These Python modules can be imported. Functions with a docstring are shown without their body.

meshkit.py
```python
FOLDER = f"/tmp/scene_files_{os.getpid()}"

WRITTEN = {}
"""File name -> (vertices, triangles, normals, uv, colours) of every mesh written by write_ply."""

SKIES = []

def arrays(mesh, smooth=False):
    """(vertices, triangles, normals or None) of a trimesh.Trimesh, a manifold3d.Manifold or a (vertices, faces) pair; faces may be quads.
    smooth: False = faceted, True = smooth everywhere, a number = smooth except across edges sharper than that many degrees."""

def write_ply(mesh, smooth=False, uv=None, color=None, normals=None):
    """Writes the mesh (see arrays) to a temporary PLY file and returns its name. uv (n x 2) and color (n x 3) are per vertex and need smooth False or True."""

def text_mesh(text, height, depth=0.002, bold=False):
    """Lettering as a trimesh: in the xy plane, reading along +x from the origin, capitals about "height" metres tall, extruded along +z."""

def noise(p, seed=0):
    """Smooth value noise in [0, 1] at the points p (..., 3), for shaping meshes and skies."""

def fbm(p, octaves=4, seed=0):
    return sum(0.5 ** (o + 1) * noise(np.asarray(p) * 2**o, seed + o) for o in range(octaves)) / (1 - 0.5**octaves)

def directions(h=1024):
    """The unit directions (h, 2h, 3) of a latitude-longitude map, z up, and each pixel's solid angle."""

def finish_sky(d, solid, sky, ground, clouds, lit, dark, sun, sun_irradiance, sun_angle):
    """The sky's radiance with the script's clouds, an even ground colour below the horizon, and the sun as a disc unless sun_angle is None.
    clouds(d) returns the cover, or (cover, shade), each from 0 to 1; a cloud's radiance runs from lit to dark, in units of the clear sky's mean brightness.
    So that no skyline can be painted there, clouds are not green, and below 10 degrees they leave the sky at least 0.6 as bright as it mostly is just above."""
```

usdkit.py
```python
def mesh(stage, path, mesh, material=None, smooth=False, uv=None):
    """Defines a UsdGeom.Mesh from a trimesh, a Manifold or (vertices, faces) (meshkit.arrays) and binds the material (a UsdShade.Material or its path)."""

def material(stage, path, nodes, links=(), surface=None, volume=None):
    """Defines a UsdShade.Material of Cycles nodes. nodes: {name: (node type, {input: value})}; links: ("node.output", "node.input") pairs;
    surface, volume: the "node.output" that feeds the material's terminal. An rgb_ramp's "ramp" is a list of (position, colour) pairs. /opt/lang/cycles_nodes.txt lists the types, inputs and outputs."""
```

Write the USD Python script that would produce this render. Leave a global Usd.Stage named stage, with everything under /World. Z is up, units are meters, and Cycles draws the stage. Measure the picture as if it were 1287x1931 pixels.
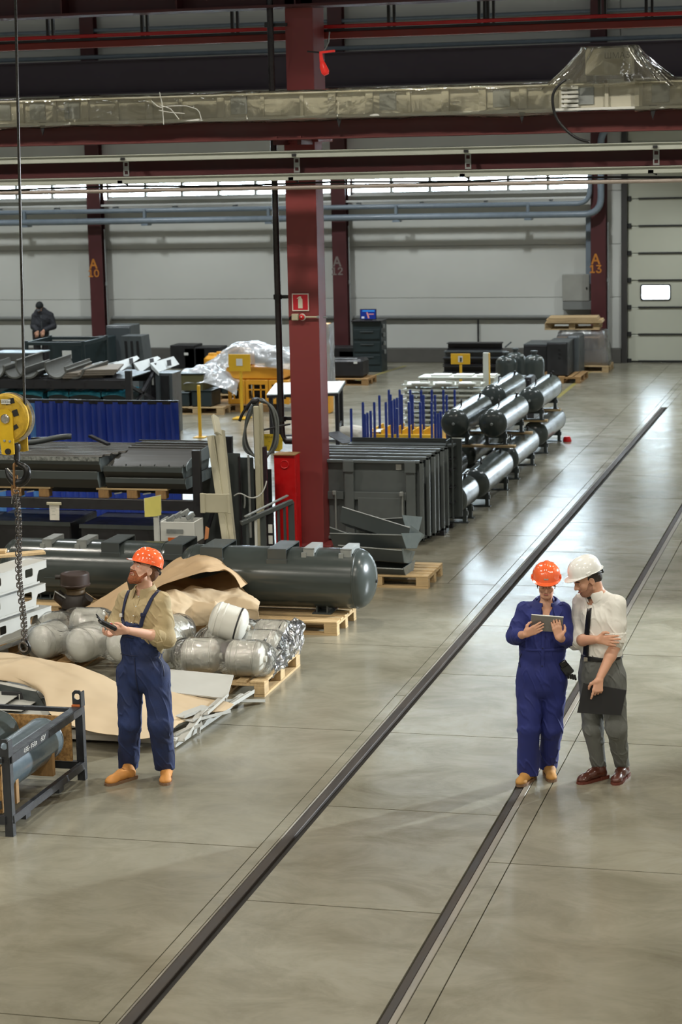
import math, random
import numpy as np, trimesh, manifold3d, usdkit, meshkit
from shapely.geometry import Polygon, Point, box as sbox
from shapely import affinity
from pxr import Usd, UsdGeom, UsdLux, UsdShade, Gf, Sdf, Vt

stage = Usd.Stage.CreateInMemory()
UsdGeom.SetStageUpAxis(stage, 'Z')
UsdGeom.Xform.Define(stage, '/World')
PI = math.pi
rng = random.Random(7)
nrg = np.random.default_rng(7)

# ---------------------------------------------------------------- camera
FPX, YAW, PITCH, ROLL, CAMZ = 3979.1, .2564, .1671, -.0226, 4.805
fw = np.array([-math.sin(YAW) * math.cos(PITCH), math.cos(YAW) * math.cos(PITCH), -math.sin(PITCH)])
rt = np.cross(fw, [0, 0, 1]); rt /= np.linalg.norm(rt); up = np.cross(rt, fw)
rt, up = math.cos(ROLL) * rt + math.sin(ROLL) * up, -math.sin(ROLL) * rt + math.cos(ROLL) * up
cam = UsdGeom.Camera.Define(stage, '/World/camera')
cam.AddTransformOp().Set(Gf.Matrix4d(*[float(x) for r in ([*rt, 0], [*up, 0], [*-fw, 0], [0, 0, CAMZ, 1]) for x in r]))
cam.CreateHorizontalApertureAttr(36.0)
cam.CreateFocalLengthAttr(36.0 * FPX / 1287)
cam.CreateFStopAttr(6.3)
cam.CreateFocusDistanceAttr(16.3)
cam.CreateExposureAttr(-0.4)
cam.CreateClippingRangeAttr(Gf.Vec2f(0.5, 400))


def W(px, py, Y):
    """the world point at depth Y that the photograph shows at a pixel"""
    d = rt * ((px - 643.5) / FPX) - up * ((py - 965.5) / FPX) + fw
    return np.array([0, 0, CAMZ]) + d * Y / d[1]


def G(px, py, z=0.0):
    d = rt * ((px - 643.5) / FPX) - up * ((py - 965.5) / FPX) + fw
    return np.array([0, 0, CAMZ]) + d * (z - CAMZ) / d[2]


# ---------------------------------------------------------------- daylight and lamps
def lin(r, g, b):
    f = lambda c: c / 12.92 if c <= .04045 else ((c + .055) / 1.055) ** 2.4
    return (f(r / 255), f(g / 255), f(b / 255))


dome = UsdLux.DomeLight.Define(stage, '/World/sky')
dome.CreateIntensityAttr(11)
dome.CreateColorAttr(Gf.Vec3f(.78, .9, 1.0))
for i, x in enumerate((-31, -25, -19, -13, -7, -1, 5)):
    for j, (y, w, cone) in enumerate(((-3, .55, 75), (4.5, .8, 72), (12.5, .75, 60), (20.5, .85, 60), (29.5, .95, 53), (36, 1.1, 53), (42.3, 1.3, 54))):
        l = UsdLux.SphereLight.Define(stage, f'/World/high_bay_light_{i}{j}')
        l.AddTranslateOp().Set(Gf.Vec3d(x + (1.1 if j % 2 else 0), y, 8.9))
        l.CreateRadiusAttr(.26)
        l.CreateIntensityAttr(480.0 * w)
        l.CreateColorAttr(Gf.Vec3f(1.0, .94, .82) if y < 25 else Gf.Vec3f(.93, .98, 1.0))
        sh = UsdLux.ShapingAPI.Apply(l.GetPrim()); sh.CreateShapingConeAngleAttr(float(cone)); sh.CreateShapingConeSoftnessAttr(.25)

for i, x in enumerate((-25, -19, -13, -7, -1, 5)):      # the lit glasses of the lamps, seen in the gloss of tanks and helmets
    for j, y in enumerate((4.5, 12.5, 20.5, 29.5, 36, 42)):
        l = UsdLux.SphereLight.Define(stage, f'/World/lamp_glass_{i}{j}'); l.AddTranslateOp().Set(Gf.Vec3d(x + (1.1 if j % 2 == 0 else 0), y, 8.55))
        l.CreateRadiusAttr(.22); l.CreateIntensityAttr(17.0); l.CreateColorAttr(Gf.Vec3f(.92, .96, 1.0))
fl_pos = np.array([4.6, 24.3, 4.1]); fl_to = np.array([-3.6, 15.2, .3])
fz = fl_pos - fl_to; fz /= np.linalg.norm(fz); fx = np.cross([0, 0, 1], fz); fx /= np.linalg.norm(fx); fy = np.cross(fz, fx)
l = UsdLux.SphereLight.Define(stage, '/World/gate_floodlight')      # low cool light from the right that throws the people's long shadows
l.AddTransformOp().Set(Gf.Matrix4d(*[float(q) for r in ([*fx, 0], [*fy, 0], [*fz, 0], [*fl_pos, 1]) for q in r]))
l.CreateRadiusAttr(.14); l.CreateIntensityAttr(19000.0); l.CreateColorAttr(Gf.Vec3f(.86, .94, 1.0))
sh = UsdLux.ShapingAPI.Apply(l.GetPrim()); sh.CreateShapingConeAngleAttr(33.0); sh.CreateShapingConeSoftnessAttr(.4)

# ---------------------------------------------------------------- materials
LK = '/World/Looks/'
_mats = {}


def mat(name, col, rough=.5, metal=0.0, var=.12, scale=4.0, bump=0.0, bscale=60.0, coat=0.0, col2=None, rvar=.1, stretch=None, **kw):
    """painted or raw surface: two tones mixed by noise in object space, roughness that wanders, a fine bump"""
    if name in _mats: return _mats[name]
    c1 = np.array(col, float); c2 = np.array(col2, float) if col2 is not None else c1 * (1 - var)
    n = {'tc': ('texture_coordinate', {}), 'mp': ('mapping', {'scale': stretch or (1, 1, 1)}),
         'n': ('noise_texture', {'scale': scale, 'detail': 5.0, 'roughness': .6}),
         'r': ('rgb_ramp', {'ramp': [(.32, tuple(c2)), (.62, tuple(np.clip(c1, 0, 1)))]}),
         'mr': ('map_range', {'from_min': .3, 'from_max': .7, 'to_min': max(rough - rvar, .02), 'to_max': min(rough + rvar, 1), 'clamp': True}),
         'p': ('principled_bsdf', {'metallic': metal, 'coat_weight': coat, 'coat_roughness': .08, **kw})}
    L = [('tc.object', 'mp.vector'), ('mp.vector', 'n.vector'), ('n.fac', 'r.fac'), ('r.color', 'p.base_color'), ('n.fac', 'mr.value'), ('mr.result', 'p.roughness')]
    if bump:
        n['n2'] = ('noise_texture', {'scale': bscale, 'detail': 3.0})
        n['b'] = ('bump', {'strength': bump, 'distance': .01})
        L += [('mp.vector', 'n2.vector'), ('n2.fac', 'b.height'), ('b.normal', 'p.normal')]
    _mats[name] = usdkit.material(stage, LK + name, n, L, surface='p.BSDF')
    return _mats[name]


def glow(name, col, s):
    _mats[name] = usdkit.material(stage, LK + name, {'e': ('emission', {'color': col, 'strength': s})}, surface='e.emission')
    return _mats[name]


def film(name, tint=(1, 1, 1), haze=.12, gloss=.12, rough=.12, hazecol=(.85, .86, .85), bscale=9.0, bstr=.6):
    """clear wrapping film: mostly see-through, a little milky, with sharp crinkled highlights"""
    n = {'tc': ('texture_coordinate', {}), 'n': ('noise_texture', {'scale': bscale, 'detail': 4.0, 'distortion': 1.2}),
         'b': ('bump', {'strength': bstr, 'distance': .05}),
         't': ('transparent_bsdf', {'color': tint}), 'd': ('diffuse_bsdf', {'color': hazecol}),
         'g': ('glossy_bsdf', {'color': (1, 1, 1), 'roughness': rough}),
         'm1': ('mix_closure', {'fac': haze}), 'lw': ('fresnel', {'IOR': 1.45}),
         'ma': ('math', {'math_type': 'add', 'value2': gloss}), 'm2': ('mix_closure', {})}
    L = [('tc.object', 'n.vector'), ('n.fac', 'b.height'), ('b.normal', 'g.normal'), ('b.normal', 'lw.normal'), ('t.BSDF', 'm1.closure1'), ('d.BSDF', 'm1.closure2'),
         ('lw.fac', 'ma.value1'), ('ma.value', 'm2.fac'), ('m1.closure', 'm2.closure1'), ('g.BSDF', 'm2.closure2')]
    _mats[name] = usdkit.material(stage, LK + name, n, L, surface='m2.closure')
    return _mats[name]


# ---------------------------------------------------------------- prims
_used = {}


def numbered(parent, name):
    k = (parent, name); i = _used.get(k, 0); _used[k] = i + 1
    return f'{parent}/{name}' if i == 0 else f'{parent}/{name}_{i:03d}'


def tag(p, label=None, cat=None, group=None, kind=None):
    for k, v in (('label', label), ('category', cat), ('group', group), ('kind', kind)):
        if v: p.SetCustomDataByKey(k, v)
    return p


def xf(p, loc=(0, 0, 0), rz=0.0, rx=0.0, ry=0.0):
    x = UsdGeom.Xformable(p)
    if any(loc): x.AddTranslateOp().Set(Gf.Vec3d(*map(float, loc)))
    if rz: x.AddRotateZOp().Set(math.degrees(rz))
    if ry: x.AddRotateYOp().Set(math.degrees(ry))
    if rx: x.AddRotateXOp().Set(math.degrees(rx))
    return p


def thing(name, label, cat, loc=(0, 0, 0), rz=0.0, group=None, kind=None, rx=0.0, ry=0.0):
    p = UsdGeom.Xform.Define(stage, numbered('/World', name)).GetPrim()
    xf(p, loc, rz, rx, ry)
    return tag(p, label, cat, group, kind)


def part(parent, name, m, material, smooth=False, label=None, kind=None, loc=(0, 0, 0), rz=0.0, rx=0.0, ry=0.0):
    base = '/World' if parent is None else str(parent.GetPath())
    if isinstance(m, MB): m = m.get()
    p = usdkit.mesh(stage, numbered(base, name), m, material, smooth=smooth).GetPrim()
    xf(p, loc, rz, rx, ry)
    return tag(p, label, kind=kind)


def solo(name, label, cat, m, material, smooth=False, loc=(0, 0, 0), rz=0.0, group=None, kind=None, rx=0.0, ry=0.0):
    p = part(None, name, m, material, smooth, loc=loc, rz=rz, rx=rx, ry=ry)
    return tag(p, label, cat, group, kind)


def dup(src, loc, rz=0.0, label=None, group=None, rx=0.0, ry=0.0):
    n = str(src.GetName())
    while n[-4:-3] == '_' and n[-3:].isdigit(): n = n[:-4]
    was = src.GetCustomData()
    p = UsdGeom.Xform.Define(stage, numbered('/World', n)).GetPrim()
    p.GetReferences().AddInternalReference(src.GetPath())
    x = UsdGeom.Xformable(p); x.SetXformOpOrder([])
    M = Gf.Matrix4d(); M.SetIdentity()
    R = Gf.Rotation(Gf.Vec3d(1, 0, 0), math.degrees(rx)) * Gf.Rotation(Gf.Vec3d(0, 1, 0), math.degrees(ry)) * Gf.Rotation(Gf.Vec3d(0, 0, 1), math.degrees(rz))
    M.SetTransform(R, Gf.Vec3d(*map(float, loc)))
    x.AddTransformOp(opSuffix='place').Set(M)
    p.SetInstanceable(True)
    return tag(p, label or was.get('label'), was.get('category'), group or was.get('group'))


# ---------------------------------------------------------------- mesh building
class MB:
    def __init__(s): s.v, s.f, s.n = [], [], 0

    def add(s, m, T=None):
        if isinstance(m, MB): m = m.get()
        if hasattr(m, 'to_mesh'):
            q = m.to_mesh(); v, f = np.array(q.vert_properties[:, :3], float), np.array(q.tri_verts)
        elif isinstance(m, tuple): v, f = np.asarray(m[0], float), np.asarray(m[1])
        else: v, f = np.array(m.vertices), np.array(m.faces)
        if T is not None: v = v @ np.asarray(T)[:3, :3].T + np.asarray(T)[:3, 3]
        s.v.append(v); s.f.append(f + s.n); s.n += len(v)
        return s

    def box(s, c, d, rz=0.0, rx=0.0, ry=0.0, bev=0.0):
        """centre, size; a chamfer where it catches light"""
        m = cbox(d, bev)
        return s.add(m, TR(c, rz, rx, ry))

    def bar(s, a, b, w, h=None, bev=0.0, upv=(0, 0, 1)):
        """a rectangular bar from a to b, w across, h along up"""
        a, b = np.asarray(a, float), np.asarray(b, float); h = h or w
        z = b - a; L = np.linalg.norm(z); z /= L
        x = np.cross(upv, z)
        if np.linalg.norm(x) < 1e-6: x = np.cross((1, 0, 0), z)
        x /= np.linalg.norm(x); y = np.cross(z, x)
        T = np.eye(4); T[:3, 0], T[:3, 1], T[:3, 2], T[:3, 3] = x, y, z, (a + b) / 2
        return s.add(cbox((w, h, L), bev), T)

    def tube(s, pts, r, n=10, cap=True): return s.add(tube(pts, r, n, cap))

    def cyl(s, a, b, r, n=20, r2=None):
        return s.add(tube([a, b], [r, r if r2 is None else r2], n))

    def lathe(s, prof, n=28, T=None): return s.add(lathe(prof, n), T)

    def prism(s, poly, h, T=None):
        return s.add(trimesh.creation.extrude_polygon(poly if isinstance(poly, Polygon) else Polygon(poly), h), T)

    def get(s):
        return trimesh.Trimesh(np.vstack(s.v), np.vstack(s.f), process=False)


def TR(c=(0, 0, 0), rz=0.0, rx=0.0, ry=0.0):
    T = np.eye(4)
    for a, ax in ((rx, (1, 0, 0)), (ry, (0, 1, 0)), (rz, (0, 0, 1))):
        if a: T = trimesh.transformations.rotation_matrix(a, ax) @ T
    T[:3, 3] = c
    return T


def cbox(d, bev=0.0):
    x, y, z = (k / 2 for k in d)
    if not bev:
        return trimesh.creation.box(d)
    b = min(bev, .45 * min(d))
    pts = [(sx * (x - (a != 0) * b), sy * (y - (a != 1) * b), sz * (z - (a != 2) * b)) for sx in (-1, 1) for sy in (-1, 1) for sz in (-1, 1) for a in range(3)]
    return manifold3d.Manifold.hull_points(np.array(pts))


def tube(pts, r, n=10, cap=True):
    p = np.asarray(pts, float); r = np.broadcast_to(np.asarray(r, float), (len(p),))
    t = np.gradient(p, axis=0); t /= np.linalg.norm(t, axis=1, keepdims=True) + 1e-12
    a = np.cross(t[0], (0, 0, 1.) if abs(t[0, 2]) < .9 else (1., 0, 0)); a /= np.linalg.norm(a)
    A = []
    for k in range(len(p)):
        a = a - t[k] * (a @ t[k]); a /= np.linalg.norm(a); A.append(a)
    A = np.array(A); B = np.cross(t, A); ang = np.arange(n) * 2 * PI / n
    v = (p[:, None] + r[:, None, None] * (np.cos(ang)[None, :, None] * A[:, None] + np.sin(ang)[None, :, None] * B[:, None])).reshape(-1, 3)
    i, j = np.meshgrid(np.arange(len(p) - 1), np.arange(n), indexing='ij'); j2 = (j + 1) % n
    q = np.stack([i * n + j, i * n + j2, (i + 1) * n + j2, (i + 1) * n + j], -1).reshape(-1, 4)
    f = [q[:, [0, 1, 2]], q[:, [0, 2, 3]]]
    if cap:
        m = len(v); v = np.vstack([v, p[0], p[-1]]); jj = np.arange(n); k = (len(p) - 1) * n
        f += [np.stack([np.full(n, m), (jj + 1) % n, jj], 1), np.stack([np.full(n, m + 1), k + jj, k + (jj + 1) % n], 1)]
    return trimesh.Trimesh(v, np.vstack(f), process=False)


def lathe(prof, n=28):
    """profile of (radius, height) about z; ends on the axis close it"""
    p = np.asarray(prof, float); ang = np.arange(n) * 2 * PI / n
    v = np.stack([p[:, None, 0] * np.cos(ang), p[:, None, 0] * np.sin(ang), np.broadcast_to(p[:, None, 1], (len(p), n))], -1).reshape(-1, 3)
    i, j = np.meshgrid(np.arange(len(p) - 1), np.arange(n), indexing='ij'); j2 = (j + 1) % n
    q = np.stack([i * n + j, i * n + j2, (i + 1) * n + j2, (i + 1) * n + j], -1).reshape(-1, 4)
    m = trimesh.Trimesh(v, np.vstack([q[:, [0, 1, 2]], q[:, [0, 2, 3]]]), process=False)
    m.merge_vertices(); m.update_faces(m.nondegenerate_faces()); m.fix_normals() if m.is_watertight else None
    return m


def along(axis):
    """rotates z onto +x or +y"""
    return TR(ry=PI / 2) if axis == 'x' else TR(rx=-PI / 2)


def sheet(F, nu, nv, thick=.002, up=None):
    """a thin sheet with real thickness from F(u, v) -> points"""
    u, v = np.meshgrid(np.linspace(0, 1, nu), np.linspace(0, 1, nv), indexing='ij')
    P = F(u, v)
    du, dv = np.gradient(P, axis=0), np.gradient(P, axis=1)
    N = np.cross(du, dv); N /= np.linalg.norm(N, axis=-1, keepdims=True) + 1e-12
    top, bot = (P + N * thick / 2).reshape(-1, 3), (P - N * thick / 2).reshape(-1, 3)
    i, j = np.meshgrid(np.arange(nu - 1), np.arange(nv - 1), indexing='ij'); a = i * nv + j
    q = np.stack([a, a + nv, a + nv + 1, a + 1], -1).reshape(-1, 4); k = nu * nv
    fs = [q[:, [0, 1, 2]], q[:, [0, 2, 3]], q[:, [2, 1, 0]] + k, q[:, [3, 2, 0]] + k]
    rim = np.concatenate([np.arange(nv), np.arange(1, nu) * nv + nv - 1, (nu - 1) * nv + np.arange(nv - 2, -1, -1), np.arange(nu - 2, 0, -1) * nv])
    r2 = np.roll(rim, -1)
    fs += [np.stack([rim, r2, r2 + k], 1), np.stack([rim, r2 + k, rim + k], 1)]
    return trimesh.Trimesh(np.vstack([top, bot]), np.vstack(fs), process=False)


def ibeam(L, h, w, tf, tw):
    """I section along x"""
    m = MB()
    m.box((0, 0, h / 2 - tf / 2), (L, w, tf)); m.box((0, 0, -h / 2 + tf / 2), (L, w, tf)); m.box((0, 0, 0), (L, tw, h - 2 * tf))
    return m


def text(s, h, depth=.002, bold=False, center=True):
    m = meshkit.text_mesh(s, h, depth, bold)
    if center: m.apply_translation([-(m.bounds[0][0] + m.bounds[1][0]) / 2, 0, 0])
    return m


FACE_CAM = TR(rx=PI / 2)   # text from the xy plane to upright, read from -y


def spl(A, n):
    """resample a list of points through a smooth curve"""
    from scipy.interpolate import PchipInterpolator
    A = np.asarray(A, float)
    return PchipInterpolator(np.linspace(0, 1, len(A)), A, axis=0)(np.linspace(0, 1, n))


def patch(grid, nu=40, nv=40, thick=.002, amp=0.0, ns=6.0, seed=1, crease=0.0):
    """a sheet through a grid of world points, crumpled by noise along its normal"""
    A = np.asarray(grid, float)
    B = np.stack([spl(A[:, j], nu) for j in range(A.shape[1])], 1)
    C = np.stack([spl(B[i], nv) for i in range(nu)], 0)
    if amp or crease:
        N = np.cross(np.gradient(C, axis=0), np.gradient(C, axis=1)); N /= np.linalg.norm(N, axis=-1, keepdims=True) + 1e-9
        d = (meshkit.fbm(C * ns, 3, seed) - .5) * 2 * amp
        if crease:              # flat facets between sharp folds
            r_ = np.random.default_rng(seed); q = C + .25 / ns * (np.stack([meshkit.fbm(C * ns * .5, 2, seed + 5 + j) for j in range(3)], -1) - .5)
            for j in range(5):
                v_ = r_.normal(size=3); v_ /= np.linalg.norm(v_); f_ = q @ v_ * ns * r_.uniform(.35, .9) + r_.uniform(0, 1)
                d += crease * .8 * (np.abs(f_ - np.floor(f_) - .5) * 2 - .5) * r_.uniform(.5, 1)
        C = C + N * d[..., None]
    return sheet(lambda u, v: C, nu, nv, thick)


def curve3(pts, n=24):
    from scipy.interpolate import CubicSpline
    p = np.asarray(pts, float); t = np.r_[0, np.cumsum(np.linalg.norm(np.diff(p, axis=0), axis=1))]
    return CubicSpline(t, p)(np.linspace(0, t[-1], n))
# ================================================================ the room
BY = 48.19                       # inner face of the back wall
COLX = [-24.6, -18.46, -12.42, -6.39, -.32]
concrete = usdkit.material(stage, LK + 'concrete', {
    'g': ('geometry', {}), 'm1': ('mapping', {'scale': (.45, .6, 1)}), 'm2': ('mapping', {'scale': (1.1, 1.5, 1)}),
    'n1': ('noise_texture', {'scale': .8, 'detail': 6.0, 'roughness': .62}), 'n2': ('noise_texture', {'scale': 1.4, 'detail': 8.0, 'roughness': .68, 'distortion': .6}),
    'n3': ('noise_texture', {'scale': 90.0, 'detail': 2.0}),
    'r1': ('rgb_ramp', {'ramp': [(.28, lin(108, 104, 88)), (.5, lin(130, 126, 110)), (.72, lin(145, 142, 127))]}),
    'r2': ('rgb_ramp', {'ramp': [(.3, (.74, .73, .70)), (.55, (1, 1, 1))]}),
    'mul': ('mix', {'mix_type': 'multiply', 'fac': .8}),
    'mr': ('map_range', {'from_min': .32, 'from_max': .68, 'to_min': .2, 'to_max': .29, 'clamp': True}),
    'b': ('bump', {'strength': .06, 'distance': .004}),
    'p': ('principled_bsdf', {'specular_ior_level': .5})},
    [('g.position', 'm1.vector'), ('g.position', 'm2.vector'), ('m1.vector', 'n1.vector'), ('m2.vector', 'n2.vector'), ('g.position', 'n3.vector'),
     ('n1.fac', 'r1.fac'), ('n2.fac', 'r2.fac'), ('r1.color', 'mul.color1'), ('r2.color', 'mul.color2'), ('mul.color', 'p.base_color'),
     ('n2.fac', 'mr.value'), ('mr.result', 'p.roughness'), ('n3.fac', 'b.height'), ('b.normal', 'p.normal')], surface='p.BSDF')
M_joint = mat('joint_filler', lin(34, 31, 27), .9)
M_panel = mat('wall_panel_paint', lin(196, 197, 190), .55, var=.05, scale=.7)
M_plinth = mat('plinth_concrete', lin(92, 90, 84), .8, var=.2)
M_trimgrey = mat('grey_trim_paint', lin(120, 122, 118), .5, var=.1)
M_oxide = mat('red_oxide_paint', lin(138, 60, 60), .45, var=.1, scale=1.2, rvar=.06)
M_oxide_b = mat('brown_red_beam_paint', lin(98, 46, 44), .5, var=.15, scale=1.5)
M_oxide_d = mat('old_red_oxide_paint', lin(76, 30, 32), .55, var=.25, scale=2)
M_dark = mat('black_steel', lin(34, 34, 36), .45, var=.3, scale=5)
M_roof = mat('dark_roof_sheet', lin(40, 42, 48), .7)
M_white = mat('white_paint', lin(215, 216, 210), .4, var=.05)
M_rail = mat('rail_steel', lin(54, 46, 39), .6, metal=.15, var=.5, scale=14, stretch=(1, .15, 1))
M_edge = mat('worn_steel_edge', lin(134, 128, 116), .45, metal=.2, var=.25, scale=9, stretch=(1, .2, 1))
M_galv = mat('galvanised_steel', lin(158, 162, 160), .4, metal=.35, var=.12, scale=8)
M_pipe = mat('blue_grey_pipe', lin(120, 132, 142), .35, var=.08)
M_pane = usdkit.material(stage, LK + 'window_glass', {'t': ('transparent_bsdf', {'color': (.93, .96, .97)}), 'g': ('glossy_bsdf', {'roughness': .03}), 'f': ('fresnel', {'IOR': 1.45}), 'm': ('mix_closure', {})},
                         [('f.fac', 'm.fac'), ('t.BSDF', 'm.closure1'), ('g.BSDF', 'm.closure2')], surface='m.closure')

# floor: power-floated slabs between saw cuts, and two rail channels
fl = thing('floor', 'pale grey polished concrete hall floor of saw-cut slabs', 'floor', kind='structure')
X1, X2, X3, X4 = -4.155, -4.015, -2.71, -2.60         # edges of the two rail channels
JL, JR = -4.2475, -2.4455
part(fl, 'joint_filler', MB().box((-15, 20, -.06), (60, 84, .06)), M_joint)


def slab(x0, x1, y0, y1):
    g, gy = .004, .0065
    m = MB(); m.add(cbox((x1 - x0 - 2 * g, y1 - y0 - 2 * gy, .05)), TR(((x0 + x1) / 2, (y0 + y1) / 2, -.025)))
    part(fl, 'slab', m, concrete)


ys = [-15, -3.4, 4.38, 7.48] + [10.58 + 3.1 * i for i in range(13)] + [61]
yn = [-15, -2.2, 6.4] + [8.5 + 2.07 * i for i in range(20)] + [61]
for a, b in zip(ys[:-1], ys[1:]):
    xs = [-44, -30, -23, -17.5, -12.3, -8.8, -6.6] + ([-4.793] if a > 22 else []) + [JL]
    for c, d in zip(xs[:-1], xs[1:]):
        slab(c, d, a, b)
    slab(X4, JR, a, b); slab(JR, 1.2, a, b); slab(1.2, 14, a, b)
for a, b in zip(yn[:-1], yn[1:]): slab(X2, X3, a, b)
for a, b in zip([-15, 6, 18, 30, 42], [6, 18, 30, 42, 61]): slab(JL, X1, a, b)
for name_, x0, x1, ye, lab in (('floor_rail', X1, X2, 39.8, 'dark steel rail set flush in the floor on the side of the stacked tanks'),
                               ('floor_rail', X3, X4, 47.6, 'dark steel rail set flush in the floor under the two people with a tablet')):
    r = thing(name_, lab, 'rail', kind='structure')
    L = ye + 12; yc = (ye - 12) / 2; w = x1 - x0
    if w > .12:
        part(r, 'rail_head', MB().box((x0 + .052, yc, -.018), (.072, L, .03), bev=.004), M_rail)
        part(r, 'edge_angle', MB().box((x0 + .007, yc, -.016), (.014, L, .03), bev=.002), M_edge)
        part(r, 'groove_bed', MB().box((x0 + .107, yc, -.04), (.05, L, .01)), M_dark)
    else:
        part(r, 'rail_head', MB().box((x0 + .03, yc, -.022), (.056, L, .03), bev=.004), M_rail)
        part(r, 'edge_angle', MB().box((x0 + .084, yc, -.018), (.044, L, .034), bev=.003), M_edge)
if True:
    slab(X1, X2, 39.8, 61)
M_yline = mat('worn_yellow_line', lin(150, 140, 78), .5, var=.35, scale=6)
for px0, px1 in (((1052, 750), (1116, 698)), ((640, 728), (765, 690))):
    a, b = G(*px0), G(*px1); a[2] = b[2] = .0005
    tag(part(None, 'floor_marking', MB().bar(a, b, .09, .003), M_yline), 'worn yellow line painted on the floor ' + ('beside the dark cabinets' if px0[0] > 900 else 'past the red column'), 'floor marking', kind='structure')

# back wall: plinth, rows of sandwich panels between the columns, girt, windows, door
wb = thing('wall_back', 'long pale sandwich panel wall at the back of the hall', 'wall', kind='structure')
spans = [(-44, -30.7), (-30.7, -24.6), (-24.6, -18.46), (-18.46, -12.42), (-12.42, -6.39), (-6.39, -5.92)]
for x0, x1 in spans + [(1.5, 14)]:
    part(wb, 'plinth', MB().box(((x0 + x1) / 2, BY + .06, .165), (x1 - x0 - .01, .26, .33), bev=.01), M_plinth)
    rows = [(.33, 1.50), (1.50, 2.70), (2.70, 3.90), (4.92, 6.1), (6.1, 7.3), (7.3, 8.5), (8.5, 10.6)]
    if x1 - x0 < 1 or x0 > 1: rows = rows[:3] + [(3.9, 4.92)] + rows[3:]
    for z0, z1 in rows:
        part(wb, 'panel', MB().box(((x0 + x1) / 2, BY + .1, (z0 + z1) / 2), (x1 - x0 - .012, .2, z1 - z0 - .008), bev=.006), M_panel)
    if x1 - x0 > 5:
        part(wb, 'girt', MB().tube([(x0 + .22, BY - .07, 1.06), (x1 - .22, BY - .07, 1.06)], .045, 10).box(((x0 + x1) / 2, BY - .02, 1.02), (x1 - x0 - .4, .04, .06)), M_trimgrey)
part(wb, 'panel', MB().box((-2.2, BY + .1, 8.05), (7.5, .2, 5.1)), M_panel)
part(wb, 'panel_core', MB().box((-18.2, BY + .23, 2.1), (24.9, .05, 3.5)).box((-18.2, BY + .23, 7.75), (24.9, .05, 5.6)).box((-6.1, BY + .23, 5.2), (.75, .05, 10.4)).box((-37, BY + .23, 5.3), (14, .05, 10.6)).box((7, BY + .23, 5.3), (14.5, .05, 10.6)), M_trimgrey)
nw = 0
for x0, x1 in spans[1:5]:
    nw += 1
    w = thing(f'window_{nw}', 'long strip of bright daylight window panes high on the back wall between columns', 'window', kind='structure')
    w.SetCustomDataByKey('label', {1: 'bright strip window beyond the left edge', 2: 'bright strip window high on the back wall, left of the first dark column', 3: 'bright strip window behind the big red column', 4: 'bright strip window nearest the sectional door'}[nw])
    a, b = x0 + .24, x1 - .30; n = 6
    fr = MB(); fr.box(((a + b) / 2, BY + .1, 3.93), (b - a + .1, .22, .06)).box(((a + b) / 2, BY + .1, 4.89), (b - a + .1, .22, .06))
    fr.box((a - .03, BY + .1, 4.41), (.06, .22, 1.02)).box((b + .03, BY + .1, 4.41), (.06, .22, 1.02))
    part(w, 'frame', fr, M_white)
    e = np.linspace(a, b, n + 1)
    for k in range(n):
        if k: part(w, 'mullion', MB().box((e[k], BY + .1, 4.41), (.07, .16, .92), bev=.01), M_white)
        part(w, 'pane', MB().box(((e[k] + e[k + 1]) / 2, BY + .12, 4.41), (e[1] - e[0] - .07, .012, .92)), M_pane)
    part(w, 'sill', MB().box(((a + b) / 2, BY - .04, 3.885), (b - a + .12, .16, .03), bev=.006), M_white)

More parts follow.
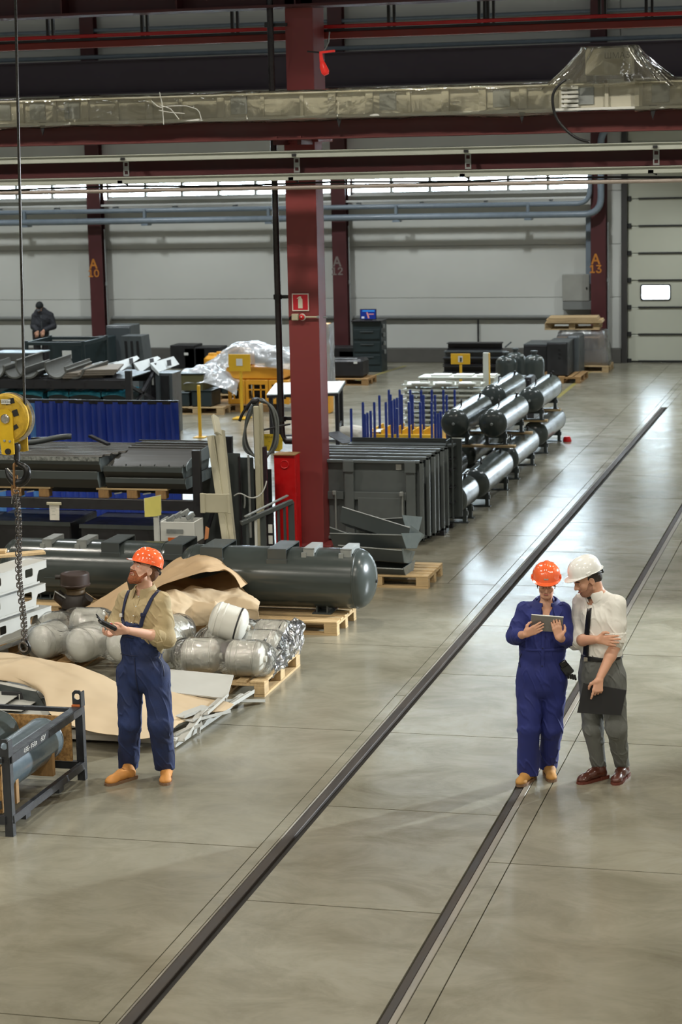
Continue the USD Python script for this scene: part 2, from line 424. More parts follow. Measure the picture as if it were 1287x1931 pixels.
# sectional door on the rails
M_door = mat('door_panel_paint', lin(186, 187, 170), .5, var=.05, scale=.8)
M_doorlo = mat('dark_rubber_seal', lin(38, 38, 36), .6)
dr = thing('door_1', 'pale sectional overhead door with a small bright window', 'door', kind='structure')
DX0, DX1 = -5.79, -1.1
for k in range(9):
    z0, z1 = .03 + .612 * k, .03 + .612 * (k + 1)
    zc = (z0 + z1) / 2
    if k == 2:
        wins = [(-5.475, -4.835), (-3.78, -3.14), (-2.09, -1.45)]
        q = sbox(DX0, z0 + .008, DX1, z1 - .008)
        for a, b in wins: q = q.difference(affinity.translate(sbox(a + .05, 1.44 + .05, b - .05, 1.76 - .05).buffer(.05), 0, 0))
        part(dr, 'door_panel', MB().prism(q, .06, TR((0, BY + .12, 0), rx=PI / 2)), M_door)
        for a, b in wins:
            o = sbox(a + .03, 1.47, b - .03, 1.73).buffer(.055); i = sbox(a + .05, 1.49, b - .05, 1.71).buffer(.045)
            f = part(dr, 'window_frame', MB().prism(o.difference(i), .03, TR((0, BY + .07, 0), rx=PI / 2)), M_doorlo)
            part(f, 'pane', MB().prism(sbox(a + .05, 1.49, b - .05, 1.71).buffer(.05), .02, TR((0, BY + .10, 0), rx=PI / 2)), M_pane)
    else:
        part(dr, 'door_panel', MB().box(((DX0 + DX1) / 2, BY + .09, zc), (DX1 - DX0, .06, z1 - z0 - .016), bev=.01), M_door)
    part(dr, 'seal_strip', MB().box(((DX0 + DX1) / 2, BY + .16, z0), (DX1 - DX0, .02, .06)), M_doorlo)
    part(dr, 'seam_rail', MB().box(((DX0 + DX1) / 2 + .12, BY + .045, z0 + .008), (DX1 - DX0 - .25, .03, .035)), M_doorlo)
    part(dr, 'hinge', MB().box((DX0 + .045, BY + .045, z0 + .01), (.09, .05, .11), bev=.01), M_doorlo)
part(dr, 'door_frame', MB().box((-5.85, BY + .0, 2.8), (.12, .16, 5.6)).box((-1.03, BY, 2.8), (.12, .16, 5.6)).box((-3.4, BY, 5.62), (5.0, .16, .12)), mat('dark_grey_steel', lin(62, 60, 58), .5))

# wall columns, runway beam on the back wall
for i, x in enumerate(COLX):
    if i in (0, 4): continue
    c = thing('column', {1: 'dark red steel column by the back wall behind the grey crates', 2: 'dark red steel column by the back wall beside the monitor cabinet', 3: 'dark red steel column beside the sectional door'}[i], 'column', kind='structure')
    part(c, 'shaft', MB().box((x, BY - .42, 5.2), (.34, .03, 10.4)).box((x, BY - .17, 5.2), (.34, .03, 10.4)).box((x, BY - .3, 5.2), (.03, .24, 10.4)), M_oxide_d)
    part(c, 'base_plate', MB().box((x, BY - .3, .02), (.5, .5, .04), bev=.008), M_oxide_d)
    tm = trimesh.util.concatenate([text('A', .22, .003, True).apply_translation([0, .2, 0]), text(['', '10', '12', '13'][i], .17, .003, True)])
    part(c, 'number', MB().add(tm, TR((x - .06, BY - .437, 2.08), rx=PI / 2)), mat('orange_stencil', lin(190, 120, 40), .6) if i != 2 else mat('pale_stencil', lin(120, 110, 105), .6))
    part(c, 'conduit', MB().tube([(x + .2, BY - .3, .4), (x + .2, BY - .3, 3.2)], .018, 8).box((x + .2, BY - .3, 1.9), (.05, .05, .09), bev=.006), M_galv)
    part(c, 'bracket', MB().prism([(0, 0), (.75, .55), (.75, .68), (0, .68)], .3, TR((x - .15, BY - .43, 5.65), rz=-PI / 2, rx=PI / 2)), M_roof)
M_runway = mat('dusky_steel_beam', lin(58, 48, 58), .6, var=.15)
rb = thing('runway_beam', 'dusky steel crane runway beam along the back wall, high up', 'beam', kind='structure')
part(rb, 'girder', MB().add(ibeam(46, .78, .36, .03, .02), TR((-21, 47.0, 6.72))), M_runway)
for x in COLX[1:4]: part(rb, 'bracket', MB().box((x, 47.42, 6.2), (.3, .9, .22)), M_runway)
part(rb, 'rail', MB().tube([(-44, 47.0, 7.19), (2, 47.0, 7.19)], .05, 8), M_pipe)

# roof, far walls (all but the back wall lie outside the picture)
tag(part(None, 'ceiling', MB().box((-15, 20, 10.7), (60, 84, .2)), M_roof), 'dark roof deck above the hall', 'ceiling', kind='structure')
tag(part(None, 'wall_left', MB().box((-41, 20, 5.3), (.3, 70, 10.8)), M_panel), 'pale side wall beyond the left edge', 'wall', kind='structure')
tag(part(None, 'wall_right', MB().box((9.2, 20, 5.3), (.3, 70, 10.8)), M_panel), 'pale side wall beyond the right edge', 'wall', kind='structure')
tag(part(None, 'wall_front', MB().box((-15, -9, 5.3), (60, .3, 10.8)), M_panel), 'pale end wall behind the viewpoint', 'wall', kind='structure')
tag(part(None, 'ground', MB().box((-15, 150, -.35), (500, 200, .3)), mat('outside_snow_ground', lin(200, 204, 208), .8)), 'pale open ground outside the back wall', 'ground', kind='structure')

# partition at the right, beyond the frame, whose edge bounds the low light from the gate
pt = thing('wall_partition', 'grey steel partition beyond the right edge of the picture', 'partition', kind='structure')
part(pt, 'panel', MB().bar((1.95, 20.75, 1.6), (5.6, 17.2, 1.6), .06, 3.2), M_panel)
part(pt, 'post', MB().box((1.95, 20.75, 1.6), (.1, .1, 3.2)), M_trimgrey)
# big red column in front, with what hangs on it
CY = 25.0
mc = thing('column', 'big red painted steel column in the middle of the hall with a fire extinguisher sign', 'column', kind='structure')
part(mc, 'shaft', MB().box((-6.972, CY + .015, 2.5), (.385, .03, 5.0), bev=.004).box((-6.972, CY + .33, 2.5), (.385, .03, 5.0), bev=.004).box((-6.79, CY + .17, 2.5), (.02, .3, 5.0)).box((-7.15, CY + .17, 2.5), (.02, .3, 5.0)), M_oxide)
part(mc, 'upper_shaft', MB().box((-7.02, CY + .30, 7.8), (.345, .03, 5.6)).box((-6.855, CY + .55, 7.8), (.02, .5, 5.6)).box((-7.02, CY + .8, 7.8), (.345, .03, 5.6)), M_oxide)
part(mc, 'cap_plate', MB().box((-6.97, CY + .3, 5.0), (.5, .7, .04), bev=.006), M_oxide)
part(mc, 'base_plate', MB().box((-6.97, CY + .17, .02), (.62, .6, .04), bev=.006), M_oxide)
# ================================================================ overhead, along the line of the red column
M_red = mat('bright_red_paint', lin(205, 20, 24), .35, var=.08)
M_rail_w = mat('pale_grey_channel', lin(176, 180, 170), .4, var=.06)
M_bus = mat('busway_casing', lin(190, 186, 168), .5, var=.1, scale=3)
M_filmb = film('yellowed_film', (.985, .98, .95), .06, .015, .07, lin(214, 208, 184), 2.5, .4)
OX, OL = -8.0, 20.0
YB = 24.4
rb2 = thing('beam', 'dark red steel beam carrying the film-wrapped busway across the hall', 'beam', kind='structure')
part(rb2, 'web', MB().box((OX, YB + .1, 5.12), (OL, .02, .23)), M_oxide_b)
part(rb2, 'flange', MB().box((OX, YB + .02, 5.015), (OL, .18, .02), bev=.004), M_oxide_b)
part(rb2, 'flange', MB().box((OX, YB + .02, 5.238), (OL, .18, .012), bev=.003), M_oxide_b)
for px in (80, 640, 985, 1232):
    x = W(px, 230, YB - .08)[0]
    part(rb2, 'clip', MB().prism([(-.045, .10), (.045, .10), (.0, -.06)], .015, TR((x, YB - .075, 5.19), rx=PI / 2)), M_dark)
for s in (-1, 1):
    part(rb2, 'bracket', MB().box((-6.97 + s * .15, YB + .35, 5.0), (.05, .6, .1)), M_oxide_b)
# busway
bw = thing('busway', 'long pale busbar trunk of boxed sections resting on the dark red beam', 'busbar trunking')
part(bw, 'trunk', MB().box((OX, YB + .02, 5.41), (OL, .14, .25)), M_bus)
part(bw, 'bottom_flange', MB().box((OX, YB, 5.268), (OL, .22, .03), bev=.004), M_white)
part(bw, 'top_flange', MB().box((OX, YB, 5.545), (OL, .22, .02), bev=.004), M_bus)
x = -14.6
while x < -1.2:
    part(bw, 'joint_cover', MB().box((x, YB - .06, 5.41), (.045 if rng.random() < .6 else .09, .05, .262), bev=.006), M_bus)
    if rng.random() < .4: part(bw, 'vent_plate', MB().box((x + .22, YB - .058, 5.42), (.2, .02, .2), bev=.004), M_galv)
    x += rng.uniform(.36, .52)
xs_ = W(1060, 185, YB - .1)[0]
b = MB()
for k in range(5): b.box((xs_ + .09, YB - .075, 5.31 + .05 * k), (.2, .05, .034), bev=.004)
part(bw, 'insulator_stack', b, M_white)
# tap-off box on top
xa, xb = W(1104, 130, YB - .14)[0], W(1192, 130, YB - .14)[0]
tb = thing('tap_off_box', 'pale switch box with stencilled letters standing on the busway under clear film', 'switch box', (0, 0, 5.57))
part(tb, 'box', MB().box(((xa + xb) / 2, YB, .22), (xb - xa, .26, .3), bev=.015), M_bus)
part(tb, 'foot', MB().box((xa + .05, YB, .035), (.08, .2, .07)).box((xb - .05, YB, .035), (.08, .2, .07)), M_dark)
part(tb, 'lettering', MB().add(text('ШМА3', .068, .002), TR(((xa + xb) / 2 + .1, YB - .132, .25), rx=PI / 2)), mat('stencil_black', lin(70, 66, 55), .6))
# film over box: a draped skirt
def drape(u, v):
    s = (u - .5) * 2                       # along x
    xm, hw = (xa + xb) / 2, (xb - xa) / 2
    L = hw + .06 + .42 * v ** 1.2
    ang = u * 2 * PI
    e = 5.0
    ca, sa = np.cos(ang), np.sin(ang)
    px_ = np.sign(ca) * np.abs(ca) ** (2 / e) * L; py_ = np.sign(sa) * np.abs(sa) ** (2 / e) * (.15 + .02 * v)
    z = .385 - .42 * v + .03 * np.sin(ang * 5 + 1) * v + .012 * np.sin(ang * 13) * v
    return np.stack([xm + px_ + .03 * np.sin(ang * 9) * v, YB + py_ + .012 * np.sin(ang * 17 + v * 4), z], -1)
f = sheet(lambda u, v: drape(u, v), 90, 14, .002)
cap = sheet(lambda u, v: np.stack([xa - .06 + (xb - xa + .12) * u, YB - .15 + .3 * v, .387 + .01 * np.sin(u * 9) * np.sin(v * 5)], -1), 16, 6, .002)
solo('plastic_cover', 'clear crinkled plastic film draped over the stencilled switch box', 'plastic film', trimesh.util.concatenate([f, cap]), M_filmb, True, loc=(0, 0, 5.57))
# film wrapped along the busway
def wrapseg(x0, x1, seed):
    def F(u, v):
        x = x0 + (x1 - x0) * u
        a = -.5 * PI + v * 1.7 * PI
        P = np.stack([x, np.zeros_like(x), a], -1)
        nz = meshkit.fbm(np.stack([x * 6, v * 7, np.full_like(x, seed * 3.7)], -1), 3, seed)
        nz2 = meshkit.fbm(np.stack([x * 1.6, v * 2, np.full_like(x, seed + 9.)], -1), 2, seed + 4)
        R = .014 + .03 * nz + .03 * nz2
        ca, sa = np.cos(a), np.sin(a)
        y = YB - np.sign(ca) * np.abs(ca) ** .35 * (.085 + R * .8); z = 5.405 + np.sign(sa) * np.abs(sa) ** .35 * (.15 + R * .6) - np.where(sa < -.3, .03 * nz2, 0)
        return np.stack([x, y, z], -1)
    return sheet(F, int(abs(x1 - x0) * 26), 26, .0015)
segs = [(W(-30, 200, YB)[0], W(135, 200, YB)[0]), (W(137, 200, YB)[0], W(470, 200, YB)[0]), (W(472, 200, YB)[0], W(640, 200, YB)[0]), (W(642, 200, YB)[0], W(1050, 190, YB)[0]), (W(1200, 190, YB)[0], W(1320, 190, YB)[0])]
labs = ['under the crane cable', 'with loose white ties', 'in front of the big red column', 'between the red column and the stencilled box', 'right of the stencilled box']
for i, (a, b_) in enumerate(segs):
    solo('plastic_wrap', 'yellowish clear film wrapped round the busway ' + labs[i], 'plastic film', wrapseg(a, b_, i + 1), M_filmb, True)
# white ties
for i, P in enumerate([[(301, 174), (306, 195), (309, 235)], [(286, 190), (300, 203), (320, 200), (350, 199), (375, 207), (380, 225)], [(300, 208), (320, 212), (348, 214)], [(302, 198), (322, 205), (338, 225)]]):
    pts = [W(a, b_, YB - .16) for a, b_ in P]
    t = np.linspace(0, 1, 14); q = np.array([np.interp(t, np.linspace(0, 1, len(pts)), [p[k] for p in pts]) for k in range(3)]).T
    solo('cable_tie', ['upright white strap poking out of the film wrap', 'long curled white strap end hanging on the film wrap', 'short flat white strap end on the film wrap', 'slanting white strap end on the film wrap'][i], 'strap', MB().tube(q, .006, 6), M_white, True)
# black cable loop
P = [(1068, 150), (1046, 172), (1043, 195), (1050, 222), (1068, 245), (1088, 260), (1112, 267)]
t = np.linspace(0, 1, 30)
from scipy.interpolate import CubicSpline
cs = CubicSpline(np.linspace(0, 1, len(P)), np.array([W(a, b_, YB - .3) for a, b_ in P]))
solo('cable', 'thick black cable looping from the switch box to the upper white rail', 'cable', MB().tube(cs(t), .016, 8), M_dark, True)
# two pale channel rails, dark beam between, thin tube below
YR = 23.9
zr1, zr2, zt = W(640, 289, YR)[2], W(640, 332, YR)[2], W(640, 352, YR)[2]
def crail(name, z, lab):
    r = thing(name, lab, 'rail')
    m = MB(); prof = Polygon([(-.045, -.042), (.045, -.042), (.045, .042), (-.045, .042)])
    part(r, 'channel', MB().box((OX, YR, z), (OL, .05, .082), bev=.006).box((OX, YR - .03, z + .036), (OL, .03, .01)), M_rail_w)
    part(r, 'lip', MB().box((OX, YR - .027, z + .042), (OL, .012, .006)), M_dark)
    return r
crail('channel_rail', zr1, 'upper of two long pale channel rails crossing the picture')
crail('channel_rail', zr2, 'lower of two long pale channel rails crossing the picture')
db = thing('beam', 'dark brown steel beam between the two pale channel rails', 'beam', kind='structure')
part(db, 'web', MB().box((OX, YR + .45, (zr1 + zr2) / 2), (OL, .03, .2)), M_oxide_d)
part(db, 'flange', MB().box((OX, YR + .4, (zr1 + zr2) / 2 + .1), (OL, .16, .015)), M_oxide_d)
part(db, 'flange', MB().box((OX, YR + .4, (zr1 + zr2) / 2 - .1), (OL, .16, .015)), M_oxide_d)
for px in (234, 557, 881, 1237):
    x = W(px, 315, YR)[0]
    h = thing('hanger_bracket', 'slotted steel hanger plate on the dark beam ' + {234: 'near the crane cable', 557: 'in front of the big red column', 881: 'right of the red column', 1237: 'furthest to the right'}[px], 'bracket')
    zc = (zr1 + zr2) / 2
    q = sbox(-.035, -.09, .035, .09)
    for dz in (-.05, .045): q = q.difference(sbox(-.022, dz - .02, .022, dz + .02))
    part(h, 'plate', MB().prism(q, .012, TR((x, YR + .08, zc + .01), rx=PI / 2)), M_galv)
    part(h, 'arm', MB().box((x, YR + .2, zc + .12), (.05, .5, .03)).box((x - .05, YR + .2, zc - .15), (.06, .45, .04)), M_dark)
    part(h, 'gusset', MB().prism([(-.16, .05), (.03, .05), (.03, -.03)], .02, TR((x - .02, YR + .1, zc - .165), rx=PI / 2)), M_dark)
solo('tube_rail', 'thin pale tube running under the lower channel rail', 'tube', MB().tube([(OX - OL / 2, YR + .05, zt), (OX + OL / 2, YR + .05, zt)], .026, 12), mat('pinkish_tube', lin(168, 156, 148), .4), True)
solo('cable_line', 'thin black cable strung along the top of the pale tube', 'cable', MB().tube([(OX - OL / 2 + OL * k / 24, YR + .07, zt + .042 + .012 * math.sin(k * 1.9)) for k in range(25)], .013, 6), M_dark, True)
# high red conductor rail and red beam behind the column
YT = 25.95
zA, zB = W(640, 58, YT)[2], W(640, 50, YT)[2]
cb = thing('conductor_rail', 'bright red conductor rail on a dull red beam high up behind the column', 'conductor rail')
part(cb, 'conductor', MB().box((OX, YT - .06, zA + .05), (OL, .04, .045), bev=.006), M_red)
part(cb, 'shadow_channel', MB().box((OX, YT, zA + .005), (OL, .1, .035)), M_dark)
part(cb, 'support_beam', MB().box((OX, YT - .02, zA - .055), (OL, .12, .085), bev=.008), mat('rust_red_paint', lin(140, 50, 42), .5))
for px in (92, 270, 440, 735, 905, 922, 1132, 1220):
    x = W(px, 50, YT)[0]
    part(cb, 'hanger', MB().box((x, YT - .03, zA + .17), (.035, .05, .3)).box((x + .07, YT - .03, zA + .17), (.03, .05, .3)), M_dark)
tb2 = thing('beam', 'dark red crane girder along the top edge of the picture', 'beam', kind='structure')
part(tb2, 'flange', MB().box((OX, 25.2, 6.60), (OL, .4, .03)), M_oxide_d)
part(tb2, 'web', MB().box((OX, 25.3, 7.0), (OL, .03, .8)), M_oxide_d)
for x in np.arange(-16, 2, 1.5): part(tb2, 'stiffener', MB().box((x, 25.17, 7.0), (.02, .24, .78)), M_oxide_d)
# red alarm beacon
al = W(612, 120, 25.1)
bk = thing('alarm_horn', 'glowing red alarm horn hanging from a small arm beside the column', 'alarm')
M_alarm = mat('lit_red_plastic', lin(235, 40, 36), .35, emission_color=(1, .06, .04), emission_strength=.35)
F0 = lambda a, b_: W(a, b_, 25.05)
part(bk, 'arm', MB().bar(F0(603, 99), F0(632, 96), .035, .025, bev=.004), M_alarm)
part(bk, 'neck', MB().tube([F0(605, 98), F0(606, 108), F0(608, 120)], [.018, .022, .03], 12), M_alarm, True)
part(bk, 'horn', MB().tube([F0(608, 117), F0(610, 126), F0(614, 136), F0(616, 141)], [.028, .045, .05, .03], 16), M_alarm, True)
part(bk, 'lead', MB().tube([F0(622, 60), F0(620, 80), F0(612, 95), F0(604, 104)], .008, 6), M_galv, True)
part(bk, 'stay', MB().bar(F0(580, 97), F0(604, 99), .02, .02), M_dark)
# drain pipe beside the column
P = [(507, -60), (511, 120), (514, 300), (520, 480), (526, 640), (531, 800), (533, 822), (540, 832), (556, 834)]
dp = thing('drain_pipe', 'black drain pipe running down beside the big red column and bending into it', 'pipe')
pts = [W(a, b_, CY + .12) for a, b_ in P]; pts[-1] = pts[-2] + [.16, 0, 0]
part(dp, 'pipe', MB().tube([pts[0]] + pts[5:], .04, 14), mat('black_plastic_pipe', lin(40, 34, 36), .3), True)
for py in (47, 560, 790):
    c = W(500 + py * .034 + 5, py, CY + .12); part(dp, 'pipe_clip', MB().cyl(c - [0, 0, .03], c + [0, 0, .03], .052, 14).box(c + [.12, .05, 0], (.2, .03, .04)), M_dark)
# pipes along the back wall with the bends at the right
def bend(p, r, n=8):
    """polyline with rounded corners"""
    p = [np.asarray(q, float) for q in p]; o = [p[0]]
    for a, b_, c in zip(p[:-2], p[1:-1], p[2:]):
        u, v = (a - b_) / np.linalg.norm(a - b_), (c - b_) / np.linalg.norm(c - b_)
        for t in np.linspace(0, 1, n):
            o.append((1 - t) ** 2 * (b_ + u * r) + 2 * t * (1 - t) * b_ + t ** 2 * (b_ + v * r))
    return np.array(o + [p[-1]])
YP = 47.55
wp = thing('wall_pipe', 'thick blue-grey pipe along the back wall that bends up beside the door', 'pipe')
zz = W(900, 407, YP)[2]; xe = W(1134, 320, YP)[0]; zt2 = W(1200, 237, YP)[2]
part(wp, 'pipe', MB().tube(bend([(-24, YP, zz), (xe, YP, zz), (xe, YP, zt2), (3, YP, zt2)], .38), .075, 14), M_pipe, True)
for x in np.arange(-23.2, -7, 3.05): part(wp, 'saddle', MB().box((x, YP, zz + .1), (.07, .1, .34), bev=.01).box((x, YP + .1, zz - .09), (.16, .3, .05)), M_pipe)
zz2 = W(900, 387, YP)[2]; xe2 = W(1112, 330, YP)[0]
wp2 = thing('wall_pipe', 'thinner blue-grey pipe just above the thick one on the back wall', 'pipe')
part(wp2, 'pipe', MB().tube(bend([(-24, YP + .06, zz2), (xe2, YP + .06, zz2), (xe2, YP + .06, 4.6)], .3), .055, 12), M_pipe, True)
tr = thing('cable_tray', 'pale cable tray with a shiny top edge running under the strip windows', 'cable tray')
zt3 = W(900, 376, 47.9)[2]
part(tr, 'tray', MB().box((-15.6, 47.9, zt3), (18.2, .18, .05), bev=.008), M_white)
for x in np.arange(-24, -7, 1.5): part(tr, 'tray_arm', MB().box((x, 48.02, zt3 - .05), (.04, .3, .03)), M_pipe)
hp = thing('heating_pipe', 'blue-grey pipe running along the wall above the runway beam', 'pipe')
part(hp, 'pipe', MB().tube([(-26, 47.9, 7.55), (2, 47.9, 7.55)], .06, 10), M_pipe, True)
part(hp, 'pipe', MB().tube([(-26, 47.9, 7.85), (2, 47.9, 7.85)], .045, 10), M_pipe, True)
# meter cabinet by the right column and its duct
mcab = thing('wall_cabinet', 'grey switch cabinet fixed to the back wall left of the last dark column', 'cabinet')
a, b_ = W(1061, 568, BY - .2), W(1112, 517, BY - .2)
part(mcab, 'body', MB().box(((a[0] + b_[0]) / 2, BY - .1, (a[2] + b_[2]) / 2), (b_[0] - a[0], .22, b_[2] - a[2]), bev=.01), mat('cabinet_grey', lin(150, 150, 142), .45))
part(mcab, 'lower_tray', MB().box(((a[0] + b_[0]) / 2 + .06, BY - .1, a[2] - .1), (b_[0] - a[0] + .1, .2, .2), bev=.01), M_trimgrey)
part(mcab, 'lock', MB().cyl((b_[0] - .06, BY - .21, a[2] + .3), (b_[0] - .06, BY - .24, a[2] + .3), .02, 10), M_dark)
solo('wall_duct', 'pale vertical cable duct beside the grey wall cabinet', 'duct', MB().box((W(1112, 460, BY)[0], BY - .08, 2.6), (.12, .14, 1.6), bev=.01), M_pipe)
solo('wall_conduit', 'thin dark conduit running down the lower back wall beyond the blue posts', 'conduit', MB().tube([(W(903, 610, BY)[0], BY - .05, .35), (W(903, 610, BY)[0], BY - .05, 1.0)], .02, 8), M_dark, True)
# ================================================================ shared kinds: pallets, tanks
M_wood = mat('pallet_wood', lin(196, 168, 124), .7, var=.25, scale=3, stretch=(1, 12, 6), bump=.2, bscale=30)
M_wood2 = mat('old_pallet_wood', lin(160, 124, 78), .75, var=.3, scale=3, stretch=(12, 1, 6))
M_tank = mat('tank_enamel', lin(60, 66, 64), .2, var=.06, scale=1.5, coat=.0, rvar=.04)
M_tankb = mat('bluish_tank_enamel', lin(92, 106, 114), .25, var=.06, coat=.5, rvar=.05)
M_dgrey = mat('dark_grey_enamel', lin(70, 76, 76), .4, var=.1, scale=2)
M_kraft = mat('kraft_paper', lin(178, 150, 114), .75, var=.08, scale=2)
M_kraft2 = mat('pale_kraft_paper', lin(182, 162, 132), .75, var=.08, scale=1.2)
M_sheetw = mat('light_grey_sheet_metal', lin(178, 178, 172), .4, var=.06, scale=2)
M_vessel = mat('off_white_enamel', lin(206, 205, 196), .3, var=.04, scale=2, coat=.3)
M_film = film('clear_film', (.985, .985, .98), .03, .05, .08, (.9, .9, .88), 8.0, .55)
M_osb = mat('chipboard', lin(172, 132, 78), .8, col2=lin(110, 78, 40), scale=38)


def pallet(label, loc, rz=0.0, L=1.2, D=.8, mat_=None):
    """euro pallet: five top boards, three cross bearers, nine blocks, three skids"""
    p = thing('wooden_pallet', label, 'pallet', loc, rz)
    m = mat_ or M_wood
    for y, w in ((-D / 2 + .07, .14), (-D / 4 + .02, .1), (0, .14), (D / 4 - .02, .1), (D / 2 - .07, .14)):
        part(p, 'top_board', MB().box((0, y, .133), (L, w, .022), bev=.004), m)
    for x in (-L / 2 + .07, 0, L / 2 - .07):
        part(p, 'bearer', MB().box((x, 0, .111), (.14, D, .022)), m)
        for y in (-D / 2 + .05, 0, D / 2 - .05):
            part(p, 'block', MB().box((x, y, .061), (.14, .1, .078), bev=.004), m)
    for y in (-D / 2 + .05, 0, D / 2 - .05):
        part(p, 'skid', MB().box((0, y, .011), (L, .1, .022)), m)
    return p


def tank_prof(L, r, d=None, n=9):
    """half profile of a shell with dished heads: (radius, height) pairs, head, cylinder, head"""
    d = d or r * .5
    a = np.linspace(0, PI / 2, n)
    h1 = [(r * math.sin(t), -L / 2 - d * math.cos(t)) for t in a]
    return h1, [(r, -L / 2), (r, L / 2)], [(x, -y) for x, y in h1[::-1]]


def tank(t, L, r, m, axis='x', z=0.0, seam=True, n=40, d=None):
    h1, c, h2 = tank_prof(L, r, d)
    T = TR((0, 0, z)) @ along(axis)
    part(t, 'shell', MB().lathe([(r - .002, -L / 2), (r, -L / 2), (r, L / 2), (r - .002, L / 2)], n, T), m, 40)
    part(t, 'head', MB().lathe(h1, n, T), m, True)
    part(t, 'head', MB().lathe(h2, n, T), m, True)
    if seam:
        for s in (-1, 1):
            a = np.linspace(0, 2 * PI, 7)
            part(t, 'weld_seam', MB().lathe([(r + .004 * max(math.sin(q), -.2), s * L / 2 + .009 * math.cos(q)) for q in a], n, T), m, True)


# ================================================================ crate with blue-grey tanks, bottom left
CX, CY0, CY1, CW = -6.07, 13.58, 15.0, 1.25
cr = thing('transport_crate', 'black steel transport crate with lifting eyes at the bottom left holding tanks', 'crate')
M_crate = mat('worn_black_steel', lin(44, 46, 50), .45, var=.3, scale=10, rvar=.15)
for x in (CX, CX - CW):
    for y in (CY0, CY1):
        part(cr, 'post', MB().box((x - .03, y, .3), (.055, .008, .6)).box((x, y + .025, .3), (.008, .055, .6)), M_crate)
        q = Polygon([(-.04, 0), (.04, 0), (.04, .11), (.02, .13), (-.02, .13), (-.04, .11)]).difference(Point(0, .08).buffer(.026))
        e = part(cr, 'lifting_eye', MB().prism(q, .014, TR((x - .03, y, .6), rx=PI / 2)).box((x + .008, y, .66), (.012, .075, .12)), M_crate)
        if y > 14: part(e, 'rust_patch', MB().box((x - .03, y - .005, .605), (.085, .06, .03), bev=.006), mat('orange_rust', lin(176, 92, 40), .8))
    part(cr, 'top_rail', MB().box((x + .012, (CY0 + CY1) / 2, .575), (.012, CY1 - CY0 - .02, .06), bev=.003).box((x - .03, (CY0 + CY1) / 2, .601), (.07, CY1 - CY0 - .05, .008)), M_crate)
    part(cr, 'bottom_rail', MB().box((x - .01, (CY0 + CY1) / 2, .125), (.045, CY1 - CY0 - .02, .06), bev=.004), M_crate)
    for y in (13.85, 14.5): part(cr, 'fork_bracket', MB().box((x - .02, y, .085), (.06, .09, .05)), M_crate)
for y in (CY0, CY1):
    part(cr, 'cross_rail', MB().box((CX - CW / 2 - .02, y, .57), (CW - .05, .04, .03)), M_crate)
    part(cr, 'cross_rail', MB().box((CX - CW / 2 - .02, y, .125), (CW - .05, .045, .06)), M_crate)
    part(cr, 'end_board', MB().box((CX - CW / 2 - .02, y - (.035 if y > 14 else -.035), .345), (CW - .12, .02, .36)), M_osb, label='chipboard end panel')
for z in (.24, .50): part(cr, 'latch_tab', MB().prism(sbox(-.06, -.03, .03, .03).difference(Point(-.03, 0).buffer(.012)), .01, TR((CX - .1, CY0 - .012, z), rx=PI / 2)), M_crate)
Tn = TR((CX + .019, 14.03, .562)) @ TR(rz=PI / 2, rx=PI / 2)
lt = MB().add(text('49Б-950л', .036, .001, center=False), TR((CX + .0195, 13.80, .562), rx=PI / 2, rz=PI / 2)).add(text('60У', .036, .001, center=False), TR((CX + .0195, 14.12, .562), rx=PI / 2, rz=PI / 2))
part(cr, 'marking', lt, mat('white_marker', lin(225, 225, 220), .6), label='white hand-painted marking')
part(cr, 'pen_stroke', MB().box((CX + .019, 14.30, .575), (.002, .012, .062)), M_dark)
for i, y in enumerate((13.92, 14.62)):
    q = Polygon([(-.56, 0), (.56, 0), (.56, .20), (.47, .20), (.32, .06), (.14, .2), (.06, .2), (-.12, .06), (-.3, .2), (-.56, .2)])
    part(cr, 'cradle', MB().prism(q, .05, TR((CX - CW / 2 - .02, y, .155), rx=PI / 2)), M_wood2, label='notched wooden cradle')
for i, (x, z, r, lab, m) in enumerate(((CX - .245, .385, .168, 'blue-grey enamelled tank nearest the aisle in the black crate', M_tankb), (CX - .62, .42, .18, 'dark grey tank lying in the middle of the black crate', M_tank), (CX - .99, .42, .175, 'film-wrapped tank at the left edge in the black crate', M_tankb))):
    t = thing('storage_tank', lab, 'tank', (x, 14.29, z))
    tank(t, .98 if i < 2 else .8, r, m, 'y', d=.1)
    if i == 0: part(t, 'nozzle', MB().cyl((0, .3, -r - .03), (0, .3, -r + .02), .02), M_dgrey)
    if i == 2:
        h = MB().lathe([(.0, -.52), (.1, -.51), (.18, -.44), (.186, 0), (.184, .44), (.1, .52), (0, .53)], 48, along('y')).get().subdivide().subdivide()
        v = np.array(h.vertices); v *= (1 + .05 * (meshkit.fbm(v * 14, 3, 3) - .4))[:, None]; h.vertices = v
        part(t, 'film_wrap', h, M_film, True)

# ================================================================ stack of light sheet metal under kraft paper
st = thing('sheet_metal_stack', 'stack of light grey sheet metal parts on the floor under the spread kraft paper', 'sheet metal')
x0, x1 = -8.3, -5.72
part(st, 'base_frame', MB().box((-6.9, 16.02, .06), (2.5, .06, .05), bev=.004).box((-6.9, 17.2, .06), (2.5, .06, .05)), M_sheetw)
part(st, 'side_rail', MB().bar((-5.66, 15.97, .045), (-5.56, 17.55, .045), .03, .06), M_sheetw)
for k in range(7):
    z = .1 + .035 * k
    part(st, 'sheet', MB().add(cbox((2.2 - .18 * k, 1.15, .006), 0), TR((-7.3 - .12 * k + .02 * (k % 2), 16.6 + .03 * (k % 3), z), rz=.02 * ((k * 7) % 3 - 1))), M_sheetw)
part(st, 'folded_edge', MB().box((-7.0, 16.0, .16), (2.1, .02, .05)).box((-7.0, 15.995, .10), (2.1, .014, .03)), M_sheetw)
